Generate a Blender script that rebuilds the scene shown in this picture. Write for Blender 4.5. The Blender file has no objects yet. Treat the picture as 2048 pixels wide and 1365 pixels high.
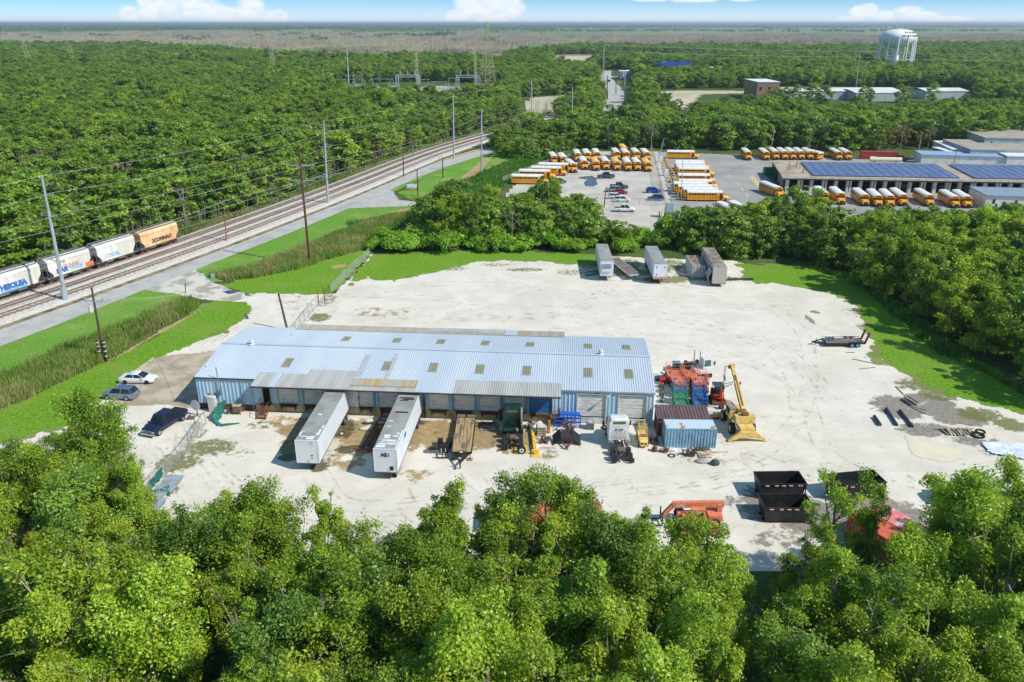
import bpy, bmesh, math, random
import numpy as np
from mathutils import Vector, Matrix
R = math.radians
random.seed(7); rng = np.random.default_rng(7)
S = bpy.context.scene; COL = S.collection

# ---------------------------------------------------------------- camera, sky, sun, exposure
F = 1560.0; CX, CY = 1024.0, 682.5; H = 47.0; T = math.atan(636 / F)
ST, CT = math.sin(T), math.cos(T)
cam = bpy.data.cameras.new('camera'); camo = bpy.data.objects.new('camera', cam); COL.objects.link(camo)
camo.location = (0, 0, H); camo.rotation_euler = (R(90) - T, 0, 0)
cam.sensor_width = 36; cam.lens = F / 2048 * 36; cam.clip_start = 1; cam.clip_end = 60000
S.camera = camo
S.view_settings.view_transform = 'Standard'; S.view_settings.look = 'None'
S.view_settings.exposure = 0.33; S.view_settings.gamma = 1
HAZE = 9.5e-5
SUN_EL, SUN_AZ = R(44), math.atan2(.887, -.461)
sl = bpy.data.lights.new('sun', 'SUN'); sl.energy = 3.9; sl.angle = R(.6); sl.color = (1, .945, .85)
so = bpy.data.objects.new('sun', sl); COL.objects.link(so)
sdir = Vector((math.sin(SUN_AZ) * math.cos(SUN_EL), math.cos(SUN_AZ) * math.cos(SUN_EL), math.sin(SUN_EL)))
so.rotation_euler = sdir.to_track_quat('Z', 'Y').to_euler()
W = bpy.data.worlds.new('World'); S.world = W; W.use_nodes = True
wn = W.node_tree; wn.nodes.clear()

def nd(nt, typ, ins=None, **props):
    n = nt.nodes.new(typ)
    for k, v in props.items(): setattr(n, k, v)
    for k, v in (ins or {}).items():
        if hasattr(v, 'is_output') or isinstance(v, bpy.types.NodeSocket): nt.links.new(v, n.inputs[k])
        else: n.inputs[k].default_value = v
    return n
def mth(nt, op, a, b=None, c=None, clamp=False):
    n = nt.nodes.new('ShaderNodeMath'); n.operation = op; n.use_clamp = clamp
    for i, v in enumerate((a, b, c)):
        if v is None: continue
        if isinstance(v, bpy.types.NodeSocket): nt.links.new(v, n.inputs[i])
        else: n.inputs[i].default_value = v
    return n.outputs[0]
def mixc(nt, fac, a, b, blend='MIX'):
    n = nt.nodes.new('ShaderNodeMix'); n.data_type = 'RGBA'; n.blend_type = blend
    for s, v in ((n.inputs[0], fac), (n.inputs[6], a), (n.inputs[7], b)):
        if isinstance(v, bpy.types.NodeSocket): nt.links.new(v, s)
        else: s.default_value = v if not isinstance(v, tuple) or len(v) == 4 else (*v, 1)
    return n.outputs[2]
def sstep(nt, x, lo, hi):
    n = nt.nodes.new('ShaderNodeMapRange'); n.interpolation_type = 'SMOOTHSTEP'
    nt.links.new(x, n.inputs[0]); n.inputs[1].default_value = lo; n.inputs[2].default_value = hi
    return n.outputs[0]
def noise(nt, vec, scale, detail=4, rough=.55, dist=0):
    n = nt.nodes.new('ShaderNodeTexNoise'); n.inputs['Scale'].default_value = scale
    n.inputs['Detail'].default_value = detail; n.inputs['Roughness'].default_value = rough
    n.inputs['Distortion'].default_value = dist
    if vec is not None: nt.links.new(vec, n.inputs['Vector'])
    return n.outputs[0]

sky = nd(wn, 'ShaderNodeTexSky'); sky.sky_type = 'NISHITA'; sky.sun_disc = False
sky.sun_elevation = SUN_EL; sky.sun_rotation = SUN_AZ; sky.altitude = 50
sky.air_density = 1.0; sky.dust_density = .15; sky.ozone_density = 3.0
tc = nd(wn, 'ShaderNodeTexCoord'); sp = nd(wn, 'ShaderNodeSeparateXYZ', {0: tc.outputs['Generated']})
up = nd(wn, 'ShaderNodeCombineXYZ', {0: sp.outputs[0], 1: sp.outputs[1], 2: mth(wn, 'ADD', mth(wn, 'MULTIPLY', mth(wn, 'ABSOLUTE', sp.outputs[2]), 1.5), .16)}); nrm_ = nd(wn, 'ShaderNodeVectorMath', {0: up.outputs[0]}, operation='NORMALIZE'); wn.links.new(nrm_.outputs[0], sky.inputs[0])
yy = mth(wn, 'MAXIMUM', sp.outputs[1], .001)
cu = mth(wn, 'DIVIDE', sp.outputs[0], yy); ct_ = mth(wn, 'DIVIDE', sp.outputs[2], yy)
cvec = nd(wn, 'ShaderNodeCombineXYZ', {0: cu, 1: mth(wn, 'MULTIPLY', ct_, 2.0)}).outputs[0]
n1 = noise(wn, cvec, 34, 7, .62); n2 = noise(wn, cvec, 9, 3, .5)
puffs = [(300, 20, 26, 34), (345, 2, 44, 40), (385, 8, 40, 34), (425, 22, 48, 26), (470, 30, 60, 20), (505, 18, 34, 26), (550, 32, 34, 16), (262, 28, 26, 22),
         (945, 16, 42, 30), (985, 4, 44, 30), (1020, 14, 36, 28), (985, 30, 66, 20), (915, 30, 30, 16),
         (1715, 28, 26, 20), (1735, 22, 24, 18), (1765, 32, 34, 14), (1812, 24, 34, 18), (1850, 33, 34, 13), (1690, 38, 26, 8), (1300, -6, 70, 12), (1480, -4, 40, 8), (1380, 0, 60, 8), (1900, 38, 50, 7)]
cm = None
for (px, py, rx, ry) in puffs:
    uc = (px - CX) / 1685; tc_ = (46 - py) / 1820
    a = mth(wn, 'MULTIPLY', mth(wn, 'SUBTRACT', cu, uc), 1685 / rx); b = mth(wn, 'MULTIPLY', mth(wn, 'SUBTRACT', ct_, tc_), 1820 / ry)
    d = mth(wn, 'SUBTRACT', 1, mth(wn, 'ADD', mth(wn, 'MULTIPLY', a, a), mth(wn, 'MULTIPLY', b, b)))
    cm = d if cm is None else mth(wn, 'MAXIMUM', cm, d)
cm = mth(wn, 'ADD', cm, mth(wn, 'MULTIPLY', mth(wn, 'SUBTRACT', n1, .5), 1.9))
cm = sstep(wn, cm, .02, .75)
gen = sstep(wn, mth(wn, 'ADD', n2, mth(wn, 'MULTIPLY', mth(wn, 'SUBTRACT', n1, .5), .3)), .62, .8)
gen = mth(wn, 'MULTIPLY', gen, sstep(wn, ct_, .05, .3))
cm = mth(wn, 'MAXIMUM', cm, gen)
shade = sstep(wn, noise(wn, cvec, 60, 5), .3, .62)
ccol = mixc(wn, shade, (4.4, 4.9, 5.5), (5.4, 5.5, 5.6))
skyc = mixc(wn, sstep(wn, mth(wn, 'ABSOLUTE', ct_), .03, -.004), mixc(wn, 1.0, sky.outputs[0], (.8, 1.0, .92), 'MULTIPLY'), (4.3, 5.0, 5.5))
fin = mixc(wn, mth(wn, 'MULTIPLY', cm, .86), skyc, ccol)
bg = nd(wn, 'ShaderNodeBackground', {0: fin, 1: .15})
nd(wn, 'ShaderNodeOutputWorld', {0: bg.outputs[0]})

# ---------------------------------------------------------------- pixels of the survey photograph -> points in the place
def G(x, y, z=0.0):
    u = (x - CX) / F; v = (y - CY) / F; w = (H - z) / (ST + v * CT)
    return Vector((u * w, w * (CT - v * ST), z))
def Q(X, Y, Z):
    d = Y * CT + (H - Z) * ST; up = -Y * ST + (H - Z) * CT
    return CX + F * X / d, CY + F * up / d
def zat(base, ytop):                 # height of something standing on base whose top reaches row ytop
    v = (ytop - CY) / F; return H - base.y / (CT - v * ST) * (ST + v * CT)

# ---------------------------------------------------------------- materials
def lin(c):
    return tuple(((x / 255) / 12.92 if x <= 10 else ((x / 255 + .055) / 1.055) ** 2.4) for x in c)
MATS = {}
def mat(name, c, c2=None, rough=.6, metal=0., scale=1.2, amt=1., lo=.4, hi=.65, bump=0., det=5, stretch=None, coord='Object'):
    if name in MATS: return MATS[name]
    m = bpy.data.materials.new(name); m.use_nodes = True; nt = m.node_tree; b = nt.nodes['Principled BSDF']
    c = lin(c); c2 = lin(c2) if c2 else tuple(x * .78 for x in c)
    t = nd(nt, 'ShaderNodeTexCoord').outputs[coord]
    if stretch: t = nd(nt, 'ShaderNodeMapping', {0: t, 3: stretch}).outputs[0]
    n = noise(nt, t, scale, det)
    f = mth(nt, 'MULTIPLY', sstep(nt, n, lo, hi), amt)
    nt.links.new(mixc(nt, f, c, c2), b.inputs['Base Color'])
    b.inputs['Roughness'].default_value = rough; b.inputs['Metallic'].default_value = metal
    if bump:
        bn = nd(nt, 'ShaderNodeBump', {'Strength': bump, 'Distance': .05, 'Height': noise(nt, t, scale * 4, 4)})
        nt.links.new(bn.outputs[0], b.inputs['Normal'])
    MATS[name] = m; return m

# ---------------------------------------------------------------- mesh helpers
class MB:
    def __init__(s): s.v = []; s.f = []; s.m = []; s.mats = []; s.M = None
    def mi(s, m):
        if m not in s.mats: s.mats.append(m)
        return s.mats.index(m)
    def add(s, vs, fs, m):
        b = len(s.v); i = s.mi(m)
        for v in vs:
            v = Vector(v)
            s.v.append(s.M @ v if s.M is not None else v)
        for f in fs: s.f.append([b + k for k in f]); s.m.append(i)
        return s
    def bx(s, x0, x1, y0, y1, z0, z1, m, tx=0, ty=0):
        vs = [(x0, y0, z0), (x1, y0, z0), (x1, y1, z0), (x0, y1, z0), (x0 + tx, y0 + ty, z1), (x1 - tx, y0 + ty, z1), (x1 - tx, y1 - ty, z1), (x0 + tx, y1 - ty, z1)]
        return s.add(vs, [(0, 3, 2, 1), (4, 5, 6, 7), (0, 1, 5, 4), (1, 2, 6, 5), (2, 3, 7, 6), (3, 0, 4, 7)], m)
    def box(s, c, d, m): return s.bx(c[0] - d[0] / 2, c[0] + d[0] / 2, c[1] - d[1] / 2, c[1] + d[1] / 2, c[2] - d[2] / 2, c[2] + d[2] / 2, m)
    def cyl(s, p0, p1, r0, r1=None, m=None, n=10, cap=True):
        r1 = r0 if r1 is None else r1; p0 = Vector(p0); p1 = Vector(p1); d = (p1 - p0).normalized()
        a = d.orthogonal().normalized(); b = d.cross(a); vs = []
        for k in range(n):
            t = 2 * math.pi * k / n; e = a * math.cos(t) + b * math.sin(t); vs += [p0 + e * r0, p1 + e * r1]
        fs = [(2 * k, 2 * ((k + 1) % n), 2 * ((k + 1) % n) + 1, 2 * k + 1) for k in range(n)]
        if cap: fs += [tuple(2 * k for k in range(n))[::-1], tuple(2 * k + 1 for k in range(n))]
        return s.add(vs, fs, m)
    def bar(s, p0, p1, w, h, m):
        p0 = Vector(p0); p1 = Vector(p1); d = (p1 - p0).normalized()
        up = Vector((0, 0, 1)) if abs(d.z) < .95 else Vector((0, 1, 0))
        a = d.cross(up).normalized() * w / 2; b = a.cross(d).normalized() * h / 2
        vs = [p0 - a - b, p0 + a - b, p0 + a + b, p0 - a + b, p1 - a - b, p1 + a - b, p1 + a + b, p1 - a + b]
        return s.add(vs, [(0, 1, 2, 3), (7, 6, 5, 4), (0, 4, 5, 1), (1, 5, 6, 2), (2, 6, 7, 3), (3, 7, 4, 0)], m)
    def prism(s, prof, y0, y1, m, ins=0):      # profile (x,z) extruded along y, top narrowed by ins
        n = len(prof); zs = [p[1] for p in prof]; z0, z1 = min(zs), max(zs)
        k = lambda z: ins * (z - z0) / (z1 - z0) if z1 > z0 else 0
        vs = [(x, y0 + k(z), z) for x, z in prof] + [(x, y1 - k(z), z) for x, z in prof]
        fs = [tuple(range(n)), tuple(range(2 * n - 1, n - 1, -1))] + [(i, n + i, n + (i + 1) % n, (i + 1) % n) for i in range(n)]
        return s.add(vs, fs, m)
    def prismx(s, prof, x0, x1, m):            # profile (y,z) extruded along x
        n = len(prof); vs = [(x0, y, z) for y, z in prof] + [(x1, y, z) for y, z in prof]
        fs = [tuple(range(n))[::-1], tuple(range(n, 2 * n))] + [(i, (i + 1) % n, n + (i + 1) % n, n + i) for i in range(n)]
        return s.add(vs, fs, m)
    def loft(s, rings, m):
        n = len(rings[0]); vs = [p for r in rings for p in r]; fs = []
        for j in range(len(rings) - 1):
            for i in range(n): fs.append((j * n + i, j * n + (i + 1) % n, (j + 1) * n + (i + 1) % n, (j + 1) * n + i))
        fs += [tuple(range(n))[::-1], tuple(range((len(rings) - 1) * n, len(rings) * n))]
        return s.add(vs, fs, m)
    def tube(s, pts, r, m, n=4, r1=None):
        for i in range(len(pts) - 1):
            a = r if r1 is None else r + (r1 - r) * i / (len(pts) - 1); b = r if r1 is None else r + (r1 - r) * (i + 1) / (len(pts) - 1)
            s.cyl(pts[i], pts[i + 1], a, b, m, n, cap=(n > 4))
        return s
    def build(s, name, parent=None, smooth=False, label=None, fix=True):
        me = bpy.data.meshes.new(name); me.from_pydata([tuple(v) for v in s.v], [], s.f)
        for m in s.mats: me.materials.append(m)
        me.polygons.foreach_set('material_index', s.m)
        if fix:
            bm = bmesh.new(); bm.from_mesh(me); bmesh.ops.recalc_face_normals(bm, faces=bm.faces); bm.to_mesh(me); bm.free()
        if smooth:
            me.polygons.foreach_set('use_smooth', [True] * len(me.polygons))
            try: me.set_sharp_from_angle(angle=R(40))
            except Exception: pass
        o = bpy.data.objects.new(name, me); COL.objects.link(o)
        if parent is not None: o.parent = parent
        if label: o['label'] = label
        return o
def npmesh(name, v, f, mats, mi=None, attrs=None, link=True):
    """v (n,3), f (k,3|4) numpy"""
    me = bpy.data.meshes.new(name); k = f.shape[1]
    me.vertices.add(len(v)); me.vertices.foreach_set('co', v.astype(np.float32).ravel())
    me.loops.add(f.size); me.loops.foreach_set('vertex_index', f.astype(np.int32).ravel())
    me.polygons.add(len(f)); me.polygons.foreach_set('loop_start', np.arange(0, f.size, k, dtype=np.int32))
    me.update(calc_edges=True)
    for m in mats: me.materials.append(m)
    if mi is not None: me.polygons.foreach_set('material_index', mi.astype(np.int32))
    for an, (dom, arr) in (attrs or {}).items():
        a = me.attributes.new(an, 'FLOAT', dom); a.data.foreach_set('value', arr.astype(np.float32))
    me.validate(); o = bpy.data.objects.new(name, me)
    if link: COL.objects.link(o)
    return o
def tag(o, label, cat, group=None):
    o['label'] = label; o['category'] = cat
    if group: o['group'] = group
    return o
def struct(o): o['kind'] = 'structure'; return o
def stuff(o, label, cat): o['kind'] = 'stuff'; o['label'] = label; o['category'] = cat; return o
def thing(name, label, cat, loc, rz=0., group=None):
    o = bpy.data.objects.new(name, None); COL.objects.link(o); o.empty_display_size = .3
    o.location = (loc[0], loc[1], loc[2] if len(loc) > 2 else 0); o.rotation_euler = (0, 0, rz)
    return tag(o, label, cat, group)
def dup(root, loc, rz, label, group=None, scale=None):
    r = root.copy(); COL.objects.link(r); r.location = (loc[0], loc[1], loc[2] if len(loc) > 2 else 0); r.rotation_euler = (0, 0, rz)
    r['label'] = label
    if group: r['group'] = group
    if scale is not None: r.scale = scale
    for ch in list(root.children):
        c = ch.copy(); COL.objects.link(c); c.parent = r
        for g in list(ch.children):
            d = g.copy(); COL.objects.link(d); d.parent = c
    return r
def text(name, body, size, m, parent, loc, rot, ext=.01, shear=0., bold=0.):
    cu_ = bpy.data.curves.new(name, 'FONT'); cu_.body = body; cu_.size = size; cu_.extrude = ext; cu_.align_x = 'CENTER'; cu_.align_y = 'CENTER'
    cu_.shear = shear; cu_.offset = bold; cu_.materials.append(m); cu_.resolution_u = 2
    t = bpy.data.objects.new(name, cu_); COL.objects.link(t)
    dg = bpy.context.evaluated_depsgraph_get(); me = bpy.data.meshes.new_from_object(t.evaluated_get(dg)); bpy.data.objects.remove(t)
    o = bpy.data.objects.new(name, me); COL.objects.link(o); o.parent = parent; o.location = loc; o.rotation_euler = rot
    return o
def rot2(v, a): return Vector((v[0] * math.cos(a) - v[1] * math.sin(a), v[0] * math.sin(a) + v[1] * math.cos(a), 0))
def ref(px, py, local, rz, z=0.):     # root location so that its local point stands at pixel (px,py)
    g = G(px, py, z); q = rot2(local, rz); return Vector((g.x - q.x, g.y - q.y, 0))
def ang(a, b): return math.atan2(b[1] - a[1], b[0] - a[0])
def nth(n): return ORD[n - 1] if n < 14 else '%d%s' % (n, 'th' if n % 100 in (11, 12, 13) else {1: 'st', 2: 'nd', 3: 'rd'}.get(n % 10, 'th'))
ORD = 'first second third fourth fifth sixth seventh eighth ninth tenth eleventh twelfth thirteenth'.split()

# numpy value noise and polygon tools
_lat = rng.random((256, 256))
def vnoise(x, y, s):
    x = np.asarray(x) / s + 100.3; y = np.asarray(y) / s + 57.7
    xi = np.floor(x).astype(int); yi = np.floor(y).astype(int); fx = x - xi; fy = y - yi
    fx = fx * fx * (3 - 2 * fx); fy = fy * fy * (3 - 2 * fy)
    L = lambda a, b: _lat[a % 256, b % 256]
    return (L(xi, yi) * (1 - fx) * (1 - fy) + L(xi + 1, yi) * fx * (1 - fy) + L(xi, yi + 1) * (1 - fx) * fy + L(xi + 1, yi + 1) * fx * fy)
def fnoise(x, y, s): return (vnoise(x, y, s) + .5 * vnoise(x, y, s / 2.1) + .25 * vnoise(x, y, s / 4.3) + .125 * vnoise(x, y, s / 8.7)) / 1.875
def psd(x, y, poly):                  # signed distance, positive inside
    x = np.asarray(x, float); y = np.asarray(y, float); d = np.full(x.shape, 1e18); ins = np.zeros(x.shape, bool); n = len(poly)
    for i in range(n):
        ax, ay = poly[i][0], poly[i][1]; bx_, by_ = poly[(i + 1) % n][0], poly[(i + 1) % n][1]
        ex, ey = bx_ - ax, by_ - ay; L = ex * ex + ey * ey + 1e-12
        t = np.clip(((x - ax) * ex + (y - ay) * ey) / L, 0, 1)
        d = np.minimum(d, (x - ax - t * ex) ** 2 + (y - ay - t * ey) ** 2)
        c = ((ay > y) != (by_ > y)) & (x < (bx_ - ax) * (y - ay) / (by_ - ay + 1e-12) + ax); ins ^= c
    d = np.sqrt(d); return np.where(ins, d, -d)
def poly(pts): return [G(*p) for p in pts]
def sheet(name, polys, cell, z, mats, rag=1.0, rs=2.5, attrs=None, holes=(), hrag=1.0):
    """flat sheet cut from a fine grid with a ragged outline"""
    allp = [p for q in polys for p in q]
    x0 = min(p[0] for p in allp); x1 = max(p[0] for p in allp); y0 = min(p[1] for p in allp); y1 = max(p[1] for p in allp)
    nx = int((x1 - x0) / cell) + 2; ny = int((y1 - y0) / cell) + 2
    gx, gy = np.meshgrid(x0 + np.arange(nx) * cell, y0 + np.arange(ny) * cell, indexing='ij')
    d = np.full(gx.shape, -1e9)
    for q in polys: d = np.maximum(d, psd(gx, gy, q))
    nz = (fnoise(gx, gy, rs) - .5) * 2
    e = d + nz * rag
    for q in holes: e = np.minimum(e, -psd(gx, gy, q) + nz * hrag)
    keep = (e[:-1, :-1] > 0) & (e[1:, 1:] > 0) & (e[1:, :-1] > 0) & (e[:-1, 1:] > 0)
    idx = np.arange(nx * ny).reshape(nx, ny)
    f = np.stack([idx[:-1, :-1][keep], idx[1:, :-1][keep], idx[1:, 1:][keep], idx[:-1, 1:][keep]], 1)
    v = np.stack([gx.ravel(), gy.ravel(), np.full(nx * ny, z)], 1)
    used, inv = np.unique(f, return_inverse=True); v = v[used]; f = inv.reshape(f.shape)
    at = {}
    for k, fn in (attrs or {}).items(): at[k] = ('POINT', fn(v[:, 0], v[:, 1]))
    o = npmesh(name, v, f, mats, attrs=at); return struct(o)
def blobs(lst):
    c = []
    for (px, py, rx, ry, a) in lst:
        g = G(px, py); ex = abs(G(px + rx, py).x - g.x); ey = abs(G(px, py - ry).y - G(px, py + ry).y) / 2; c.append((g.x, g.y, ex, ey, a))
    def fn(x, y):
        o = np.zeros(x.shape)
        for (cx, cy, ex, ey, a) in c: o = np.maximum(o, a * np.clip(1.25 - ((x - cx) / ex) ** 2 - ((y - cy) / ey) ** 2, 0, 1))
        return o
    return fn
# ---------------------------------------------------------------- ground and roads
def ground_mat():
    m = bpy.data.materials.new('ground_soil'); m.use_nodes = True; nt = m.node_tree; b = nt.nodes['Principled BSDF']
    g = nd(nt, 'ShaderNodeNewGeometry').outputs['Position']; s = nd(nt, 'ShaderNodeSeparateXYZ', {0: g})
    X, Y = s.outputs[0], s.outputs[1]
    sm = nd(nt, 'ShaderNodeMapping', {0: g, 3: (.35, 1, 1)}).outputs[0]
    nfine = noise(nt, g, 1.1, 5, .65); nmid = noise(nt, g, .09, 4); nbig = noise(nt, sm, .0045, 5, .6, .4); nbig2 = noise(nt, sm, .0016, 4, .55, .5)
    near = mixc(nt, sstep(nt, nfine, .35, .7), lin((62, 80, 40)), lin((88, 108, 52)))
    near = mixc(nt, mth(nt, 'MULTIPLY', sstep(nt, nmid, .5, .7), .5), near, lin((120, 118, 72)))
    marsh = mixc(nt, sstep(nt, nbig, .44, .52), lin((158, 144, 118)), lin((98, 128, 74)))
    marsh = mixc(nt, mth(nt, 'MULTIPLY', sstep(nt, nbig2, .5, .62), .75), marsh, lin((100, 138, 80)))
    marsh = mixc(nt, mth(nt, 'MULTIPLY', sstep(nt, noise(nt, sm, .02, 5), .55, .7), .5), marsh, lin((84, 90, 62)))
    far = sstep(nt, mth(nt, 'ADD', Y, mth(nt, 'MULTIPLY', nbig, 300)), 1150, 1500)
    c = mixc(nt, far, near, marsh)
    vf = sstep(nt, Y, 7500, 12000); c = mixc(nt, vf, c, lin((70, 95, 70)))
    nt.links.new(c, b.inputs['Base Color']); b.inputs['Roughness'].default_value = .95; b.inputs['Specular IOR Level'].default_value = .1
    return m
gb = MB(); gm = ground_mat(); E_ = 30000
gb.add([(-E_, -2000, 0), (E_, -2000, 0), (E_, 45000, 0), (-E_, 45000, 0)], [(0, 1, 2, 3)], gm)
struct(gb.build('ground', fix=False))

def masked(name, base, base2, layers, fine=(.8, 1.), bumpy=.1, rough=.9, streak=None):
    """gravel-like surface whose vertex masks say where weeds, dirt, wet stains or painted shade lie; noise breaks their edges"""
    m = bpy.data.materials.new(name); m.use_nodes = True; nt = m.node_tree; b = nt.nodes['Principled BSDF']
    g = nd(nt, 'ShaderNodeNewGeometry').outputs['Position']
    n1 = noise(nt, g, .16, 7, .62, 1.); n2 = noise(nt, g, 3.5, 4, .7); n3 = noise(nt, g, .06, 4, .6, 1.)
    c = mixc(nt, sstep(nt, n1, .35, .7), lin(base), lin(base2))
    c = mixc(nt, mth(nt, 'MULTIPLY', sstep(nt, n3, .45, .7), .3), c, lin(tuple(int(x * .88) for x in base2)))
    c = mixc(nt, mth(nt, 'MULTIPLY', sstep(nt, n2, .55, .75), .3), c, lin((150, 140, 120)))
    st = nd(nt, 'ShaderNodeMapping', {0: g, 2: (0, 0, R(streak if streak is not None else 25)), 3: (.12, 1.6, 1)}).outputs[0]
    c = mixc(nt, mth(nt, 'MULTIPLY', sstep(nt, noise(nt, st, .45, 5, .65, 1.2), .48, .8), .3), c, lin((184, 176, 158)))
    c = mixc(nt, mth(nt, 'MULTIPLY', sstep(nt, noise(nt, g, .9, 6, .75, .8), .52, .7), .28), c, lin((164, 156, 138)))
    c = mixc(nt, mth(nt, 'MULTIPLY', sstep(nt, noise(nt, g, 6., 3, .8), .6, .72), .35), c, lin((128, 118, 100)))
    for (an, col, col2, sc) in layers:
        a = nd(nt, 'ShaderNodeAttribute', attribute_name=an).outputs['Fac']
        nn = noise(nt, g, sc, 5, .7)
        f = sstep(nt, mth(nt, 'ADD', a, mth(nt, 'MULTIPLY', mth(nt, 'SUBTRACT', nn, .5), 1.7)), .48, .72)
        f = mth(nt, 'MULTIPLY', f, sstep(nt, a, .02, .2))
        c = mixc(nt, mth(nt, 'MULTIPLY', f, .88), c, mixc(nt, sstep(nt, noise(nt, g, sc * 2.3, 3), .4, .65), lin(col), lin(col2)))
    nt.links.new(c, b.inputs['Base Color']); b.inputs['Roughness'].default_value = rough; b.inputs['Specular IOR Level'].default_value = .15
    bn = nd(nt, 'ShaderNodeBump', {'Strength': bumpy, 'Distance': .08, 'Height': noise(nt, g, 5.5, 4, .8)}); nt.links.new(bn.outputs[0], b.inputs['Normal'])
    return m

weed = blobs([(1175, 528, 34, 14, .7), (1262, 528, 30, 14, .75), (1345, 530, 40, 16, .7), (1240, 548, 60, 8, .7), (1440, 560, 60, 8, .6), (800, 552, 50, 8, .7), (900, 538, 60, 6, .6), (355, 925, 60, 26, .8), (420, 895, 70, 22, .75), (330, 980, 40, 22, .7), (520, 850, 40, 16, .6), (480, 905, 50, 16, .5),  # weeds; blobs by the far trailers also paint in the shade behind them
              (650, 915, 40, 30, .55), (580, 895, 30, 24, .75), (1250, 545, 110, 10, .8), (1330, 560, 70, 9, .85), (1150, 545, 60, 9, .6), (1400, 556, 90, 8, .8), (1500, 556, 50, 8, .5),
              (1050, 540, 60, 5, .7), (990, 530, 50, 5, .6), (640, 635, 30, 12, .8), (655, 600, 26, 20, .6), (720, 540, 20, 24, .65), (830, 545, 26, 6, .7), (600, 645, 40, 8, .4), (430, 800, 60, 10, .2),
              (1730, 655, 30, 12, .6), (1760, 715, 40, 18, .55), (1840, 770, 70, 18, .75), (1880, 790, 60, 16, .8), (1960, 830, 60, 20, .8), (2020, 850, 40, 18, .9), (1700, 625, 26, 14, .5),
              (400, 870, 30, 20, .5), (390, 598, 60, 12, .85), (1350, 925, 40, 8, .4), (1880, 860, 40, 6, .4), (1110, 870, 20, 8, .3)])
dark = blobs([(1500, 720, 130, 40, .3), (1350, 640, 200, 26, .28), (1480, 900, 120, 30, .34), (1150, 960, 160, 24, .32), (700, 1010, 200, 40, .3), (1000, 600, 240, 24, .26), (450, 960, 90, 40, .34), (1640, 760, 60, 80, .3), (600, 620, 80, 30, .4), (1680, 950, 140, 40, .4), (1850, 960, 140, 40, .4), (1250, 538, 60, 12, .55), (1350, 540, 70, 12, .6), (1430, 548, 40, 10, .5), (1190, 540, 40, 10, .55), (1340, 780, 30, 40, .4), (1380, 905, 70, 18, .55), (600, 625, 40, 20, .4), (1795, 815, 60, 30, .95), (1860, 810, 70, 30, .95), (1920, 835, 70, 26, .95), (1850, 860, 70, 20, .85), (1950, 880, 60, 16, .8), (1990, 905, 50, 14, .6), (1560, 1010, 110, 50, .9),  # dark gravel, plus shade painted into the ground behind the far trailers
              (1640, 1040, 120, 50, .9), (1480, 1010, 50, 30, .6), (1720, 1000, 80, 50, .9), (1800, 1040, 90, 60, .8), (790, 1090, 70, 30, .8), (850, 1110, 60, 30, .7), (1560, 1080, 80, 30, .6), (1150, 540, 40, 20, .4),
              (1220, 870, 40, 10, .45), (1120, 900, 50, 16, .5), (1210, 905, 30, 10, .35), (1300, 890, 60, 12, .35), (1360, 545, 40, 8, .5), (1620, 640, 8, 14, .9), (1630, 625, 14, 5, .8)])
stain = blobs([(1400, 560, 260, 14, .35), (900, 640, 260, 20, .32), (1480, 840, 100, 50, .36), (900, 970, 260, 24, .34), (1560, 700, 120, 60, .3), (500, 1000, 120, 40, .3), (610, 860, 70, 34, .85), (720, 870, 60, 40, .9), (800, 870, 80, 40, .95), (880, 870, 60, 40, .95), (960, 870, 60, 36, .95), (1030, 880, 60, 36, .85), (700, 920, 50, 30, .7), (560, 845, 40, 20, .6), (1095, 905, 40, 26, .55),
               (560, 880, 60, 20, .4), (1300, 800, 60, 40, .3), (1440, 870, 40, 60, .35), (1440, 920, 120, 20, .45), (1560, 960, 120, 18, .35), (900, 615, 160, 16, .35), (760, 625, 90, 14, .55), (580, 600, 60, 20, .45),
               (1500, 850, 60, 30, .2), (1415, 803, 60, 9, .95), (1850, 950, 120, 16, .4), (830, 950, 50, 18, .6)])
wet = blobs([(640, 935, 30, 14, .8), (750, 880, 26, 40, .7), (690, 860, 30, 30, .75), (880, 860, 16, 30, .5), (820, 845, 50, 10, .7), (950, 850, 60, 10, .6), (1000, 890, 30, 20, .5), (580, 915, 30, 12, .8),
              (700, 900, 40, 12, .8), (1180, 545, 26, 8, .5), (1260, 545, 20, 10, .6)])
gravel = masked('crushed_shell_gravel', (222, 216, 203), (209, 202, 188),
                [('stain', (158, 130, 76), (128, 112, 76), .6), ('wet', (84, 76, 56), (66, 62, 40), .7), ('dark', (132, 126, 118), (108, 102, 92), .8), ('weed', (94, 104, 50), (122, 118, 72), 1.3)])
YP = poly([(287, 583), (340, 560), (397, 542), (430, 566), (480, 583), (560, 586), (668, 586), (700, 555), (740, 508), (1000, 506), (1200, 512), (1470, 522), (1540, 545), (1700, 560), (1800, 640), (1860, 700), (2048, 800), (2200, 930), (2250, 1060), (1900, 1100), (1650, 1150), (1450, 1150), (1200, 1100), (870, 1120), (760, 1130), (650, 1110), (250, 1110), (-250, 1060), (-300, 930), (0, 850), (150, 800), (240, 745), (330, 680), (440, 655), (480, 640), (490, 615), (420, 600), (350, 592)])
sheet('gravel_yard', [YP], .5, .01, [gravel], rag=.6, attrs={'weed': weed, 'dark': dark, 'stain': stain, 'wet': wet})

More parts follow.
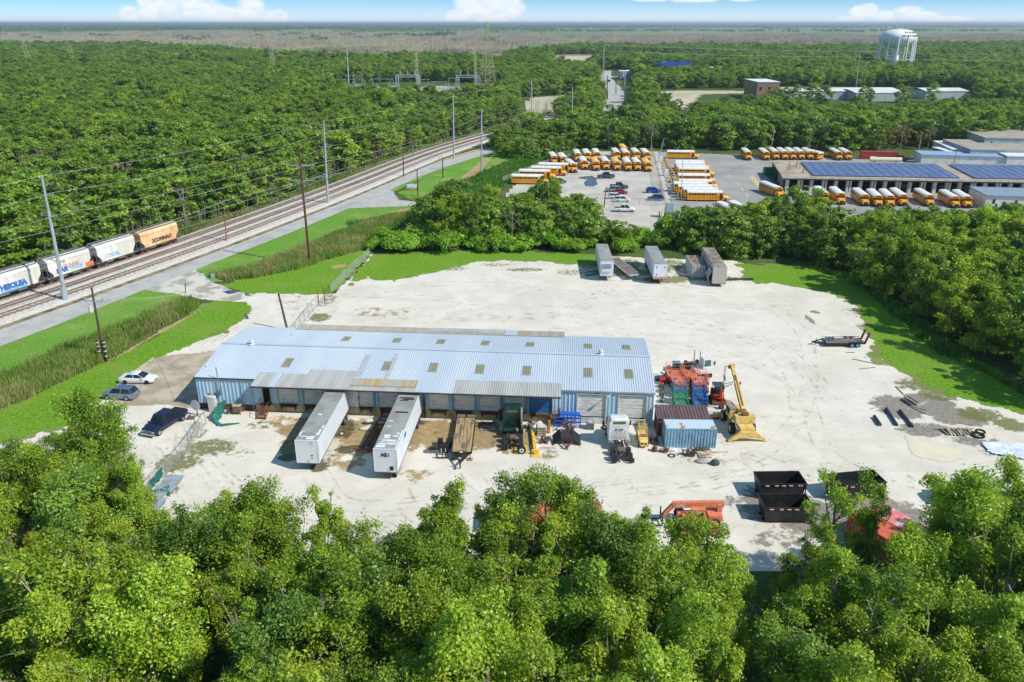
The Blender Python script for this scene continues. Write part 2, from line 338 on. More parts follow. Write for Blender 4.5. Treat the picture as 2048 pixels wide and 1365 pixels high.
def grass_mat(name, a, b_, c_):
    m = bpy.data.materials.new(name); m.use_nodes = True; nt = m.node_tree; b = nt.nodes['Principled BSDF']
    g = nd(nt, 'ShaderNodeNewGeometry').outputs['Position']
    c = mixc(nt, mth(nt, 'MULTIPLY', sstep(nt, noise(nt, g, .7, 6, .7, .6), .58, .72), .55), mixc(nt, sstep(nt, noise(nt, g, 2.2, 5, .85), .4, .6), lin(a), lin(b_)), lin((156, 146, 96))); c = mixc(nt, mth(nt, 'MULTIPLY', sstep(nt, noise(nt, g, .12, 4, .6, .5), .48, .68), .6), c, lin(c_))
    nt.links.new(c, b.inputs['Base Color']); b.inputs['Roughness'].default_value = .9; b.inputs['Specular IOR Level'].default_value = .1
    bn = nd(nt, 'ShaderNodeBump', {'Strength': .9, 'Distance': .12, 'Height': noise(nt, g, 4., 4, .8)}); nt.links.new(bn.outputs[0], b.inputs['Normal']); return m
lawnm = grass_mat('mown_grass_blades', (86, 128, 30), (124, 164, 48), (128, 150, 66))
verge = grass_mat('verge_grass_blades', (88, 134, 44), (122, 164, 64), (144, 160, 88))
L1 = [(-300, 960), (-300, 900), (0, 812), (60, 795), (110, 772), (215, 722), (330, 662), (400, 612), (440, 602), (488, 605), (500, 620), (488, 642), (440, 668), (380, 692), (312, 718), (270, 752), (200, 800), (140, 850), (0, 892)]
L4 = [(440, 572), (480, 560), (620, 528), (740, 498), (738, 512), (700, 550), (662, 589), (560, 588), (480, 588)]
L5 = [(705, 556), (745, 508), (1000, 500), (1200, 512), (1190, 533), (1120, 528), (1000, 521), (950, 527), (880, 543), (800, 560), (770, 563), (735, 553), (700, 572)]
L6 = [(1475, 528), (1560, 530), (1715, 548), (1830, 634), (1885, 690), (2062, 774), (2200, 850), (2200, 875), (2048, 828), (1960, 806), (1900, 792), (1850, 768), (1790, 745), (1745, 715), (1735, 665), (1715, 615), (1650, 583), (1560, 568), (1482, 560)]
sheet('lawn', [poly(L1), poly(L4)], .3, .03, [lawnm], rag=1.3)
sheet('lawn', [poly(L5)], .3, .026, [lawnm], rag=2.4, rs=4.5)
sheet('lawn', [poly(L6)], .3, .03, [lawnm], rag=2.8, rs=4.5)
fringe = grass_mat('weedy_fringe', (104, 124, 58), (134, 146, 84), (160, 152, 110))
for L_ in (L1, L4, L5, L6): sheet('grass_fringe', [poly(L_)], .22, .024, [fringe], rag=3.6, rs=2.2)
L2 = [(-300, 830), (0, 697), (190, 627), (287, 585), (345, 583), (395, 600), (350, 622), (250, 660), (110, 712), (0, 770), (-300, 900)]
L3 = [(397, 542), (600, 459), (680, 425), (711, 415), (822, 412), (826, 425), (745, 440), (640, 480), (520, 530), (455, 562), (425, 566)]
L8 = [(793, 386), (885, 338), (985, 303), (1120, 300), (1090, 330), (1030, 352), (1000, 375), (900, 400), (830, 404)]
sheet('grass_verge', [poly(L2), poly(L3)], .4, .022, [verge], rag=.4)
sheet('grass_verge', [poly(L8)], .5, .022, [verge], rag=.5)
sandm = mat('bare_sandy_soil', (176, 152, 112), (150, 134, 84), scale=.5, rough=.95)
sheet('dirt_path', [poly([(700, 447), (760, 428), (822, 415), (824, 421), (765, 436), (712, 458)]), poly([(960, 345), (1000, 322), (1008, 326), (975, 350)])], .35, .034, [sandm], rag=.7)
sheet('dirt_path', [poly([(900, 372), (935, 345), (965, 318), (985, 316), (960, 345), (930, 372)]), poly([(208, 722), (245, 705), (330, 655), (400, 618), (404, 622), (330, 664), (240, 715), (215, 728)]), poly([(660, 533), (690, 528), (695, 534), (665, 540)])], .3, .038, [sandm], rag=.5)
# asphalt frontage road
asph = mat('weathered_asphalt', (182, 180, 175), (168, 166, 162), scale=.35, rough=.9, bump=.15)
def spline(pts, n=8):
    out = []; P_ = [pts[0]] + pts + [pts[-1]]
    for i in range(1, len(P_) - 2):
        a, b, c, d = P_[i - 1], P_[i], P_[i + 1], P_[i + 2]
        for k in range(n):
            t = k / n; out.append(.5 * ((2 * b) + (c - a) * t + (2 * a - 5 * b + 4 * c - d) * t * t + (3 * b - a - 3 * c + d) * t ** 3))
    out.append(P_[-2]); return out
def offset(pts, o, z=0):
    r = []
    for i, p in enumerate(pts):
        a = pts[max(i - 1, 0)]; b = pts[min(i + 1, len(pts) - 1)]; d = (b - a); d.z = 0; d.normalize(); r.append(Vector((p.x + d.y * o, p.y - d.x * o, z)))
    return r
def ribbon(name, pts, o0, o1, z, m, build=True, mb=None):
    a = offset(pts, o0, z); b = offset(pts, o1, z); mb = mb or MB(); n = len(a)
    mb.add(a + b, [(i, i + 1, n + i + 1, n + i) for i in range(n - 1)], m)
    return struct(mb.build(name, fix=False)) if build else mb
rd = spline([Vector((-125, 20, 0)), Vector((-100, 78, 0)), Vector((-82.5, 116.5, 0)), Vector((-74.6, 138, 0)), Vector((-66.5, 160, 0)), Vector((-53.8, 194.5, 0)), Vector((-44, 225, 0)), Vector((-30, 270, 0)), Vector((-9, 316, 0)), Vector((14, 362, 0)), Vector((42, 418, 0))])
ribbon('road', rd, -3.4, 3.4, .05, asph)
patch_a = mat('patched_asphalt', (168, 167, 163), (156, 155, 152), scale=.8, rough=.9)
for i0, i1, a_, c_ in ((14, 17, -2.9, .1), (22, 24, .2, 3.0), (29, 33, -3.0, -.6), (36, 38, -.4, 2.8), (44, 48, .3, 3.1)): ribbon('road_patch', rd[i0:i1], a_, c_, .053, patch_a)
seam = mat('sealed_crack_tar', (166, 164, 160), scale=3, rough=.8)
ribbon('road_markings', rd, -.08, .04, .055, seam)
struct(sheet('road', [poly([(690, 418), (740, 388), (785, 380), (800, 400), (835, 404), (900, 402), (905, 412), (826, 413)])], .5, .045, [asph], rag=.1))
drv = mat('driveway_shell_asphalt', (204, 199, 186), (160, 156, 146), scale=.3, rough=.9, lo=.45, hi=.6, bump=.2)
sheet('driveway', [poly([(276, 580), (335, 553), (392, 532), (404, 548), (432, 567), (480, 584), (520, 590), (470, 604), (400, 600), (350, 590)])], .4, .04, [drv], rag=.7)
# railway
rail_c = [Vector((-125, 72, 0)), Vector((-106, 108, 0)), Vector((-93.5, 134.8, 0)), Vector((-76.9, 176.7, 0)), Vector((-62, 220.7, 0)), Vector((-53.8, 247, 0)), Vector((-34.1, 313, 0)), Vector((-8, 376, 0)), Vector((19, 440, 0)), Vector((33, 470, 0))]
T1 = spline(rail_c, 10)
ball = mat('railway_ballast', (208, 203, 194), (182, 176, 168), scale=1.5, rough=.95, lo=.3, hi=.7, bump=.5)
bal = MB()
prof = [(-3.2, .02), (-2.0, .3), (11.2, .3), (12.6, .02)]
for (a, b) in zip(prof[:-1], prof[1:]):
    p = offset(T1, a[0], a[1]); q = offset(T1, b[0], b[1]); n = len(p); bal.add(p + q, [(i, i + 1, n + i + 1, n + i) for i in range(n - 1)], ball)
struct(bal.build('ballast', fix=False))
stain_t = mat('rusty_track_bed', (166, 150, 136), (190, 182, 170), scale=1.1, rough=.95, lo=.3, hi=.7)
ditchm = mat('roadside_ditch_mud', (96, 84, 66), (150, 136, 100), scale=.5, rough=.95, lo=.35, hi=.6)
ribbon('dirt_path', T1, 12.0, 13.9, .06, ditchm)
sand2 = mat('dry_verge_soil', (178, 164, 130), (156, 148, 100), scale=.6, rough=.95)
ribbon('dirt_path', T1, -7.0, -2.6, .03, mat('brown_scrub_soil', (120, 112, 70), (92, 100, 48), scale=.3, rough=.95))
ribbon('grass_verge', rd, -6.2, -3.0, .04, sand2)
ribbon('grass_verge', rd, 3.0, 5.6, .018, verge)
railm = mat('rusty_rail_steel', (126, 106, 94), (102, 82, 72), rough=.6, scale=.8); tiem = mat('creosoted_tie_wood', (118, 102, 90), (144, 128, 114), rough=.95, scale=.9)
def resample(pts, step):
    out = []; acc = 0; 
    for a, b in zip(pts[:-1], pts[1:]):
        L = (b - a).length; t = acc
        while t < L: out.append((a.lerp(b, t / L), (b - a).normalized())); t += step
        acc = t - L
    return out
for ti, off in enumerate((0, 4.35, 8.5)):
    c = offset(T1, off, .3)
    t = thing('railway_track', ['railway track farthest from the road, carrying the row of hopper cars', 'middle railway track of the three beside the road', 'railway track nearest the road, its ties half buried in ballast'][ti], 'railway track', (0, 0, 0), 0, 'parallel railway tracks')
    for s in (-.75, .75):
        mb = MB(); a = offset(c, s - .06, 0); b = offset(c, s + .06, 0); n = len(a)
        z0, z1 = .31, .52
        vs = [Vector((p.x, p.y, z0)) for p in a] + [Vector((p.x, p.y, z1)) for p in a] + [Vector((p.x, p.y, z1)) for p in b] + [Vector((p.x, p.y, z0)) for p in b]
        fs = []
        for k in range(3): fs += [(k * n + i, k * n + i + 1, (k + 1) * n + i + 1, (k + 1) * n + i) for i in range(n - 1)]
        mb.add(vs, fs, railm); mb.build('rail', t, fix=False)
    tb = MB()
    for p, d in resample(c, .62 if ti < 2 else 1.24):
        if p.y > 420: break
        nrm = Vector((d.y, -d.x, 0)); q = random.uniform(-.08, .08)
        tb.bar(p - nrm * (1.3 - q) + Vector((0, 0, -.03)), p + nrm * (1.3 + q) + Vector((0, 0, -.03)), .28, .16 if ti < 2 else .08, tiem)
    tb.build('tie', t, fix=False)['kind'] = 'stuff'
    ribbon('ballast_stain', c, -.62, .62, .306, stain_t)
# bus yard, parking, far clearings and roads
conc = mat('yard_concrete', (196, 190, 178), (174, 169, 160), scale=.12, rough=.9, lo=.4, hi=.65, bump=.1)
asph2 = mat('bus_yard_asphalt', (160, 158, 154), (142, 140, 137), scale=.1, rough=.9, bump=.1)
sheet('bus_yard_pavement', [poly([(1005, 392), (1045, 352), (1120, 322), (1165, 303), (1320, 303), (1352, 425), (1330, 470), (1100, 440)])], 1., .02, [conc], rag=.1)
sheet('bus_yard_pavement', [poly([(1312, 303), (1490, 311), (2250, 330), (2300, 460), (1345, 470), (1345, 425)])], 1., .024, [asph2], rag=.1)
sheet('bus_yard_pavement', [poly([(1220, 418), (1350, 416), (1350, 480), (1180, 470), (1150, 430)])], 1., .028, [conc], rag=.1)
parkm = mat('oil_stained_pavement', (186, 174, 152), (156, 144, 122), scale=.35, rough=.9, lo=.35, hi=.65, bump=.2)
sheet('parking_pavement', [poly([(262, 752), (298, 722), (330, 712), (432, 702), (420, 740), (395, 816), (330, 812), (232, 814), (236, 790)])], .3, .036, [parkm], rag=.5)
pale = mat('pale_crusher_sand', (218, 206, 178), (206, 198, 180), scale=.4, rough=.95)
sheet('sand_patch', [poly([(1810, 872), (1850, 872), (1880, 885), (1925, 900), (1930, 922), (1880, 926), (1840, 915), (1815, 900)]), poly([(1885, 850), (1960, 852), (2000, 870), (1985, 885), (1920, 872)])], .25, .04, [pale], rag=.5, rs=1.5)
lot2 = mat('bare_clearing_ground', (196, 184, 160), (176, 168, 140), scale=.03, rough=.95)
for pts in ([(1295, 184), (1360, 181), (1500, 182), (1500, 187), (1405, 190), (1398, 205), (1372, 217), (1350, 222), (1338, 205), (1300, 193)], [(1108, 113), (1210, 112), (1330, 112), (1335, 118), (1200, 120), (1165, 137), (1115, 137)], [(650, 176), (800, 178), (850, 172), (900, 172), (1010, 176), (1010, 192), (880, 194), (820, 204), (740, 196), (660, 186)], [(360, 59), (400, 57.5), (425, 59), (400, 61), (370, 61)], [(1560, 140), (1640, 136), (1600, 150)], [(1050, 196), (1150, 190), (1160, 212), (1100, 232), (1040, 222)]):
    sheet('clearing', [poly(pts)], max(2., G(*pts[0]).y / 150), .03, [lot2], rag=3, rs=20)
sheet('grass_verge', [poly([(1330, 113), (1400, 112), (1430, 118), (1380, 122), (1330, 119)]), poly([(1100, 128), (1150, 124), (1160, 137), (1110, 138)]), poly([(1020, 285), (1110, 232), (1130, 240), (1100, 280), (1060, 320), (1000, 330)])], 3, .028, [verge], rag=3, rs=20)
r2 = spline([G(1215, 222), G(1232, 196), G(1228, 178), G(1215, 163), G(1210, 152), G(1212, 142)], 6)
ribbon('road', r2, -6, 6, .06, asph)
ribbon('road', spline([G(1180, 153), G(1225, 154), G(1300, 150), G(1400, 152)], 6), -5, 5, .05, asph)
ribbon('road', spline([G(1120, 226), G(1150, 212), G(1215, 200)], 6), -6, 6, .05, conc)
watm = mat('standing_water', (60, 66, 70), (84, 88, 84), rough=.08, scale=.5)
for pts in ([(1155, 355), (1172, 353), (1185, 352), (1193, 358), (1196, 370), (1188, 374), (1170, 373), (1166, 366), (1174, 360), (1160, 358)], [(440, 583), (470, 580), (478, 586), (455, 590)], [(484, 585), (500, 588), (508, 594), (490, 592)], [(488, 628), (500, 632), (500, 640), (488, 640)],
            [(75, 778), (95, 766), (105, 768), (88, 780)], [(115, 752), (140, 745), (142, 750), (120, 758)], [(357, 620), (378, 614), (382, 620), (362, 622)], [(1165, 550), (1192, 548), (1194, 553), (1170, 554)], [(1452, 556), (1510, 556), (1510, 562), (1452, 562)], [(1332, 382), (1342, 383), (1345, 388), (1335, 388)]):
    sheet('puddle', [poly(pts)], .25, .046, [watm], rag=.3, rs=1)
# painted lines in the bus yard, curb by the parking
ypaint = mat('worn_yellow_paint', (206, 196, 150), (180, 170, 120), scale=2); 
b = MB()
for a, c in (((1456, 350), (1462, 356)), ((1474, 364), (1478, 371)), ((1482, 376), (1486, 383)), ((1492, 388), (1496, 395)), ((1502, 352), (1532, 388))):
    w = .25 if a[0] < 1500 else .9; p, q = G(*a), G(*c); d = (q - p).normalized(); n = Vector((d.y, -d.x, 0)) * w; z = Vector((0, 0, .034)); b.add([p - n + z, p + n + z, q + n + z, q - n + z], [(0, 1, 2, 3)], ypaint)
struct(b.build('pavement_markings', fix=False))
cw = mat('weathered_concrete', (190, 180, 156), (160, 150, 124), scale=2, rough=.9)
b = MB(); b.bar(G(308, 716, .09), G(268, 745, .09), .3, .2, cw); tag(b.build('concrete_curb'), 'pale concrete curb between the lawn and the car park', 'curb')
p0 = G(541, 818); b = MB(); yel = mat('faded_yellow_line_paint', (214, 170, 70), scale=3); p, q = G(553, 832, .045), G(542, 846, .045); b.add([p, p + Vector((.15, 0, 0)), q + Vector((.15, 0, 0)), q], [(0, 1, 2, 3)], yel); struct(b.build('pavement_markings', fix=False))

# wheel tracks worn into the gravel
tm_ = bpy.data.materials.new('wheel_worn_gravel'); tm_.use_nodes = True; nt = tm_.node_tree; nt.nodes.clear(); g_ = nd(nt, 'ShaderNodeNewGeometry').outputs['Position']
nd(nt, 'ShaderNodeOutputMaterial', {0: nd(nt, 'ShaderNodeMixShader', {0: mth(nt, 'MULTIPLY', sstep(nt, noise(nt, g_, .5, 6, .7), .45, .7), .34), 1: nd(nt, 'ShaderNodeBsdfTransparent').outputs[0], 2: nd(nt, 'ShaderNodeBsdfDiffuse', {0: (*lin((166, 154, 132)), 1)}).outputs[0]}).outputs[0]})
mb = MB()
for j, tr in enumerate([[(560, 600), (700, 592), (900, 600), (1150, 640), (1380, 700)], [(560, 605), (760, 640), (1000, 630), (1300, 640), (1560, 690), (1660, 800)], [(640, 600), (1000, 560), (1400, 580), (1580, 640), (1620, 760), (1560, 880), (1400, 960)], [(640, 945), (700, 1010), (900, 1000), (1200, 975), (1500, 940)], [(790, 965), (850, 1040), (1000, 1010)], [(400, 900), (480, 980), (640, 1020), (780, 1060)], [(1246, 940), (1250, 980), (1320, 1000), (1450, 960), (1640, 920)],
                         [(300, 900), (360, 1000), (420, 1050)], [(1100, 660), (1330, 690), (1480, 720), (1600, 780), (1650, 900), (1760, 960)], [(1200, 560), (1300, 600), (1500, 610), (1600, 590)], [(930, 935), (1000, 990), (1180, 960)], [(500, 640), (430, 680), (360, 760), (330, 900)], [(1490, 900), (1560, 930), (1700, 940), (1880, 980)], [(1220, 560), (1180, 610), (1000, 640), (760, 620)], [(700, 600), (850, 570), (1100, 580), (1400, 640), (1560, 720), (1600, 840)]]):
    c = spline([G(*p) for p in tr], 10)
    for o_ in (-1.0, 1.0, *((-.2, 1.9) if j % 2 else ())): ribbon('', c, o_ - .17, o_ + .17, .014 + .0006 * j + (.0003 if o_ in (-.2, 1.9) else 0), tm_, build=False, mb=mb)
struct(mb.build('wheel_tracks', fix=False))
# ---------------------------------------------------------------- vegetation
def leaf_mat(name, dark, mid, light, hue=.5):
    m = bpy.data.materials.new(name); m.use_nodes = True; nt = m.node_tree; nt.nodes.clear()
    a = nd(nt, 'ShaderNodeAttribute', attribute_name='tint').outputs['Fac']; oi = nd(nt, 'ShaderNodeObjectInfo').outputs['Random']
    f = mth(nt, 'ADD', mth(nt, 'MULTIPLY', a, .7), mth(nt, 'MULTIPLY', oi, .3))
    r = nd(nt, 'ShaderNodeValToRGB', {0: f}); e = r.color_ramp.elements
    e[0].position = .12; e[0].color = (*lin(dark), 1); e[1].position = .9; e[1].color = (*lin(light), 1); k = e.new(.5); k.color = (*lin(mid), 1)
    hs = nd(nt, 'ShaderNodeHueSaturation', {'Hue': mth(nt, 'ADD', .5 + .0, mth(nt, 'MULTIPLY', mth(nt, 'SUBTRACT', mth(nt, 'FRACT', mth(nt, 'MULTIPLY', oi, 7.3)), .5), .018)), 'Saturation': 1., 'Value': mth(nt, 'ADD', .85, mth(nt, 'MULTIPLY', mth(nt, 'FRACT', mth(nt, 'MULTIPLY', oi, 13.7)), .32)), 'Color': r.outputs[0]})
    d = nd(nt, 'ShaderNodeBsdfDiffuse', {0: hs.outputs[0]}); t = nd(nt, 'ShaderNodeBsdfTranslucent', {0: mixc(nt, 1., hs.outputs[0], (1.05, 1.15, .55), 'MULTIPLY')})
    mx = nd(nt, 'ShaderNodeMixShader', {0: .42, 1: d.outputs[0], 2: t.outputs[0]}); gl = nd(nt, 'ShaderNodeBsdfGlossy', {0: (.7, .8, .7, 1), 'Roughness': .45})
    m2 = nd(nt, 'ShaderNodeMixShader', {0: .035, 1: mx.outputs[0], 2: gl.outputs[0]}); nd(nt, 'ShaderNodeOutputMaterial', {0: m2.outputs[0]}); return m
LF = leaf_mat('tallow_leaves', (86, 117, 30), (132, 161, 43), (188, 203, 68))
LW = leaf_mat('woodland_leaves', (88, 120, 40), (128, 158, 52), (172, 194, 74))
LD = leaf_mat('oak_leaves', (80, 112, 44), (110, 142, 54), (150, 176, 72))
LY = leaf_mat('yellowing_leaves', (130, 140, 40), (176, 180, 44), (208, 206, 70))
LV = leaf_mat('vine_leaves', (94, 136, 32), (136, 178, 46), (178, 206, 70))
LB = leaf_mat('browning_leaves', (112, 104, 56), (142, 126, 66), (164, 146, 80))
bark = mat('pale_bark', (164, 156, 138), (112, 102, 86), scale=2, rough=.95); darkbark = mat('brown_bark', (104, 92, 74), (76, 66, 52), scale=2, rough=.95)
deadm = mat('dead_wood', (158, 148, 132), (122, 112, 96), scale=2, rough=.95); swampm = mat('bleached_swamp_wood', (184, 168, 148), (150, 138, 120), scale=.3, rough=.95)

def crown_np(n, Rr, z0, z1, leaf, ncl, seed, clr=(.3, .5), flat=.8, skirt=0., col=0.):
    """leaf cards in clumps scattered through a crown volume -> verts, faces, tint"""
    g = np.random.default_rng(seed); zc = (z0 + z1) / 2; hz = (z1 - z0) / 2
    d = g.normal(size=(ncl, 3)); d /= np.linalg.norm(d, axis=1)[:, None]; d[:, 2] = np.where(d[:, 2] < -.3 + skirt, np.abs(d[:, 2]), d[:, 2])
    rad = g.uniform(.35, .92, ncl) ** .7; c = d * rad[:, None] * np.array([Rr * .8, Rr * .8, hz * .85]); c[:, 2] += zc
    if col < 0:  # clumps strung along limbs, smaller toward the tips
        nl = 15; t0 = (np.arange(nl) + g.random(nl)) / nl * .82; az = g.uniform(0, 6.283, nl) + np.arange(nl) * 2.4; t1 = np.minimum(t0 + g.uniform(.08, .3, nl), 1.); re = Rr * np.clip(1.1 - np.abs(t1 + col) * 1.25, .25, 1) * g.uniform(.7, 1.12, nl)
        li = np.arange(ncl) % nl; fr = np.concatenate([np.full(min(nl, ncl), 1.), g.uniform(.25, .95, max(ncl - nl, 0))]); q = re[li] * fr; c = np.stack([q * np.cos(az[li]), q * np.sin(az[li]), z0 + (z1 - z0) * (t0[li] + (t1 - t0)[li] * fr)], 1) + g.normal(size=(ncl, 3)) * Rr * .07
        clr = (clr[0], clr[1]); tip = fr
    if col > 0:  # column or egg: clumps at every height, widest at fraction col
        tt = (np.arange(ncl) + g.random(ncl)) / ncl * .93; pr = np.where(tt < col, .62 + .38 * tt / col, np.sqrt(np.clip(1 - ((tt - col) / (1.02 - col)) ** 2, 0, 1))) * (1 + .18 * np.sin(g.uniform(0, 6) + tt * 9))
        an_ = g.uniform(0, 6.283, ncl); q = g.uniform(.3, 1, ncl) ** .6 * Rr * .78 * pr; c = np.stack([q * np.cos(an_), q * np.sin(an_), z0 + (z1 - z0) * tt], 1)
    c[:, :2] += g.normal(size=(ncl, 2)) * Rr * .08
    cr = g.uniform(clr[0], clr[1], ncl) * Rr * .75 * ((1.25 - .5 * tip) if col < 0 else 1.); w = cr ** 2; w /= w.sum(); ci = g.choice(ncl, n, p=w)
    o = g.normal(size=(n, 3)); o /= np.linalg.norm(o, axis=1)[:, None]; o[:, 2] = np.where(g.random(n) < .6, np.abs(o[:, 2]), o[:, 2])
    sub = g.normal(size=(ncl, 7, 3)); sub /= np.linalg.norm(sub, axis=2)[:, :, None]
    lump = 1 + .28 * (np.max(np.einsum('nij,nj->ni', sub[ci], o), axis=1) - .6)
    an = g.uniform(.7, 1.35, (ncl, 3)); rr = cr[ci] * g.uniform(.15, 1.1, n) ** .55 * lump * (1 + .25 * np.abs(g.normal(size=n)) * (g.random(n) < .3)); p = c[ci] + o * rr[:, None] * an[ci] * np.array([1, 1, flat])
    co = (p - np.array([0, 0, zc])) / np.array([Rr, Rr, hz]); co /= np.linalg.norm(co, axis=1)[:, None] + .01; nn = o * .5 + co * (.12 if col < 0 else .45) + g.normal(size=(n, 3)) * .6 + np.array([0, 0, .3]); nn /= np.linalg.norm(nn, axis=1)[:, None]
    a = np.cross(nn, g.normal(size=(n, 3))); a /= np.linalg.norm(a, axis=1)[:, None]; b = np.cross(nn, a)
    s = leaf * g.uniform(.55, 1.35, n)[:, None]; a = a * s * .5; b = b * s * .5 * g.uniform(.55, 1, n)[:, None]
    v = np.stack([p - a * 1.1, p - b * .8 + a * .1, p + a, p + b], 1).reshape(-1, 3); f = np.arange(4 * n).reshape(n, 4)
    tc_ = g.uniform(0, 1, ncl); tint = np.clip(.25 + .45 * tc_[ci] + .45 * g.random(n) - .1, 0, 1)
    return v, f, tint, c
def limbs(mb, m, zt, c, r, g, lean=.3, nb=7, twigs=0):
    top = Vector((g.uniform(-lean, lean), g.uniform(-lean, lean), zt)); pts = [Vector((0, 0, -.3)), Vector((g.uniform(-.2, .2), g.uniform(-.2, .2), zt * .45)), top]
    mb.tube(pts, r, m, 6, r * .55)
    for k in range(min(nb, len(c))):
        e = Vector(c[k]); q = pts[1].lerp(top, g.uniform(.1, 1)); mid = q.lerp(e, .5) + Vector((g.uniform(-.3, .3), g.uniform(-.3, .3), g.uniform(.1, .5)))
        mb.tube([q, mid, e], r * .45, m, 4, r * .15)
        for _ in range(twigs):
            d = Vector((g.uniform(-1, 1), g.uniform(-1, 1), g.uniform(-.1, 1))) * g.uniform(.8, 1.8); mb.tube([mid.lerp(e, g.uniform(.2, 1)), e + d * .5, e + d], r * .13, m, 3, r * .04)
GR = random.Random(5)
def proto_crown(n, Rr, z0, z1, leaf, ncl, seed, m, **k):
    v, f, t, c = crown_np(n, Rr, z0, z1, leaf, ncl, seed, **k); o = npmesh('crown', v, f, [m], attrs={'tint': ('FACE', t)}, link=False); return o.data, c
def proto_trunk(z, c, r, m, **k):
    mb = MB(); limbs(mb, m, z, c, r, GR, **k); o = mb.build('trunk'); me = o.data; bpy.data.objects.remove(o); return me
NEAR, MID, BUSH = [], [], []
for s, (n, Rr, z0, z1, ncl, m, bk) in enumerate([(26000, 2.3, 1.6, 13, 84, LF, bark), (21000, 1.9, 1.6, 13.3, 70, LF, bark), (31000, 2.7, 2.0, 12.5, 94, LF, bark), (20000, 2.2, 1.6, 12.8, 58, LF, bark), (25000, 2.5, 1.6, 12.0, 76, LD, darkbark), (9500, 2.3, 3., 12.6, 48, LF, bark), (12000, 2.5, 2.6, 12.6, 50, LF, bark)]):
    me, c = proto_crown(n, Rr, z0, z1, .17, ncl, 100 + s, m, clr=(.18, .5), flat=1.25, col=-(.6, .5, .65, .5, .6, .6, .5)[s]); NEAR.append((me, proto_trunk(9.6, c, .15, bk, nb=15, twigs=2), z1 / 1.))
YEL = proto_crown(11000, 2.4, 2.6, 10, .23, 36, 130, LY, clr=(.22, .42), col=-.5); YELT = proto_trunk(6.5, YEL[1], .15, bark, nb=9)
for s, (n, Rr, z0, z1, ncl, m) in enumerate([(9500, 3.2, .2, 12, 60, LF), (10500, 3.6, .2, 12, 66, LF), (8500, 2.9, .2, 12, 50, LD), (9500, 3.4, .2, 12, 56, LF), (9500, 3.4, .2, 12, 60, LF)]):
    me, c = proto_crown(n, Rr, z0, z1, .32, ncl, 200 + s, m, clr=(.22, .46), col=-.5); MID.append((me, proto_trunk(8.0, c, .2, darkbark, nb=6), 12.))
for s, (n, Rr, z1, ncl) in enumerate([(5200, 2.6, 3.4, 34), (5600, 3.2, 2.8, 40), (4800, 2.1, 4.4, 30)]):
    me, c = proto_crown(n, Rr, -.8, z1, .28, ncl, 300 + s, LV, clr=(.22, .42), flat=.9, skirt=.3); BUSH.append((me, z1))
deads = []
for s in range(3):
    g = random.Random(40 + s); mb = MB(); c = [Vector((g.uniform(-2, 2), g.uniform(-2, 2), g.uniform(4.5, 10))) for _ in range(12)]; limbs(mb, deadm, 9, c, .14, g, nb=12, twigs=4); o = mb.build('trunk'); deads.append(o.data); bpy.data.objects.remove(o)

TREES = []
def tree(x, y, h, kind, label, group, rz=None, sc=None, name='tree'):
    t = thing(name, label, 'tree', (x, y, 0), GR.uniform(0, 6.28) if rz is None else rz, group); me, tr, h0 = kind
    for nm, d in (('crown', me), ('trunk', tr)):
        if d is None: continue
        o = bpy.data.objects.new(nm, d); COL.objects.link(o); o.parent = t
    s = h / h0; w = s * (GR.uniform(.95, 1.2) if sc is None else sc); t.scale = (w, w, s); TREES.append(t); return t
def curve_y(c, x):
    return float(np.interp(x, [p[0] for p in c], [p[1] for p in c]))
def scatter(polyw, step, hmin, hmax, limit=None, jit=.42, exclude=(), margin=4):
    """jittered grid of (x, y, h) inside polyw whose tops stay below the skyline curve, given in photograph rows"""
    out = []; x0 = min(p[0] for p in polyw); x1 = max(p[0] for p in polyw); y0 = min(p[1] for p in polyw); y1 = max(p[1] for p in polyw)
    xs = np.arange(x0, x1, step); ys = np.arange(y0, y1, step * .92); gx, gy = np.meshgrid(xs, ys); gx = gx + (np.arange(len(ys)) % 2)[:, None] * step / 2
    gx = (gx + rng.uniform(-jit, jit, gx.shape) * step).ravel(); gy = (gy + rng.uniform(-jit, jit, gy.shape) * step).ravel()
    k = psd(gx, gy, polyw) > 0
    for q in exclude: k &= psd(gx, gy, q) < 1.5
    gx, gy = gx[k], gy[k]; hh = hmin + (hmax - hmin) * np.clip(.5 + 1.3 * (fnoise(gx, gy, step * 5) - .5) + rng.uniform(-.3, .3, gx.shape), 0, 1)
    for x, y, h in zip(gx, gy, hh):
        px, py = Q(x, y, h)
        if px < -160 or px > 2210 or Q(x, y, 0)[1] < 0 or py > 1480: continue
        if limit is not None:
            dr = 2.2 * F / (y * CT + (H - h) * ST); lim = max(curve_y(limit, px) + margin, curve_y(limit, px - dr) + margin - dr * .9, curve_y(limit, px + dr) + margin - dr * .9)
            if py < lim:
                ph = max(zat(Vector((x, y, 0)), lim + rng.uniform(0, 14)), 0)
                if ph < hmin * .55: continue
                h = min(h, ph)
        out.append((x, y, h))
    return out
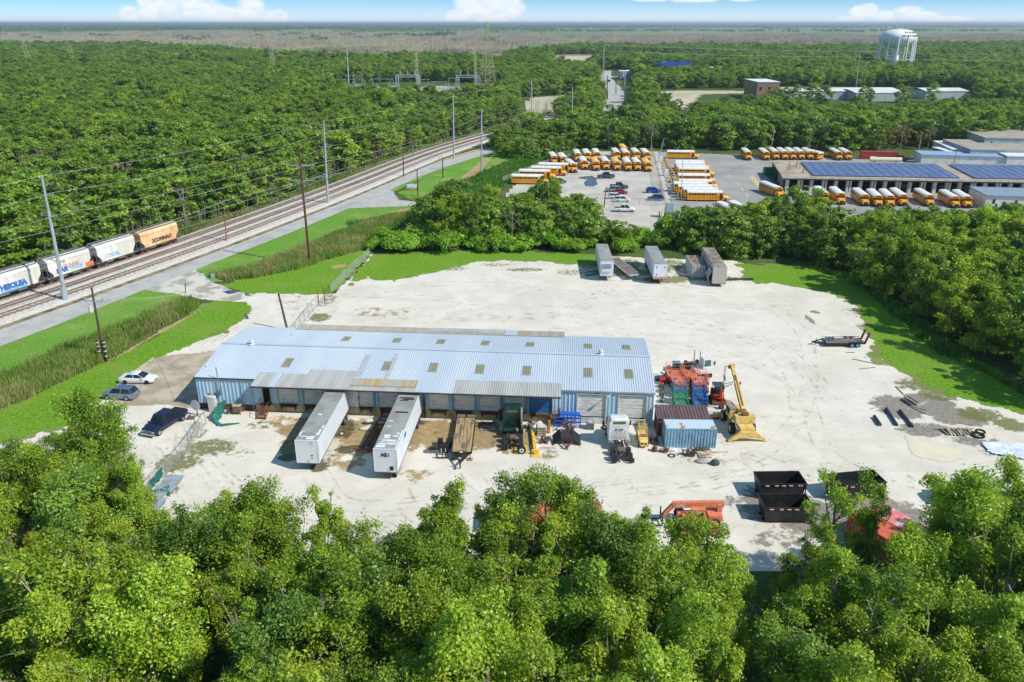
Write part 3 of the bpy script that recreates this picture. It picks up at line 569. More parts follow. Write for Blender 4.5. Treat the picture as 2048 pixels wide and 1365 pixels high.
# --- the near woods along the bottom of the yard
SKY_A = [(-60, 885), (60, 885), (110, 862), (135, 830), (160, 804), (190, 802), (212, 825), (232, 858), (255, 898), (282, 940), (300, 985), (330, 1060), (370, 1020), (400, 992), (470, 975), (530, 1000), (575, 1010), (640, 988), (670, 1020), (720, 1075), (790, 1068), (830, 1080), (845, 990), (900, 975), (950, 1008), (1000, 1000), (1040, 940), (1095, 915), (1150, 935), (1185, 960), (1205, 1010), (1270, 1005), (1300, 1030), (1330, 1080), (1365, 1050), (1390, 1020), (1420, 1030), (1455, 1090), (1480, 1135), (1510, 1110), (1570, 1120), (1620, 1110), (1640, 1060), (1690, 1080), (1740, 1110), (1790, 1130), (1830, 1110), (1850, 990), (1880, 962), (1960, 970), (2030, 935), (2048, 930), (2200, 900)]
NW = [(-36, 24), (36, 24), (70, 44), (74, 62), (52, 60), (30, 57), (12, 60), (-6, 60), (-18, 60), (-30, 62), (-33, 72), (-52, 78), (-70, 80), (-80, 60), (-50, 30)]
NW = [Vector((a, b, 0)) for a, b in NW]
def columns(lst, marks, phrase, group, pick, fromfar=True):
    """trees filed into columns under landmarks of the photograph and counted back from the yard edge"""
    cs = {}
    for (x, y, h) in lst:
        px = Q(x, y, h)[0]; k = min(range(len(marks)), key=lambda i: abs(marks[i][0] - px)); cs.setdefault(k, []).append((x, y, h))
    for k, l in cs.items():
        l.sort(key=lambda t: -t[1] if fromfar else t[1])
        for j, (x, y, h) in enumerate(l): tree(x, y, h, pick(), phrase % (nth(j + 1), marks[k][1]), group)
MA = [(-60, 'beyond the left frame edge'), (60, 'at the left frame edge'), (150, 'below the lawn end'), (235, 'below the grey crossover'), (330, 'below the dark pickup'), (420, 'below the satellite dish'), (520, 'below the rusty steps'), (610, 'below the plain docked trailer'), (700, 'below the rusty ladder frame'), (780, 'below the lettered trailer'), (850, 'below the blue pallet'), (925, 'below the plank-deck trailer'), (1030, 'below the green tractor'), (1135, 'below the blue rack'), (1246, 'below the white tractor'), (1330, 'below the telehandler forks'), (1400, 'below the telehandler'), (1485, 'below the yellow crane'), (1575, 'below the touching dumpsters'), (1700, 'below the separate dumpster'), (1800, 'below the pinkish container'), (1900, 'below the teal truck'), (2000, 'below the plastic sheeting'), (2100, 'at the right frame edge')]
columns(scatter(NW, 4.1, 8, 16, SKY_A, margin=6), MA, '%s tree back from the yard in the near woods, %s', 'trees of the near woods', lambda: NEAR[int(rng.choice(len(NEAR), p=[.18, .16, .16, .16, .08, .14, .12]))])
def top_tree(px, py, h, kind, label, sc=None, name='tree', group=None):
    g = G(px, py, h); return tree(g.x, g.y, h, kind, label, group, sc=sc, name=name)
top_tree(1098, 918, 14.5, NEAR[6], 'tall yellow-green tree rising highest of the near woods, left of the white tractor', sc=1.0)
top_tree(482, 976, 13, NEAR[2], 'bright green tree whose top stands left of the docked trailers at the near wood edge', sc=1.0)
top_tree(642, 990, 12.5, NEAR[1], 'slim green tree top poking up below the first docked trailer', sc=.9)
top_tree(893, 975, 13, NEAR[0], 'round green tree top at the wood edge right of the blue pallet', sc=1.)
top_tree(1398, 1012, 12.5, NEAR[6], 'thin-crowned tree standing in front of the orange telehandler', sc=1.05); top_tree(1905, 972, 12.5, NEAR[3], 'tree hiding the lower half of the teal truck')
top_tree(1688, 952, 12.5, NEAR[5], 'open-crowned leaning tree in front of the right-hand black dumpster', sc=.95)
top_tree(1768, 958, 12.5, NEAR[6], 'feathery tree just right of the separate black dumpster', sc=.9)
top_tree(2036, 938, 14, NEAR[0], 'green tree at the right edge in front of the white plastic sheeting', sc=1.)
top_tree(172, 802, 14.5, NEAR[2], 'broad tree overhanging the silver-blue crossover in the car park', sc=1.0)
top_tree(242, 912, 11, NEAR[5], 'light airy tree below the dark pickup truck', sc=1.0)
top_tree(80, 895, 13, NEAR[0], 'full green tree at the left edge by the lawn end', sc=1.05)
top_tree(95, 1070, 11.5, (YEL[0], YELT, 10.), 'yellow-leaved tree in the left part of the near woods', sc=1.)
top_tree(365, 1300, 9, (YEL[0], YELT, 10.), 'bright yellow-green young tree at the bottom edge, left of centre', sc=.9)
for (px, py, d, lb) in [(252, 1085, 0, 'bare dead tree in the left gap of the near woods'), (1605, 1130, 1, 'grey leafless tree among the bushes below the black dumpsters'), (1680, 1170, 2, 'second bare grey tree below the dumpsters, nearer the bottom edge'), (690, 1120, 2, 'leafless tree beside the gravel gap right of the near woods')]:
    g = G(px, py, 9); t = thing('dead_tree', lb, 'dead tree', g * Vector((1, 1, 0)), .7); o = bpy.data.objects.new('trunk', deads[d]); COL.objects.link(o); o.parent = t
# --- middle thicket and right-hand woods
SKY_B = [(700, 505), (760, 478), (795, 450), (820, 412), (850, 385), (880, 362), (915, 352), (950, 372), (960, 398), (1000, 400), (1020, 380), (1060, 375), (1085, 345), (1115, 345), (1128, 385), (1150, 372), (1190, 392), (1205, 425), (1280, 445), (1330, 450), (1350, 428), (1385, 402), (1430, 408), (1455, 412), (1480, 398), (1540, 390), (1555, 366), (1610, 366), (1650, 392), (1690, 415), (1730, 418), (1780, 402), (1830, 412), (1880, 418), (1940, 412), (2000, 405), (2048, 402), (2200, 395)]
MIDP = [(735, 500), (760, 465), (800, 440), (822, 424), (905, 415), (1000, 412), (1100, 420), (1180, 450), (1250, 478), (1340, 478), (1500, 455), (1640, 448), (2300, 452), (2400, 1000), (2048, 792), (1920, 712), (1822, 640), (1730, 578), (1640, 535), (1560, 518), (1480, 516), (1340, 500), (1200, 498), (1000, 494), (850, 498)]
MW = poly(MIDP); cand = scatter(MW, 4.4, 7.5, 13.5, SKY_B)
cand.sort(key=lambda t: -t[2] / math.hypot(t[0], t[1])); rest = []
nb = 300 - len(TREES) - 14
rest = cand[nb:]; MBk = [(1490, 'below the two tail-on buses'), (1560, 'below the left garage corner'), (1640, 'below the first garage buses'), (1720, 'below the third garage bus'), (1790, 'below the fifth garage bus'), (1860, 'below the seventh garage bus'), (1930, 'below the last garage buses'), (2010, 'below the white office'), (2110, 'at the right frame edge')]; pk = lambda: MID[int(rng.integers(5))]
ML_ = [(760, 'left of the side road mouth'), (850, 'right of the side road mouth'), (930, 'left of the side-on buses'), (1040, 'below the side-on buses'), (1120, 'below the end-on buses'), (1200, 'left of the parked cars'), (1290, 'below the parked cars'), (1400, 'below the tight bus rank'), (1460, 'right of the tight bus rank')]
columns([c for c in cand[:nb] if Q(*c)[0] < 1478], ML_, '%s tree toward the far trailers in the middle thicket, %s', 'trees of the middle thicket', pk)
columns([c for c in cand[:nb] if Q(*c)[0] >= 1478], MBk, '%s tree down toward the lawn in the right-hand woods, %s', 'trees of the right-hand woods', pk)
tree(*G(985, 450).xy, 10, MID[0], 'tall willow-like tree left of the bus yard, in front of the side-on school buses', None)
tree(*G(1110, 455).xy, 11, MID[3], 'slender upright tree between the side-on buses and the pickup trucks', None, sc=.7)
tree(*G(1085, 452).xy, 12, MID[2], 'feathery upright tree standing in front of the left school buses', None, sc=.75)
tree(*G(1010, 302).xy, 9, MID[1], 'round tree beside the road end, left of the bus yard', None)
tree(*G(1035, 318).xy, 8, MID[3], 'small round tree near the tall steel pole by the bus yard', None)
tree(*G(1000, 315).xy, 7, MID[4], 'low dark tree at the bend where the road disappears', None)
# --- bushes and vines
nbush = 0
def bush_at(px, py, s, i): 
    global nbush; nbush += 1; g = G(px, py); t = thing('bush', nth(nbush) + ' vine-covered bush from the left in the hedge along the far fence', 'bush', (g.x, g.y, 0), GR.uniform(0, 6), 'vine-covered bushes'); o = bpy.data.objects.new('foliage', BUSH[i][0]); COL.objects.link(o); o.parent = t; t.scale = (s * GR.uniform(.85, 1.5), s, s * GR.uniform(.65, 1.3))
BL_ = []
for k in range(58):
    px = 745 + k * 13.2 + GR.uniform(-6, 6)
    if px < 1500: BL_.append((px, 506 - GR.uniform(0, 22) - (6 if px > 1180 else 0), GR.uniform(.45, 1.5) if px < 1160 else GR.uniform(.4, 1.05)))
BL_ += [(905, 470, 2.2), (990, 480, 2.2), (940, 455, 2.4), (860, 478, 1.8), (1045, 470, 2.), (1100, 480, 1.8), (880, 500, 1.5), (1180, 480, 1.6), (800, 490, 1.4), (1240, 490, 1.3), (1330, 492, 1.4), (1420, 500, 1.3), (1400, 512, .8), (1440, 505, 1.1), (1480, 515, 1.2), (1250, 505, 1.)]
for i, (px, py, s) in enumerate(sorted(BL_)): bush_at(px, py, s, i % 3)
# --- everything farther: woodland scattered as one mass
def gn_scatter(name, pts, sc, rot, idx, protos):
    me = bpy.data.meshes.new(name); n = len(pts); me.vertices.add(n); me.vertices.foreach_set('co', np.asarray(pts, np.float32).ravel())
    a = me.attributes.new('sc', 'FLOAT_VECTOR', 'POINT'); a.data.foreach_set('vector', np.asarray(sc, np.float32).ravel())
    a = me.attributes.new('rt', 'FLOAT', 'POINT'); a.data.foreach_set('value', np.asarray(rot, np.float32)); a = me.attributes.new('ix', 'INT', 'POINT'); a.data.foreach_set('value', np.asarray(idx, np.int32))
    o = bpy.data.objects.new(name, me); COL.objects.link(o); nt = bpy.data.node_groups.new(name, 'GeometryNodeTree')
    nt.interface.new_socket('Geometry', in_out='INPUT', socket_type='NodeSocketGeometry'); nt.interface.new_socket('Geometry', in_out='OUTPUT', socket_type='NodeSocketGeometry')
    gi = nt.nodes.new('NodeGroupInput'); go = nt.nodes.new('NodeGroupOutput'); jn = nt.nodes.new('GeometryNodeJoinGeometry')
    for p in protos:
        q = nt.nodes.new('GeometryNodeObjectInfo'); q.inputs['Object'].default_value = p; q.inputs['As Instance'].default_value = True; nt.links.new(q.outputs['Geometry'], jn.inputs[0])
    ip = nt.nodes.new('GeometryNodeInstanceOnPoints'); ip.inputs['Pick Instance'].default_value = True
    nt.links.new(gi.outputs[0], ip.inputs['Points']); nt.links.new(jn.outputs[0], ip.inputs['Instance'])
    def na(nm, t): q = nt.nodes.new('GeometryNodeInputNamedAttribute'); q.data_type = t; q.inputs['Name'].default_value = nm; return q.outputs['Attribute']
    nt.links.new(na('ix', 'INT'), ip.inputs['Instance Index']); nt.links.new(na('sc', 'FLOAT_VECTOR'), ip.inputs['Scale'])
    cx = nt.nodes.new('ShaderNodeCombineXYZ'); nt.links.new(na('rt', 'FLOAT'), cx.inputs[2]); er = nt.nodes.new('FunctionNodeEulerToRotation'); nt.links.new(cx.outputs[0], er.inputs[0]); nt.links.new(er.outputs[0], ip.inputs['Rotation'])
    nt.links.new(ip.outputs[0], go.inputs[0]); md = o.modifiers.new('scatter', 'NODES'); md.node_group = nt; return o
def treeproto(n, Rr, z0, z1, leaf, ncl, seed, m, trunk=True):
    v, f, t, c = crown_np(n, Rr, z0, z1, leaf, ncl, seed, clr=(.22, .42), col=.5); mi = np.zeros(len(f)); mats = [m]
    if trunk:
        tb = MB(); limbs(tb, darkbark, z1 * .65, c, .16, GR, nb=3); tf = [q for q in tb.f if len(q) == 4]; tv = np.array([tuple(q) for q in tb.v]); k = len(v)
        v = np.vstack([v, tv]); f = np.vstack([f, np.array(tf) + k]); mi = np.concatenate([mi, np.ones(len(tf))]); t = np.concatenate([t, np.zeros(len(tf))]); mats.append(darkbark)
    return npmesh('tree', v, f, mats, mi, {'tint': ('FACE', t)}, link=False)
midp = [treeproto(4600, 3.6, .4, 12, .42, 38, 400 + i, m) for i, m in enumerate((LW, LW, LD, LW, LD, LW))]
farp = [treeproto(1900, 4.2, .3, 12, .68, 30, 420 + i, m, False) for i, m in enumerate((LW, LD, LW, LD))]
brn = [treeproto(800, 2.6, 1.5, 8, .5, 14, 440, LB)]
WP, WS, WR, WI = [], [], [], []
dpo = bpy.data.objects.new('dead_tree', deads[0]); protos = midp + farp + brn + [dpo]
def addw(lst, near, wide=1.):
    for (x, y, h) in lst:
        d = math.hypot(x, y); i = int(rng.integers(6)) if d < near else 6 + int(rng.integers(4))
        if d < 600 and rng.random() < .012: i = 10
        if d < 1100 and rng.random() < .018: i = 11
        elif d > 350 and rng.random() < .05: h *= 1.3
        s = h / 12; w = s * wide * rng.uniform(1.0, 1.45); WP.append((x, y, 0)); WS.append((w, w, s)); WR.append(rng.uniform(0, 6.28)); WI.append(i)
addw(rest, 450)
# left forest
SKY_E = [(-200, 78), (250, 80), (275, 74), (300, 82), (450, 88), (520, 94), (560, 98), (640, 100), (760, 104), (850, 98), (1000, 106), (1050, 112), (1100, 122), (1200, 140)]
sub1 = poly([(640, 172), (720, 166), (850, 164), (1015, 168), (1015, 200), (880, 212), (700, 205), (650, 195)])
treeline_w = offset(T1, -7.5); tl = [v for v in treeline_w if v.y < 560]
ex = [poly([(1095, 110), (1400, 108), (1440, 119), (1380, 124), (1250, 122), (1200, 124), (1165, 142), (1100, 142)]), poly([(1290, 178), (1540, 178), (1540, 200), (1400, 228), (1340, 228), (1295, 205)]), poly([(1185, 140), (1250, 140), (1278, 170), (1268, 250), (1196, 250), (1190, 200)]), poly([(1490, 172), (1860, 176), (1960, 180), (1960, 205), (1490, 209)]), poly([(1175, 146), (1330, 142), (1480, 142), (1480, 158), (1175, 158)]), poly([(1020, 196), (1160, 186), (1180, 214), (1100, 240), (1020, 240)]), poly([(1765, 135), (1830, 135), (1835, 147), (1760, 147)])]
LFOR = [Vector((-160, 60, 0))] + tl + [Vector((95, 620, 0)), Vector((100, 1000, 0)), Vector((-60, 1250, 0)), Vector((-700, 1900, 0)), Vector((-1500, 1950, 0)), Vector((-900, 900, 0)), Vector((-300, 200, 0))]
def clip(pw, lo, hi): # split by distance
    return lo, hi
def ring(lst, lo, hi): return [t for t in lst if lo <= math.hypot(t[0], t[1]) < hi]
addw(ring(scatter(LFOR, 5.4, 7, 14.5, SKY_E, exclude=[sub1] + ex), 0, 380), 330)
addw(ring(scatter(LFOR, 6.7, 7.5, 14.5, SKY_E, exclude=[sub1] + ex), 380, 800), 330, 1.1)
addw(ring(scatter(LFOR, 9.5, 7.5, 15, SKY_E, exclude=[sub1] + ex), 800, 2100), 330, 1.45)
# woods behind the bus yard
SKY_D = [(1000, 160), (1090, 235), (1130, 225), (1160, 205), (1215, 222), (1250, 205), (1290, 196), (1330, 208), (1370, 222), (1400, 212), (1440, 192), (1500, 208), (1560, 196), (1640, 204), (1700, 196), (1760, 205), (1840, 200), (1960, 192), (2048, 190), (2200, 185)]
DW = poly([(1035, 290), (1070, 262), (1120, 232), (1160, 222), (1220, 220), (1290, 222), (1400, 226), (1480, 212), (1560, 205), (1700, 200), (2250, 196), (2500, 300), (1950, 303), (1880, 300), (1700, 303), (1480, 302), (1330, 298), (1310, 300), (1170, 300), (1120, 304), (1085, 296)])
addw(scatter(DW, 5.6, 8.5, 13.5, SKY_D), 380)
addw(scatter(poly([(985, 296), (1004, 316), (1060, 326), (1090, 322), (1150, 302), (1110, 288), (1064, 258), (1016, 280)]), 4.6, 4.5, 9), 500)
# far right woods
SKY_F = [(1000, 96), (1040, 92), (1100, 86), (1150, 80), (1220, 82), (1300, 84), (1400, 80), (1500, 82), (1600, 84), (1700, 82), (1760, 84), (1860, 80), (1950, 80), (2048, 78), (2200, 78)]
FW = poly([(1010, 106), (1060, 104), (1200, 96), (1400, 94), (1700, 94), (2250, 92), (2400, 200), (1960, 205), (1500, 210), (1230, 232), (1120, 240), (1010, 240)])
addw(ring(scatter(FW, 7, 9, 13, None, exclude=ex), 0, 850), 330, 1.15)
addw(ring(scatter(FW, 10, 9, 14, SKY_F, exclude=ex), 850, 2400), 330, 1.5)
addw(scatter(poly([(1290, 205), (1400, 232), (1500, 214), (1560, 206), (1560, 216), (1290, 232)]), 7, 6, 9), 600)
o = gn_scatter('woodland', WP, WS, WR, WI, protos); stuff(o, 'dense green subtropical woodland stretching to the marsh beyond the railway and the bus yard', 'woodland')
# far tree belts near the horizon, islands of trees and the bleached dead swamp forest
clp = []
for s in range(3):
    g = np.random.default_rng(500 + s); vs, fs, ts = [], [], []
    for k in range(16):
        v, f, t, c = crown_np(150, 9, 0, g.uniform(9, 17), 4.2, 7, 600 + s * 20 + k); v = v + np.array([g.uniform(-75, 75), g.uniform(-14, 14), 0]); fs.append(f + sum(len(q) for q in vs)); vs.append(v); ts.append(t)
    clp.append(npmesh('tree_clump', np.vstack(vs), np.vstack(fs), [LD], attrs={'tint': ('FACE', np.concatenate(ts))}, link=False))
P2, S2, R2, I2 = [], [], [], []
def belt(pts, n, hs=(.8, 1.2), w=1.):
    for _ in range(n):
        k = rng.integers(len(pts) - 1); t = rng.random(); px = pts[k][0] * (1 - t) + pts[k + 1][0] * t; py = pts[k][1] * (1 - t) + pts[k + 1][1] * t + rng.uniform(-1, 1) * pts[k][2]
        if py < 48.2: py = 48.2 + rng.random()
        q = G(px, py); h = rng.uniform(*hs); P2.append(q[:]); S2.append((w, w, h)); R2.append(rng.uniform(-.3, .3)); I2.append(rng.integers(3))
belt([(-150, 58, 3), (200, 58, 3), (400, 58, 3), (900, 56, 2), (2200, 54, 2)], 900, (.8, 1.5), 1.8)
belt([(-150, 53, 2), (2200, 52, 1.5)], 900, (.8, 1.6), 2.5)
belt([(-150, 49.8, .8), (2200, 49.8, .8)], 900, (.9, 1.8), 5)
belt([(-50, 60, 3), (700, 62, 3), (1100, 60, 3), (2200, 60, 3)], 130, (.5, 1.), .8)
belt([(-50, 74, 5), (500, 78, 6), (1000, 84, 8)], 36, (.5, .9), .22)
belt([(1050, 64, .6), (1300, 63, .8), (1700, 65, .8), (2200, 62, 1)], 40, (.7, 1.1), .7)
belt([(560, 72, 3), (860, 74, 3), (900, 70, 4), (1000, 68, 5)], 26, (.6, 1.), .35)
belt([(-50, 64, 2), (150, 63, 2), (250, 62, 2)], 60, (.5, .9), .8)
o = gn_scatter('far_tree_belt', P2, S2, R2, I2, clp); stuff(o, 'blue-green belts of distant trees lying along the horizon', 'far woods')
dcl = []
for s in range(3):
    g = random.Random(70 + s); mb = MB()
    for k in range(26):
        x, y, h = g.uniform(-22, 22), g.uniform(-12, 12), g.uniform(4, 10); p = Vector((x, y, 0)); q = Vector((x + g.uniform(-1, 1), y, h)); mb.cyl(p, q, .34, .1, swampm, 3, cap=False)
        for _ in range(4): e = p.lerp(q, g.uniform(.4, .95)); mb.cyl(e, e + Vector((g.uniform(-2.2, 2.2), g.uniform(-1, 1), g.uniform(.4, 2.4))), .16, .08, swampm, 3, cap=False)
    o = mb.build('dead_clump', fix=False); COL.objects.unlink(o); dcl.append(o)
P3, S3, R3, I3 = [], [], [], []
for (pts, dens) in (([(-160, 66), (600, 66), (760, 70), (1000, 74), (1100, 82), (1000, 108), (700, 106), (560, 102), (480, 92), (-160, 84)], 2600), ([(-160, 60), (700, 60), (1100, 66), (1100, 84), (700, 78), (-160, 68)], 1200), ([(1000, 72), (2200, 70), (2200, 88), (1000, 92)], 2000), ([(600, 55), (1400, 53), (1400, 60), (600, 62)], 600)):
    pw = poly(pts); x0, x1 = min(p[0] for p in pts), max(p[0] for p in pts); y0, y1 = min(p[1] for p in pts), max(p[1] for p in pts)
    for _ in range(dens):
        q = G(rng.uniform(x0, x1), rng.uniform(y0, y1))
        if psd(q.x, q.y, pw) > 0 and fnoise(q.x, q.y, 260) > .42: P3.append(q[:]); s = rng.uniform(.7, 1.15); S3.append((1.3, 1.3, s)); R3.append(rng.uniform(0, 6.28)); I3.append(rng.integers(3))
o = gn_scatter('dead_swamp_trees', P3, S3, R3, I3, dcl); stuff(o, 'grey-brown stands of dead bare trees covering the marsh below the horizon', 'dead woods')

# --- cattail reeds, tall weeds and scrub
def blades(name, polys, n, h, w, mats, label, rs=6, thr=.35, lean=.25):
    pts = [p for q in polys for p in q]; x0, x1 = min(p[0] for p in pts), max(p[0] for p in pts); y0, y1 = min(p[1] for p in pts), max(p[1] for p in pts)
    x = rng.uniform(x0, x1, n * 8); y = rng.uniform(y0, y1, n * 8); k = np.zeros(len(x), bool)
    for q in polys: k |= psd(x, y, q) + (fnoise(x, y, rs) - .5) * 2 > 0
    k &= fnoise(x, y, rs) > thr; x, y = x[k][:n], y[k][:n]; n = len(x); hh = h * rng.uniform(.5, 1.1, n) * (.6 + .8 * fnoise(x, y, rs * .7)); a = rng.uniform(0, 6.28, n)
    dx, dy = np.cos(a) * w / 2, np.sin(a) * w / 2; lx, ly = rng.normal(0, lean, n) * hh, rng.normal(0, lean, n) * hh; Z = np.zeros(n)
    v = np.stack([np.stack([x - dx, y - dy, Z], 1), np.stack([x + dx, y + dy, Z], 1), np.stack([x + dx * .3 + lx, y + dy * .3 + ly, hh], 1), np.stack([x - dx * .3 + lx, y - dy * .3 + ly, hh], 1)], 1).reshape(-1, 3)
    tint = np.clip(fnoise(x, y, 3.5) * .9 + rng.uniform(-.2, .3, n), 0, 1); mi = (rng.random(n) < .5 * (fnoise(x, y, 7) > .56)).astype(int) if len(mats) > 1 else None
    o = npmesh(name, v, np.arange(4 * n).reshape(n, 4), mats, mi, {'tint': ('FACE', tint)}); return stuff(o, label, 'reeds' if 'reed' in name else 'weeds')
reedm = leaf_mat('cattail_leaves', (96, 122, 48), (128, 152, 68), (168, 180, 100)); strawm = leaf_mat('dry_straw', (150, 134, 92), (176, 160, 116), (196, 182, 140)); weedm = leaf_mat('weed_leaves', (60, 104, 22), (86, 132, 32), (120, 160, 52))
R1 = poly([(-300, 905), (-300, 960), (0, 822), (60, 800), (110, 772), (208, 722), (300, 668), (350, 640), (400, 618), (385, 604), (345, 612), (250, 652), (110, 708), (0, 766)])
R2p = poly([(418, 552), (450, 565), (520, 556), (600, 540), (650, 520), (735, 498), (760, 470), (820, 430), (745, 442), (640, 482), (520, 532), (455, 548)])
blades('reed_bed', [R1, R2p], 52000, 1.5, .12, [reedm, strawm], 'tall green cattail reeds with dry straw clumps filling the ditch beside the road', thr=.15)
RW = poly([(1560, 522), (1640, 535), (1730, 575), (1830, 642), (1930, 712), (2060, 792), (2300, 950), (2300, 900), (2048, 790), (1870, 705), (1800, 640), (1700, 562), (1600, 532)])
WD = poly([(690, 448), (760, 440), (830, 425), (880, 408), (900, 375), (1000, 330), (1110, 300), (1140, 318), (1060, 335), (1020, 365), (960, 405), (860, 430), (800, 455), (750, 495), (735, 498), (740, 470)])
blades('weed_patch', [RW, WD], 40000, 1.1, .22, [weedm], 'rank dark green weeds between the mown grass and the trees', thr=.1, lean=.4)
RS = [v for v in T1 if v.y < 470]; rsw = offset(RS, -7.5) + offset(RS, -2.9)[::-1]
blades('scrub_patch', [rsw], 16000, 1.5, .2, [weedm, strawm], 'mixed green and straw-coloured scrub along the far side of the railway', rs=9, thr=.35, lean=.5)
# leafless brush between forest and railway
bb = MB(); g = random.Random(9)
for p in offset(T1, -6.8):
    if p.y > 480 or p.y < 120: continue
    for _ in range(2):
        q = p + Vector((g.uniform(-3, 2), g.uniform(-5, 5), 0)); h = g.uniform(3, 7.5); top = q + Vector((g.uniform(-1, 1), g.uniform(-1, 1), h)); bb.tube([q, q.lerp(top, .5) + Vector((.2, 0, 0)), top], .09, deadm, 3, .03)
        for _ in range(9): e = q.lerp(top, g.uniform(.3, 1)); bb.tube([e, e + Vector((g.uniform(-1.6, 1.6), g.uniform(-1.6, 1.6), g.uniform(.2, 1.5)))], .035, deadm, 3, .02)
stuff(bb.build('bare_brush', fix=False), 'grey leafless brush standing along the forest edge beside the railway', 'brush')
# ---------------------------------------------------------------- the blue warehouse
white = mat('white_paint', (214, 216, 214), (188, 190, 186), scale=.9, rough=.5)
BZ = R(-4.6); BO = Vector((-41.05, 91.75, 0)); BL = 58.9; BD = 18.0; EZ, RZ = 4.6, 5.6
bex = Vector((math.cos(BZ), math.sin(BZ), 0)); bey = Vector((-math.sin(BZ), math.cos(BZ), 0))
def BW(u, v, z=0): return BO + bex * u + bey * v + Vector((0, 0, z))
def wu(px, z, v=0.):           # length along the wall seen at photograph column px
    lo, hi = -20., 80.
    for _ in range(40):
        m = (lo + hi) / 2; p = BW(m, v, z)
        if Q(*p)[0] < px: lo = m
        else: hi = m
    return lo
bluew = mat('pale_blue_steel_siding', (160, 194, 216), (180, 206, 220), scale=.7, rough=.5, lo=.4, hi=.7, stretch=(1.5, 1.5, .2))
rustb = mat('rusty_brown_skirt', (104, 62, 48), (78, 50, 42), scale=1.5, rough=.9)
foun = mat('stained_concrete_dock', (186, 170, 128), (140, 126, 92), scale=.8, rough=.9)
roofb = mat('blue_grey_roof_metal', (184, 196, 208), (194, 204, 213), scale=.25, rough=.45, metal=.05, stretch=(1, .12, 1))
roofg = mat('dull_galvanised_roof', (182, 183, 180), (166, 166, 162), scale=.4, rough=.55, metal=.05, stretch=(1.5, .15, 1))
roofr = mat('rust_streaked_roof', (168, 166, 154), (180, 150, 92), scale=1.0, rough=.7, lo=.5, hi=.6, stretch=(1.6, .04, 1))
skyl = mat('weathered_fibreglass_skylight', (128, 130, 108), (150, 148, 118), scale=3, rough=.6, stretch=(3, .3, 1))
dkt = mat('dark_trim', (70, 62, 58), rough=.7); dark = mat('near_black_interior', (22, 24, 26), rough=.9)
doorw = mat('grimy_white_roller_door', (222, 222, 216), (196, 194, 184), scale=1.2, rough=.6, stretch=(.6, 1, 2))
doorb = mat('blue_roller_door', (34, 110, 168), (28, 92, 146), scale=1.2, rough=.5)
bumper = mat('rusty_dock_bumper', (84, 54, 46), (54, 42, 38), scale=4, rough=.9)
wh = thing('warehouse', 'long low pale-blue metal warehouse with a ribbed blue-grey roof and a row of loading doors', 'warehouse', BO, BZ)
def corr(mb, u0, u1, fz, v0, v1, m, pitch=.3, dep=.045, cut=None):
    """ribbed sheet; ribs run along v; fz(v) height"""
    us = []; u = u0
    while u < u1 - 1e-6:
        us += [(u, 0), (u + pitch * .62, 0), (u + pitch * .72, dep), (u + pitch * .9, dep)]; u += pitch
    us = [q for q in us if q[0] < u1] + [(u1, 0)]
    vsx = v0 if isinstance(v0, (list, tuple)) else (v0, v1); vs = [(a, v, fz(v) + h) for v in vsx for a, h in us]; n = len(us)
    mb.add(vs, [(j * n + i, j * n + i + 1, (j + 1) * n + i + 1, (j + 1) * n + i) for j in range(len(vsx) - 1) for i in range(n - 1)], m)
    return mb
half = BD / 2
rz_ = lambda v: RZ - abs(v - half) * (RZ - EZ) / half
def wall_panel(name, x0, x1, z0, z1, v, m, face=-1, pitch=.5, dep=.06, ax='u'):
    mb = MB(); xs = []; x = x0
    while x < x1 - 1e-6: xs += [(x, 0), (x + pitch * .55, 0), (x + pitch * .68, dep), (x + pitch * .87, dep)]; x += pitch
    xs = [q for q in xs if q[0] < x1] + [(x1, 0)]; n = len(xs)
    zz1 = z1 if callable(z1) else (lambda a: z1)
    if ax == 'u': vs = [(a, v + face * h, z0) for a, h in xs] + [(a, v + face * h, zz1(a)) for a, h in xs]
    else: vs = [(v + face * h, a, z0) for a, h in xs] + [(v + face * h, a, zz1(a)) for a, h in xs]
    mb.add(vs, [(i, i + 1, n + i + 1, n + i) for i in range(n - 1)], m); return mb
# openings on the front wall (u0,u1,z0,z1,kind)
def o2(a, b, z): return wu(a, z), wu(b, z)
ops = []
DZ = 1.2
for a, b in ((556, 596), (606, 645), (654, 690), (715, 747), (756, 796), (801, 839), (857, 897), (907, 948), (958, 1000), (1009, 1050), (1057, 1105)): u0, u1 = o2(a, b, 2.4); ops.append([u0, u1, DZ, 3.75, 'dock'])
ops[-1][4] = 'blue'; ops[2][4] = 'open'; ops[5][4] = 'open'
u0, u1 = o2(527.5, 540, 2.2); ops.append([u0, u1, 1.2, 3.35, 'man'])
for a, b in ((1154, 1211), (1236, 1292)): u0, u1 = o2(a, b, 2); ops.append([u0, u1, .12, 4.1, 'drive'])
ops.sort(); uL = wu(512, 1, 0); uR = wu(1123, 1, 0)
fw = MB(); sk = MB(); prev = 0.
def base_z(u): return .85 if u < uL else (1.15 if u < uR else .05)
edges = [0.] + [e for o_ in ops for e in (o_[0], o_[1])] + [BL]
for i in range(0, len(edges), 2):
    a, b = edges[i], edges[i + 1]
    for c, d in ((a, min(b, uL)), (max(a, uL), min(b, uR)), (max(a, uR), b)):
        if d - c > .05:
            q = wall_panel('', c, d, base_z((c + d) / 2), EZ - .05, 0, bluew); fw.add(q.v, q.f, bluew)
for (a, b, z0, z1, k) in ops: q = wall_panel('', a, b, z1, EZ - .05, 0, bluew); fw.add(q.v, q.f, bluew)
for x, fc in ((0., -1), (BL, 1)):
    q = wall_panel('', .02, BD - .02, .85 if x == 0 else .05, lambda a: rz_(a) - .06, x, bluew, face=fc, ax='v'); fw.add(q.v, q.f, bluew)
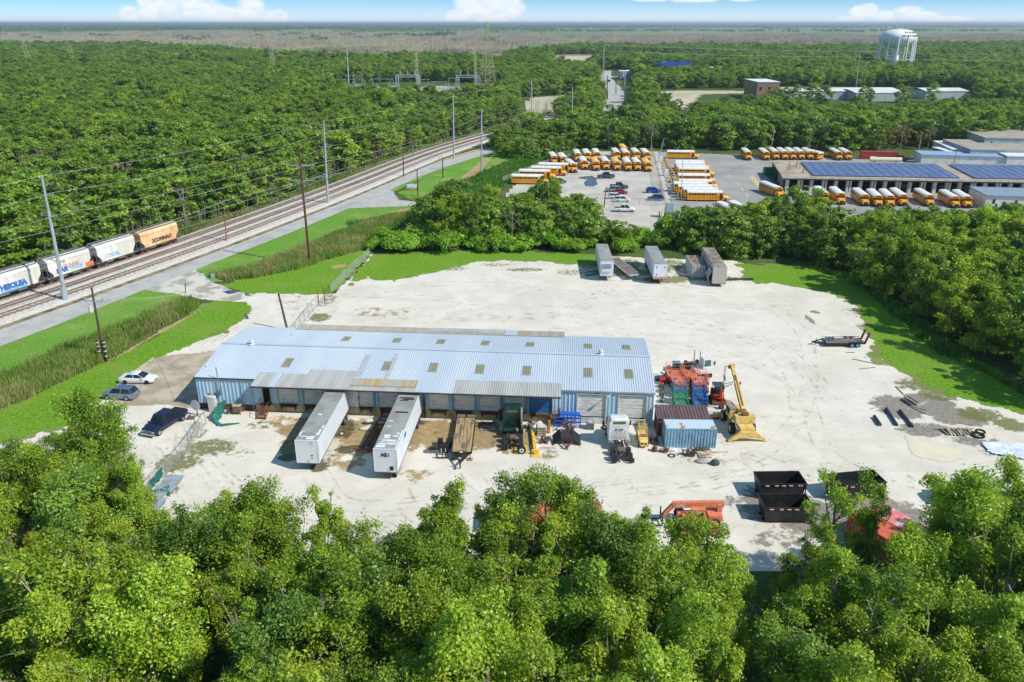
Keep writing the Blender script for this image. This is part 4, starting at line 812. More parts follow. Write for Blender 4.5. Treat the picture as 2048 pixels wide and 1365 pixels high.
q = wall_panel('', 0, BL, .05, EZ - .05, BD, bluew, face=1); fw.add(q.v, q.f, bluew)
fw.build('wall', wh, fix=False)
q = wall_panel('', 0, uL, 0, .84, -.03, rustb, pitch=.3); q.bx(-.06, -.02, 0, BD, 0, .84, rustb); a0 = wu(1212, .5); q2 = wall_panel('', a0, wu(1235, .5), .0, 1.05, -.08, rustb, pitch=.3); q.add(q2.v, q2.f, rustb); q.build('skirt', wh, fix=False)
fb = MB(); fb.bx(uL, uR, -.05, .2, 0, 1.14, foun); fb.build('dock_wall', wh)
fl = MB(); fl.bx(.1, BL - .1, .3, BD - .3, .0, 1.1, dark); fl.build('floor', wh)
fr = mat('pale_door_frame', (176, 196, 206), rough=.6)
for (a, b, z0, z1, k) in ops:
    mb = MB()
    if k == 'open' or k == 'man':
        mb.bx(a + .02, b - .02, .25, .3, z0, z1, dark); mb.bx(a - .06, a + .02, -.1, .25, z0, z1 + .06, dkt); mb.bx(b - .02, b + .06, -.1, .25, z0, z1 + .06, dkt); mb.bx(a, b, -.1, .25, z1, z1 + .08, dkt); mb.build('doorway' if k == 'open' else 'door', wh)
        if k == 'open':
            pass
    else:
        m = doorb if k == 'blue' else doorw; n = 10 if k != 'drive' else 18; h = (z1 - z0) / n
        for i in range(n): mb.bx(a + .04, b - .04, .06 + .015 * (i % 2), .12, z0 + i * h, z0 + (i + 1) * h - .02, m, 0, .012)
        mb.bx(a + .04, b - .04, .12, .16, z0, z1, m)
        d = mb.build('roller_door', wh, fix=True)
        f = MB(); f.bx(a - .09, a + .03, -.12, .2, z0, z1 + .08, white if k == 'drive' else fr); f.bx(b - .03, b + .09, -.12, .2, z0, z1 + .08, white if k == 'drive' else fr); f.bx(a + .03, b - .03, -.12, .2, z1, z1 + .08, white if k == 'drive' else fr); f.build('frame', d)
        if k == 'dock' or k == 'blue': hb = MB(); hb.bx(a + .5, a + .75, .02, .05, z0 + .6, z0 + .66, dkt); hb.build('handle', d)
        if k == 'drive' and a > 48:
            w = MB(); w.bx(a + .04, b - .04, .0, .055, z0, z0 + .75, white); w.bx(a + .04, b - .2, -.01, .05, z0 + .8, z0 + .88, bumper); w.build('bottom_panel', d)
    if k in ('dock', 'open', 'blue'):
        bm_ = MB(); bm_.bx(a + .3, b - .3, -.55, -.06, .95, 1.18, bumper); bm_.bx(a + .35, a + .5, -.45, -.06, .55, .95, bumper); bm_.bx(b - .5, b - .35, -.45, -.06, .55, .95, bumper); bm_.bx(a, b, -.12, -.05, 1.06, 1.14, bumper); bm_.build('dock_leveller', wh)
r = MB(); corr(r, -.15, BL + .15, rz_, [-.12, half, BD + .12], 0, roofb); r.build('roof', wh, fix=False)
r = MB(); r.bx(-.15, BL + .15, half - .28, half + .28, RZ + .035, RZ + .085, roofb); r.build('ridge_cap', wh)
r = MB(); r.bx(-.15, uL + .3, -.22, -.13, EZ - .14, EZ + .02, dkt); r.bx(uR, BL + .15, -.22, -.13, EZ - .16, EZ + .01, mat('grey_gutter', (150, 156, 160))); r.build('gutter', wh)
# loading canopy continues the roof slope
cu0, cu1 = wu(500, 4.2, -1.9), wu(1122, 4.2, -1.9); cz = lambda v: EZ + .04 + v * .115
def panel(name, u0, u1, v0, v1, m, dz=.03, fz=rz_, pitch=.3): b = MB(); corr(b, u0, u1, lambda v: fz(v) + dz, v0, v1, m, pitch); return b.build(name, wh, fix=False)
cz2 = lambda v: cz(v) if v < 0 else rz_(v)
def cpan(u0, u1, v0, v1, m, dz=.02, name='canopy_roof'):
    b = MB(); vv = [v0] + ([0.] if v0 < 0 < v1 else []) + [v1]; corr(b, u0, u1, lambda v: cz2(v) + dz, vv, 0, m); return b.build(name, wh, fix=False)
ua = [wu(p, 4.3, -1.9) for p in (500, 527, 587, 694, 829, 905, 1122)]
cpan(cu0, cu1, -1.95, .2, roofg, .0)
cpan(ua[0], wu(515, 4.3, -1.9), -1.9, 1.6, roofg, .05); cpan(wu(516, 4.3, -1.9), wu(536, 4.3, -1.9), -1.93, 1.6, roofg, .055)
cpan(wu(548, 4.3, -1.9), wu(600, 4.3, -1.9), -1.93, 1.5, roofg, .055); cpan(wu(600, 4.3, -1.9), wu(696, 4.3, -1.9), -1.93, 2.7, roofg, .06)
cpan(wu(536, 4.3, -1.9), wu(548, 4.3, -1.9), -1.93, 1.6, roofb, .05)
cpan(wu(696, 4.3, -1.9), wu(828, 4.3, -1.9), -.9, .9, roofr, .06, 'rusty_roof_panel')
cpan(wu(828, 4.3, -1.9), wu(905, 4.3, -1.9), -1.93, .5, roofb, .04); cpan(wu(905, 4.3, -1.9), cu1, -1.93, 1.35, roofg, .06)
panel('patch_panel', wu(705, 5), wu(716, 5), 1.4, 7.0, mat('pale_grey_roof_patch', (176, 180, 186), rough=.5), .04); panel('patch_panel', wu(763, 5), wu(774, 5), 1., 7.6, mat('pale_grey_roof_patch', (176, 180, 186)), .04)
b = MB(); b.bx(cu0, cu1, -2.02, -1.94, cz(-1.95) - .12, cz(-1.95) + .03, dkt); b.bx(cu0 + .05, cu1 - .05, -.15, -.06, EZ - .3, EZ - .1, dkt); b.build('canopy_fascia', wh)
b = MB()
for p in (660, 748, 848, 905, 951, 1003, 1053):
    u = wu(p, 2.5, -.1); b.bx(u - .12, u + .12, -.16, -.02, 1.15, 4.4, mat('blue_wall_post', (96, 150, 190)))
b.build('wall_post', wh)
# back canopy
bu0, bu1 = wu(598, 4.8, BD + .8), wu(1130, 4.8, BD + .8)
b = MB(); corr(b, bu0, bu1, lambda v: EZ - (v - BD) * .11 + .05, BD - .8, BD + 2.2, mat('dull_tan_galvanised_roof', (168, 168, 158), (166, 154, 124), scale=1., rough=.7, stretch=(1.6, .04, 1))); b.build('rear_canopy_roof', wh, fix=False)
b = MB(); corr(b, wu(1010, 4.8, BD + .8), wu(1035, 4.8, BD + .8), lambda v: EZ - (v - BD) * .11 + .08, BD - .8, BD + 2.1, roofb); corr(b, wu(860, 4.8, BD), wu(1008, 4.8, BD), lambda v: EZ - (v - BD) * .11 + .08, BD + .2, BD + 2.2, roofg); b.build('rear_canopy_roof', wh, fix=False)
# skylights
for row, (v0, v1, xs) in enumerate(((3.2, 5.4, (576, 774, 867, 960, 1054, 1176, 1258)), (12.0, 14.1, (693, 794, 882, 971, 1060, 1176, 1252)))):
    for px in xs:
        u = wu(px, 5.1, (v0 + v1) / 2); b = MB(); corr(b, u - .55, u + .55, lambda v: rz_(v) + .06, v0, v1, skyl); b.bx(u - .6, u + .6, v0 - .1, v0, rz_(v0) + .03, rz_(v0) + .09, roofr); b.build('skylight', wh, fix=False)
for px, v in ((503, 8.9), (1202, 9.2)):
    u = wu(px, 6, v); b = MB(); b.cyl((u, v, RZ), (u, v, RZ + .5), .2, m=white); b.cyl((u, v, RZ + .45), (u, v, RZ + .75), .36, .22, m=white, n=12); b.cyl((u, v, RZ + .02), (u, v, RZ + .1), .5, m=white, n=12); b.build('roof_vent', wh)
for px, v in ((414, 2.5), (585, 14)): u = wu(px, 5, v); b = MB(); b.cyl((u, v, rz_(v)), (u, v, rz_(v) + .45), .07, m=white); b.build('vent_pipe', wh)
b = MB(); u = wu(439, 3, -.2); b.cyl((u, -.25, 2.2), (u, -.25, 6.2), .06, m=mat('grey_conduit', (120, 130, 140)), n=6); b.bx(u - .3, u + .3, -.5, -.1, 2.5, 2.9, mat('grey_conduit', (120, 130, 140))); b.build('conduit_mast', wh)
b = MB(); b.bx(wu(413, 2, 0), wu(419, 2, 0), -.3, -.02, 1.6, 2.1, white); b.bx(wu(420, 2, 0), wu(423, 2, 0), -.25, -.02, 1.8, 2.5, mat('grey_meter_box', (150, 160, 166))); b.build('meter_box', wh)
b = MB(); b.bx(wu(423, 1, 0), wu(437, 1, 0), -1.0, -.45, .1, 2.15, white); b.bx(wu(424, 1, 0), wu(436, 1, 0), -1.04, -.42, 2.15, 2.2, white); tb = b.build('electrical_cabinet'); tb.location = BO; tb.rotation_euler = (0, 0, BZ); tag(tb, 'tall white electrical cabinet standing against the left end of the warehouse front', 'cabinet')
for px in (486, 505): u = wu(px, 2, -.1); b = MB(); b.cyl((u, -.12, .1), (u, -.12, EZ - .1), .05, m=mat('pale_downpipe', (170, 190, 200)), n=6); b.build('downpipe', wh)
u = wu(702, 2.4, -.9); b = MB(); b.bx(u - .75, u + .75, -.16, -.1, 1.2, 3.7, white)
for z in (1.5, 2.4, 3.3): b.bx(u + .7, u + .85, -.2, -.14, z, z + .12, dkt)
b.build('swung_open_door', wh)
for px in (849, 1001): u = wu(px, 1, -.3); b = MB(); b.bx(u - .09, u + .09, -.4, -.22, 0, 2.6 if px < 900 else 1.6, bumper); b.build('bollard_post', wh)
b = MB(); u = wu(1195, 4.3, -.2); b.bx(u - .25, u + .25, -.16, -.06, 4.3, 4.5, mat('blue_number_plate', (40, 110, 160))); b.build('plate', wh)
b = MB(); u = wu(1222, 4.2, -.2); b.bar((u, -.1, 4.3), (u - .3, -.7, 4.25), .08, .08, white); b.bx(u - .5, u - .15, -.95, -.65, 4.15, 4.3, white); b.build('wall_lamp', wh)
# steel stairs, cooler, dish, tarps
rust = mat('red_brown_rusty_steel', (134, 78, 62), (96, 62, 52), scale=4, rough=.9)
st = thing('steel_stairs', 'rust-red steel steps with handrails up to the dark door in the warehouse front', 'stairs', BW(wu(531, 1, -.5), -.15), BZ)
for i in range(6): b = MB(); b.bx(-.55, .55, -2.2 + i * .36, -1.9 + i * .36, .16 + i * .18, .22 + i * .18, rust); b.build('step', st)
b = MB(); b.bx(-.75, .85, -.2, .1, 1.12, 1.18, rust); b.build('landing', st)
for s in (-.6, .6):
    b = MB(); b.bar((s, -2.3, .05), (s, -.1, 1.15), .05, .2, rust); b.build('stringer', st); b = MB(); b.bar((s, -2.25, 1.1), (s, -.15, 2.1), .05, .05, rust)
    for k in range(3): b.bar((s, -2.2 + k, .1 + k * .5), (s, -2.2 + k, 1.1 + k * .5), .05, .05, rust)
    b.build('handrail', st)
st2 = thing('steel_stairs', 'brown steel steps and landing beside the blue roller door', 'stairs', BW(wu(1109, 1, -.5), -.4), BZ)
b = MB(); b.bx(-.5, .7, -.9, .3, 1.1, 1.16, rust); b.build('landing', st2); b = MB()
for x, y in ((-.5, -.9), (.7, -.9), (.7, .3)): b.bar((x, y, 0), (x, y, 2.1), .05, .05, rust)
b.bar((-.5, -.9, 2.1), (.7, -.9, 2.1), .05, .05, rust); b.bar((.7, -.88, 2.1), (.7, .3, 2.1), .05, .05, rust); b.build('handrail', st2)
for i in range(4): b = MB(); b.bx(.75 + i * .25, 1.0 + i * .25, -.8, .2, .85 - i * .25, .9 - i * .25, rust); b.build('step', st2)
gmet = mat('grey_metal', (130, 136, 140), (104, 108, 110), scale=3, rough=.5, metal=.3)
ac = thing('air_conditioner', 'square grey condenser unit on the gravel in front of the first tall white door', 'air conditioner', G(1180, 857), BZ)
b = MB(); b.bx(-.48, .48, -.48, .48, .02, .85, mat('slate_grey_coil', (96, 110, 118), rough=.7)); b.build('coil', ac); b = MB(); b.bx(-.5, .5, -.5, .5, .85, .92, gmet); b.cyl((0, 0, .92), (0, 0, .98), .4, m=mat('pale_grill', (170, 176, 186)), n=14); b.build('lid', ac)
ac2 = thing('swamp_cooler', 'rusty brown cooler box on legs by the left end of the warehouse', 'cooler', G(477, 827), BZ)
b = MB(); b.bx(-.5, .5, -.5, .5, .35, 1.25, mat('weathered_brown_louvre', (120, 100, 84), (92, 78, 66), scale=4)); b.build('housing', ac2); b = MB(); b.bx(-.52, .52, -.52, .52, 1.25, 1.32, mat('cream_rim', (206, 194, 160))); b.bx(-.35, .35, -.35, .35, 1.325, 1.34, mat('rust_tan_pan', (156, 130, 84))); b.build('top_pan', ac2)
for x in (-.45, .45):
    for y in (-.45, .45): b = MB(); b.bar((x, y, 0), (x, y, .4), .07, .07, rust); b.build('leg', ac2)
dsh = thing('satellite_dish', 'pale grey satellite dish on a short mast outside the left end of the warehouse', 'satellite dish', G(396, 831), R(-100))
b = MB(); rings = []
for rr, zz in ((.02, 0), (.3, .04), (.52, .12), (.66, .2)): rings.append([(zz, rr * math.cos(t * math.pi / 8), 1.55 + rr * 1.15 * math.sin(t * math.pi / 8)) for t in range(16)])
b.loft(rings, mat('pale_dish_paint', (176, 188, 198))); b.build('reflector', dsh, smooth=True, fix=False); b = MB(); b.bar((0, 0, 0), (0, 0, 1.5), .08, .08, gmet); b.bar((0, 0, .9), (.8, 0, 1.5), .04, .04, gmet); b.bar((-.5, -.5, .05), (.5, .5, .05), .1, .1, gmet); b.bar((-.5, .5, .05), (.5, -.5, .05), .1, .1, gmet); b.build('mast', dsh)
tarp = mat('dark_green_windscreen_cloth', (36, 116, 104), (26, 88, 80), scale=3, rough=.8)
def cloth(name, rows, m, label, cat):   # rows: lists of points, draped strip with wrinkles
    mb = MB(); n = len(rows[0]); g = random.Random(len(rows) * 7 + n); vs = []; fs = []; K = 5
    fine = []
    for r_ in rows:
        out = []
        for a, c in zip(r_[:-1], r_[1:]):
            for k in range(K): out.append(a.lerp(c, k / K))
        out.append(r_[-1]); fine.append(out)
    ff = []
    for a, c in zip(fine[:-1], fine[1:]):
        for k in range(K): ff.append([p.lerp(q, k / K) for p, q in zip(a, c)])
    ff.append(fine[-1]); w = len(ff[0])
    for i, r_ in enumerate(ff):
        for j, p in enumerate(r_): s = .09 * math.sin(i * 1.9 + j * .7) + .05 * math.sin(j * 2.3); vs.append(p + Vector((s, s * .6, abs(s) * .4)))
    fs = [(i * w + j, i * w + j + 1, (i + 1) * w + j + 1, (i + 1) * w + j) for i in range(len(ff) - 1) for j in range(w - 1)]
    top = len(vs); vs2 = [v - Vector((0, 0, .012)) for v in vs]; mb.add(vs + vs2, fs + [tuple(top + k for k in f[::-1]) for f in fs], m); return tag(mb.build(name, smooth=True, fix=False), label, cat)
cloth('windscreen_cloth', [[G(449, 800, 1.9), G(452, 815, .6)], [G(430, 815, 1.9), G(444, 833, .1)], [G(424, 838, .5), G(434, 852, .05)], [G(442, 848, .15), G(445, 853, .05)], [G(478, 846, .1), G(478, 848, .05)]], tarp, 'torn dark green fence cloth sagging off the fence by the left end of the warehouse', 'cloth')
cloth('windscreen_cloth', [[G(322, 934, 1.9), G(325, 956, .2)], [G(304, 958, 1.5), G(310, 972, .1)], [G(293, 974, .6), G(297, 985, .05)], [G(312, 984, .2), G(318, 990, .04)], [G(334, 972, .25), G(343, 978, .05)], [G(334, 990, .1), G(342, 994, .04)]], tarp, 'dark green cloth fallen from the fence beside the stacked roofing sheets', 'cloth')
# fences
galv = mat('galvanised_fence_steel', (152, 154, 150), (128, 128, 122), rough=.6, metal=.3); 
def link_mat():
    m = bpy.data.materials.new('chain_link'); m.use_nodes = True; nt = m.node_tree; nt.nodes.clear()
    t = nd(nt, 'ShaderNodeTexCoord').outputs['Object']; n = noise(nt, t, .5, 3)
    d = nd(nt, 'ShaderNodeBsdfDiffuse', {0: (.62, .62, .6, 1)}); tr = nd(nt, 'ShaderNodeBsdfTransparent'); nd(nt, 'ShaderNodeOutputMaterial', {0: nd(nt, 'ShaderNodeMixShader', {0: mth(nt, 'ADD', .14, mth(nt, 'MULTIPLY', n, .16)), 1: tr.outputs[0], 2: d.outputs[0]}).outputs[0]}); return m
linkm = link_mat()
def fence(pts, label, h=1.9, step=3., rails=(1,), m=None, mesh=True, pr=.045, cat='fence', group=None, drop=0):
    t = thing('chain_link_fence' if mesh else 'fence', label, cat, (0, 0, 0), 0, group); rp = resample(pts, step); ps = [p for p, d in rp] + [pts[-1]]; g = random.Random(len(ps)); tops = []
    for p in ps:
        q = p + Vector((g.uniform(-.12, .12), g.uniform(-.12, .12), h)) * 1.; tops.append(q); b = MB(); b.cyl(p, q, pr, m=m or galv, n=5); b.build('post', t)
    b = MB()
    for k in rails:
        for a, c, pa, pc in zip(ps[:-1], ps[1:], tops[:-1], tops[1:]): b.bar(a.lerp(pa, k), c.lerp(pc, k), .05, .05, m or galv)
    b.build('rail', t)
    if mesh:
        b = MB(); n = len(ps); vs = [p + Vector((0, 0, .05)) for p in ps] + tops; b.add(vs, [(i, i + 1, n + i + 1, n + i) for i in range(n - 1)], linkm); b.build('mesh', t, fix=False)
    return t
fence([G(412, 850), G(392, 880), G(340, 945), G(300, 985), G(262, 1040), G(235, 1090)], 'sagging chain-link fence running from the warehouse corner down to the near woods', 1.9)
fence([G(662, 588), G(690, 558), G(740, 512)], 'leaning chain-link fence at the edge of the lawn beyond the yard entrance', 1.9, 2.6)
fence([G(592, 664), G(612, 640), G(636, 612)], 'chain-link gate swung back behind the warehouse', 1.8, 2.4, rails=(1, .05))
gp = thing('gate_posts', 'pair of tall rusty gate posts at the yard entrance', 'gate', (0, 0, 0)); 
for px, py in ((638, 612), (650, 606)): b = MB(); b.cyl(G(px, py), G(px, py) + Vector((0, 0, 3.0)), .09, m=rust, n=6); b.build('post', gp)
br = MB(); g_ = random.Random(3); base = [G(400, 850), G(392, 875), G(360, 915), G(330, 960)]
for a, c in zip(base[:-1], base[1:]):
    for _ in range(26): q = a.lerp(c, g_.random()) + Vector((g_.uniform(-.6, .6), g_.uniform(-.4, .4), 0)); br.tube([q, q + Vector((g_.uniform(-.9, .9), g_.uniform(-.9, .9), g_.uniform(.6, 2.2)))], .03, deadm, 3, .01)
stuff(br.build('dry_vine', fix=False), 'dry brown vine stems tangled in the sagging fence by the dark pickup', 'dead vines')
# corrugated sheets lying along the fence
shm = mat('galvanised_sheet', (168, 182, 196), (150, 150, 140), scale=.8, rough=.45, metal=.3)
for k, (a, b_, w, lb) in enumerate([((352, 956), (330, 985), 1.7, 'upper pile of silver corrugated roofing sheets by the fallen green cloth'), ((330, 980), (295, 1010), 1.5, 'middle pile of corrugated sheets in the row along the fence'), ((318, 1000), (280, 1045), 1.7, 'long lower pile of corrugated sheets reaching into the near woods'), ((300, 985), (284, 1010), .8, 'narrow loose corrugated sheet nearest the fence')]):
    p, q = G(*a), G(*b_); L = (q - p).length; t = thing('roofing_sheet', lb, 'roofing sheets', p, ang(p, q) - math.pi / 2, 'stacked roofing sheets'); mb = MB()
    for j in range(3):
        x0 = -w / 2 + GR.uniform(-.15, .15); x = x0; pts_ = []
        while x < x0 + w: pts_ += [(x, .06 + j * .06), (x + .14, .06 + j * .06), (x + .18, .1 + j * .06), (x + .24, .1 + j * .06)]; x += .28
        n = len(pts_); yo = GR.uniform(-.4, .4); mb.add([(a_, yo, z) for a_, z in pts_] + [(a_, L + yo, z) for a_, z in pts_], [(i, i + 1, n + i + 1, n + i) for i in range(n - 1)], shm)
    mb.build('sheet', t, fix=False)

# ---------------------------------------------------------------- vehicles
tyre = mat('tyre_rubber', (34, 35, 37), (48, 48, 48), scale=6, rough=.9); chrome = mat('bright_metal', (190, 194, 200), rough=.25, metal=.8); glass = mat('dark_vehicle_glass', (26, 34, 42), (44, 56, 68), scale=1., rough=.08)
redl = mat('red_lens', (170, 28, 24), rough=.3); headl = mat('clear_lens', (214, 218, 220), rough=.15); blackp = mat('black_plastic', (30, 31, 33), rough=.6); black = mat('black_painted_steel', (26, 28, 30), (40, 42, 44), scale=1.5, rough=.5)
def wheel(t, x, y, r=.35, w=.24, rim=None, z=None, dual=False):
    z = r if z is None else z; b = MB(); b.cyl((x, y - w / 2, z), (x, y + w / 2, z), r, m=tyre, n=14)
    if dual: b.cyl((x, y * .78 - w / 2, z), (x, y * .78 + w / 2, z), r, m=tyre, n=14)
    wl = b.build('wheel', t); s = 1 if y > 0 else -1; b = MB(); b.cyl((x, y + s * (w / 2 - .02), z), (x, y + s * (w / 2 + .015), z), r * .58, m=rim or chrome, n=10); b.build('rim', wl); return wl
def quadpane(t, name, c, m, out=.015, sh=.06):
    c = [Vector(p) for p in c]; ce = sum(c, Vector()) / 4; n = (c[1] - c[0]).cross(c[3] - c[0]).normalized(); r_ = [p.lerp(ce, sh) for p in c]
    b = MB(); b.add([p + n * out for p in r_] + [p - n * .02 for p in r_], [(0, 1, 2, 3), (7, 6, 5, 4), (0, 4, 5, 1), (1, 5, 6, 2), (2, 6, 7, 3), (3, 7, 4, 0)], m); return b.build(name, t)
def car(label, cat, at, rz, kind, paint, L=4.7, Wd=1.85, group=None, name=None, dually=False, roofm=None, rim=None):
    t = thing(name or {'sedan': 'sedan', 'suv': 'suv', 'pickup': 'pickup_truck'}[kind], label, cat, at, rz, group); h = L / 2; w = Wd / 2; r = .34 if kind == 'sedan' else .4
    if kind == 'sedan': top = 1.42; prof = [(-h, .5, .85, .9), (-h + .15, .25, .95, 1), (-h + .9, .22, 1., 1), (-.2, .2, .95, 1), (h - 1.3, .2, .9, 1), (h - .25, .22, .72, .96), (h, .32, .6, .84)]; cab = (-h + .75, -h + 1.45, .35, 1.25)
    elif kind == 'suv': top = 1.7; prof = [(-h, .45, 1., .9), (-h + .12, .28, 1.08, 1), (-h + .9, .25, 1.08, 1), (0, .25, 1.05, 1), (h - 1.2, .25, 1.02, 1), (h - .25, .28, .88, .96), (h, .4, .7, .84)]; cab = (-h + .1, -h + .55, .45, 1.2)
    else: top = 2.05; prof = [(-h, .55, 1.15, .96), (-h + .1, .4, 1.2, 1), (-h + 1.5, .38, 1.2, 1), (0, .38, 1.18, 1), (h - 1.3, .38, 1.18, 1), (h - .2, .4, 1.08, .97), (h, .5, .95, .9)]; cab = (-1.2, -1.0, h - 2.2, h - 1.4)
    b = MB(); b.loft([[(x, -w * k * .9, z0), (x, -w * k, z0 + .15), (x, -w * k, z1 - .14), (x, -w * k * .9, z1), (x, w * k * .9, z1), (x, w * k, z1 - .14), (x, w * k, z0 + .15), (x, w * k * .9, z0)] for x, z0, z1, k in prof], paint)
    zb = prof[3][2] - .03; x0b, x0t, x1t, x1b = cab; wb, wt = w * .9, w * .74
    A = [(x0b, -wb, zb), (x0b, wb, zb), (x1b, wb, zb), (x1b, -wb, zb)]; B_ = [(x0t, -wt, top), (x0t, wt, top), (x1t, wt, top), (x1t, -wt, top)]
    b.add(A + B_, [(0, 1, 5, 4), (1, 2, 6, 5), (2, 3, 7, 6), (3, 0, 4, 7), (4, 5, 6, 7)], paint); b.build('body', t, smooth=True)
    quadpane(t, 'windshield', [A[3], A[2], B_[2], B_[3]], glass); quadpane(t, 'rear_window', [A[1], A[0], B_[0], B_[1]], glass)
    for s in (0, 1):
        q = [A[0], A[3], B_[3], B_[0]] if s == 0 else [A[2], A[1], B_[1], B_[2]]
        mA = Vector(q[0]).lerp(Vector(q[1]), .5); mB = Vector(q[3]).lerp(Vector(q[2]), .5); quadpane(t, 'side_window', [q[0], mA, mB, q[3]], glass, sh=.09); quadpane(t, 'side_window', [mA, q[1], q[2], mB], glass, sh=.09)
    if roofm: b = MB(); b.bx(x0t + .05, x1t - .05, -wt + .05, wt - .05, top + .005, top + .03, roofm); b.build('roof', t)
    xr = -h + (1.0 if kind != 'pickup' else 1.25)
    for x in (h - .9, xr):
        for s in (-1, 1): wheel(t, x, s * (w - .1 + (.16 if dually and x < 0 else 0)), r, .24, rim, dual=dually and x < 0)
    if dually:
        for s in (-1, 1): b = MB(); b.loft([[(xr + dx, s * (w - .05), .55), (xr + dx, s * (w + .2 * k), .55), (xr + dx, s * (w + .2 * k), .95 * k + .1), (xr + dx, s * (w - .05), 1.02)] for dx, k in ((-.65, .4), (-.35, 1), (.35, 1), (.65, .4))], paint); b.build('fender', t)
    if kind == 'pickup':
        b = MB(); b.bx(-h + .15, cab[0] - .1, -w * .86, w * .86, 1.2, 1.225, blackp); b.build('bed_cover', t)
        b = MB(); b.bx(h - .02, h + .03, -w * .55, w * .55, .62, .98, chrome); 
        for k in range(3): b.bx(h + .03, h + .05, -w * .5, w * .5, .68 + k * .1, .73 + k * .1, blackp)
        b.build('grille', t); b = MB(); b.bx(h - .08, h + .12, -w * .95, w * .95, .4, .58, chrome); b.build('bumper', t)
    else: b = MB(); b.bx(h - .03, h + .02, -w * .4, w * .4, .42, .58, blackp); b.build('grille', t)
    zl = prof[-1][2] - .16
    for s in (-1, 1):
        b = MB(); b.bx(h - .14, h + .015, s * w * .78 - .14, s * w * .78 + .14, zl - .06, zl + .1, headl); b.build('headlight', t)
        b = MB(); b.bx(-h - .02, -h + .1, s * w * .78 - .12, s * w * .78 + .12, zb - .28, zb - .06, redl); b.build('tail_light', t)
        b = MB(); b.box((x1b - .15, s * (w + .08), zb + .1), (.16, .2, .14), paint); b.build('mirror', t)
    return t
P_white = mat('white_car_paint', (224, 226, 228), (214, 216, 218), rough=.25); P_silver = mat('silver_blue_car_paint', (140, 152, 172), rough=.3, metal=.4); P_navy = mat('dark_navy_car_paint', (26, 38, 66), rough=.18)
car('white four-door sedan parked at the lawn edge of the car park', 'car', ref(278, 764, (0, 0), R(-2)), R(-2), 'sedan', P_white, 5.0, 1.88, rim=blackp)
car('silver-blue crossover with its tail to the car park, half hidden by the tree', 'car', ref(243, 796, (0, 0), R(172)), R(172), 'suv', P_silver, 4.7, 1.86, roofm=mat('blue_grey_roof', (84, 104, 140), rough=.3))
car('dark navy crew-cab pickup with dual rear wheels and chrome grille', 'pickup truck', ref(332, 853, (0, 0), R(-108)), R(-108), 'pickup', P_navy, 6.2, 2.0, dually=True)
# --- box trailers
pan = mat('white_trailer_panel', (212, 218, 226), (190, 196, 204), scale=.8, rough=.45, stretch=(.8, .8, .25), lo=.5, hi=.75); rfm = mat('grey_trailer_roof', (158, 158, 154), (138, 138, 134), scale=.5, rough=.6); patchm = mat('white_roof_sealant', (236, 238, 240))
steelg = mat('grey_chassis_steel', (92, 92, 94), (70, 66, 64), scale=3, rough=.7)
def trailer(label, px_c, rz, L, Wd=2.55, body=pan, roof=rfm, group=None, z0=1.15, z1=4.0, ribs=12, name='box_trailer', nose='plain'):
    t = thing(name, label, 'trailer', px_c, rz, group); w = Wd / 2
    b = MB(); b.bx(-L, 0, -w, w, z0, z1 - .02, body)
    for k in range(ribs + 1):
        x = -L + k * L / ribs
        for s in (-1, 1): b.bx(x - .03, x + .03, s * w - .015, s * w + .015, z0 + .1, z1 - .1, body)
    b.build('body', t)
    b = MB(); b.bx(-L + .02, -.02, -w + .03, w - .03, z1 - .02, z1 + .03, roof); b.build('roof', t)
    b = MB(); b.bx(-L, 0, -w - .02, w + .02, z0 - .12, z0, steelg); b.bx(-.1, 0.02, -w - .015, w + .015, z1 - .1, z1 + .04, body); b.build('frame', t)
    for x in (-L + 1.4, -L + 2.65):
        for s in (-1, 1): wheel(t, x, s * (w - .15), .5, .28, chrome, dual=True)
    for s in (-1, 1): b = MB(); b.bx(-2.4, -2.25, s * .8 - .08, s * .8 + .08, .1, z0, steelg); b.bx(-2.5, -2.15, s * .8 - .15, s * .8 + .15, .02, .1, steelg); b.build('landing_leg', t)
    b = MB()
    for s in (-1, 1): b.bx(-L - .04, -L - .01, s * w * .5 - w * .46, s * w * .5 + w * .46, z0 + .1, z1 - .12, body)
    b.build('rear_door', t); return t, w
def patches(t, lst, z1=4.0):
    for (x0, x1, y0, y1) in lst: b = MB(); b.bx(x0, x1, y0, y1, z1 + .032, z1 + .045, patchm); b.build('roof_patch', t)
blackl = mat('black_lettering', (28, 30, 46)); redlt = mat('red_lettering', (190, 40, 36)); bluelt = mat('blue_lettering', (44, 84, 160))
t1, w1 = trailer('left white box trailer of the docked pair, unlettered, with a cleaner grey roof', (-22.92, 76.1), R(-92.9), 14.0)
patches(t1, [(-1.0, -.85, -1.0, .9), (-.75, -.3, -.1, .7), (-1.9, -1.3, .78, 1.1), (-2.6, -1.9, .85, 1.1), (-3.6, -2.9, .95, 1.12), (-2.1, -1.2, -1.15, -1.0), (-2.1, -2.0, -1.15, -.7), (-6.4, -6.1, -.4, .1)])
b = MB(); b.bx(.01, .03, .35, .75, 3.5, 3.85, mat('tan_placard', (196, 196, 176))); b.bx(.01, .03, -.1, .25, 1.25, 1.6, mat('tan_placard', (196, 196, 176))); b.bx(.01, .03, .4, .62, 2.05, 2.2, bluelt); b.bx(.01, .03, .42, .6, 1.7, 1.8, bluelt); b.build('placard', t1)
t2, w2 = trailer('right docked white box trailer with letters on its nose and patched grey roof', (-13.88, 74.2), R(-94.2), 15.0)
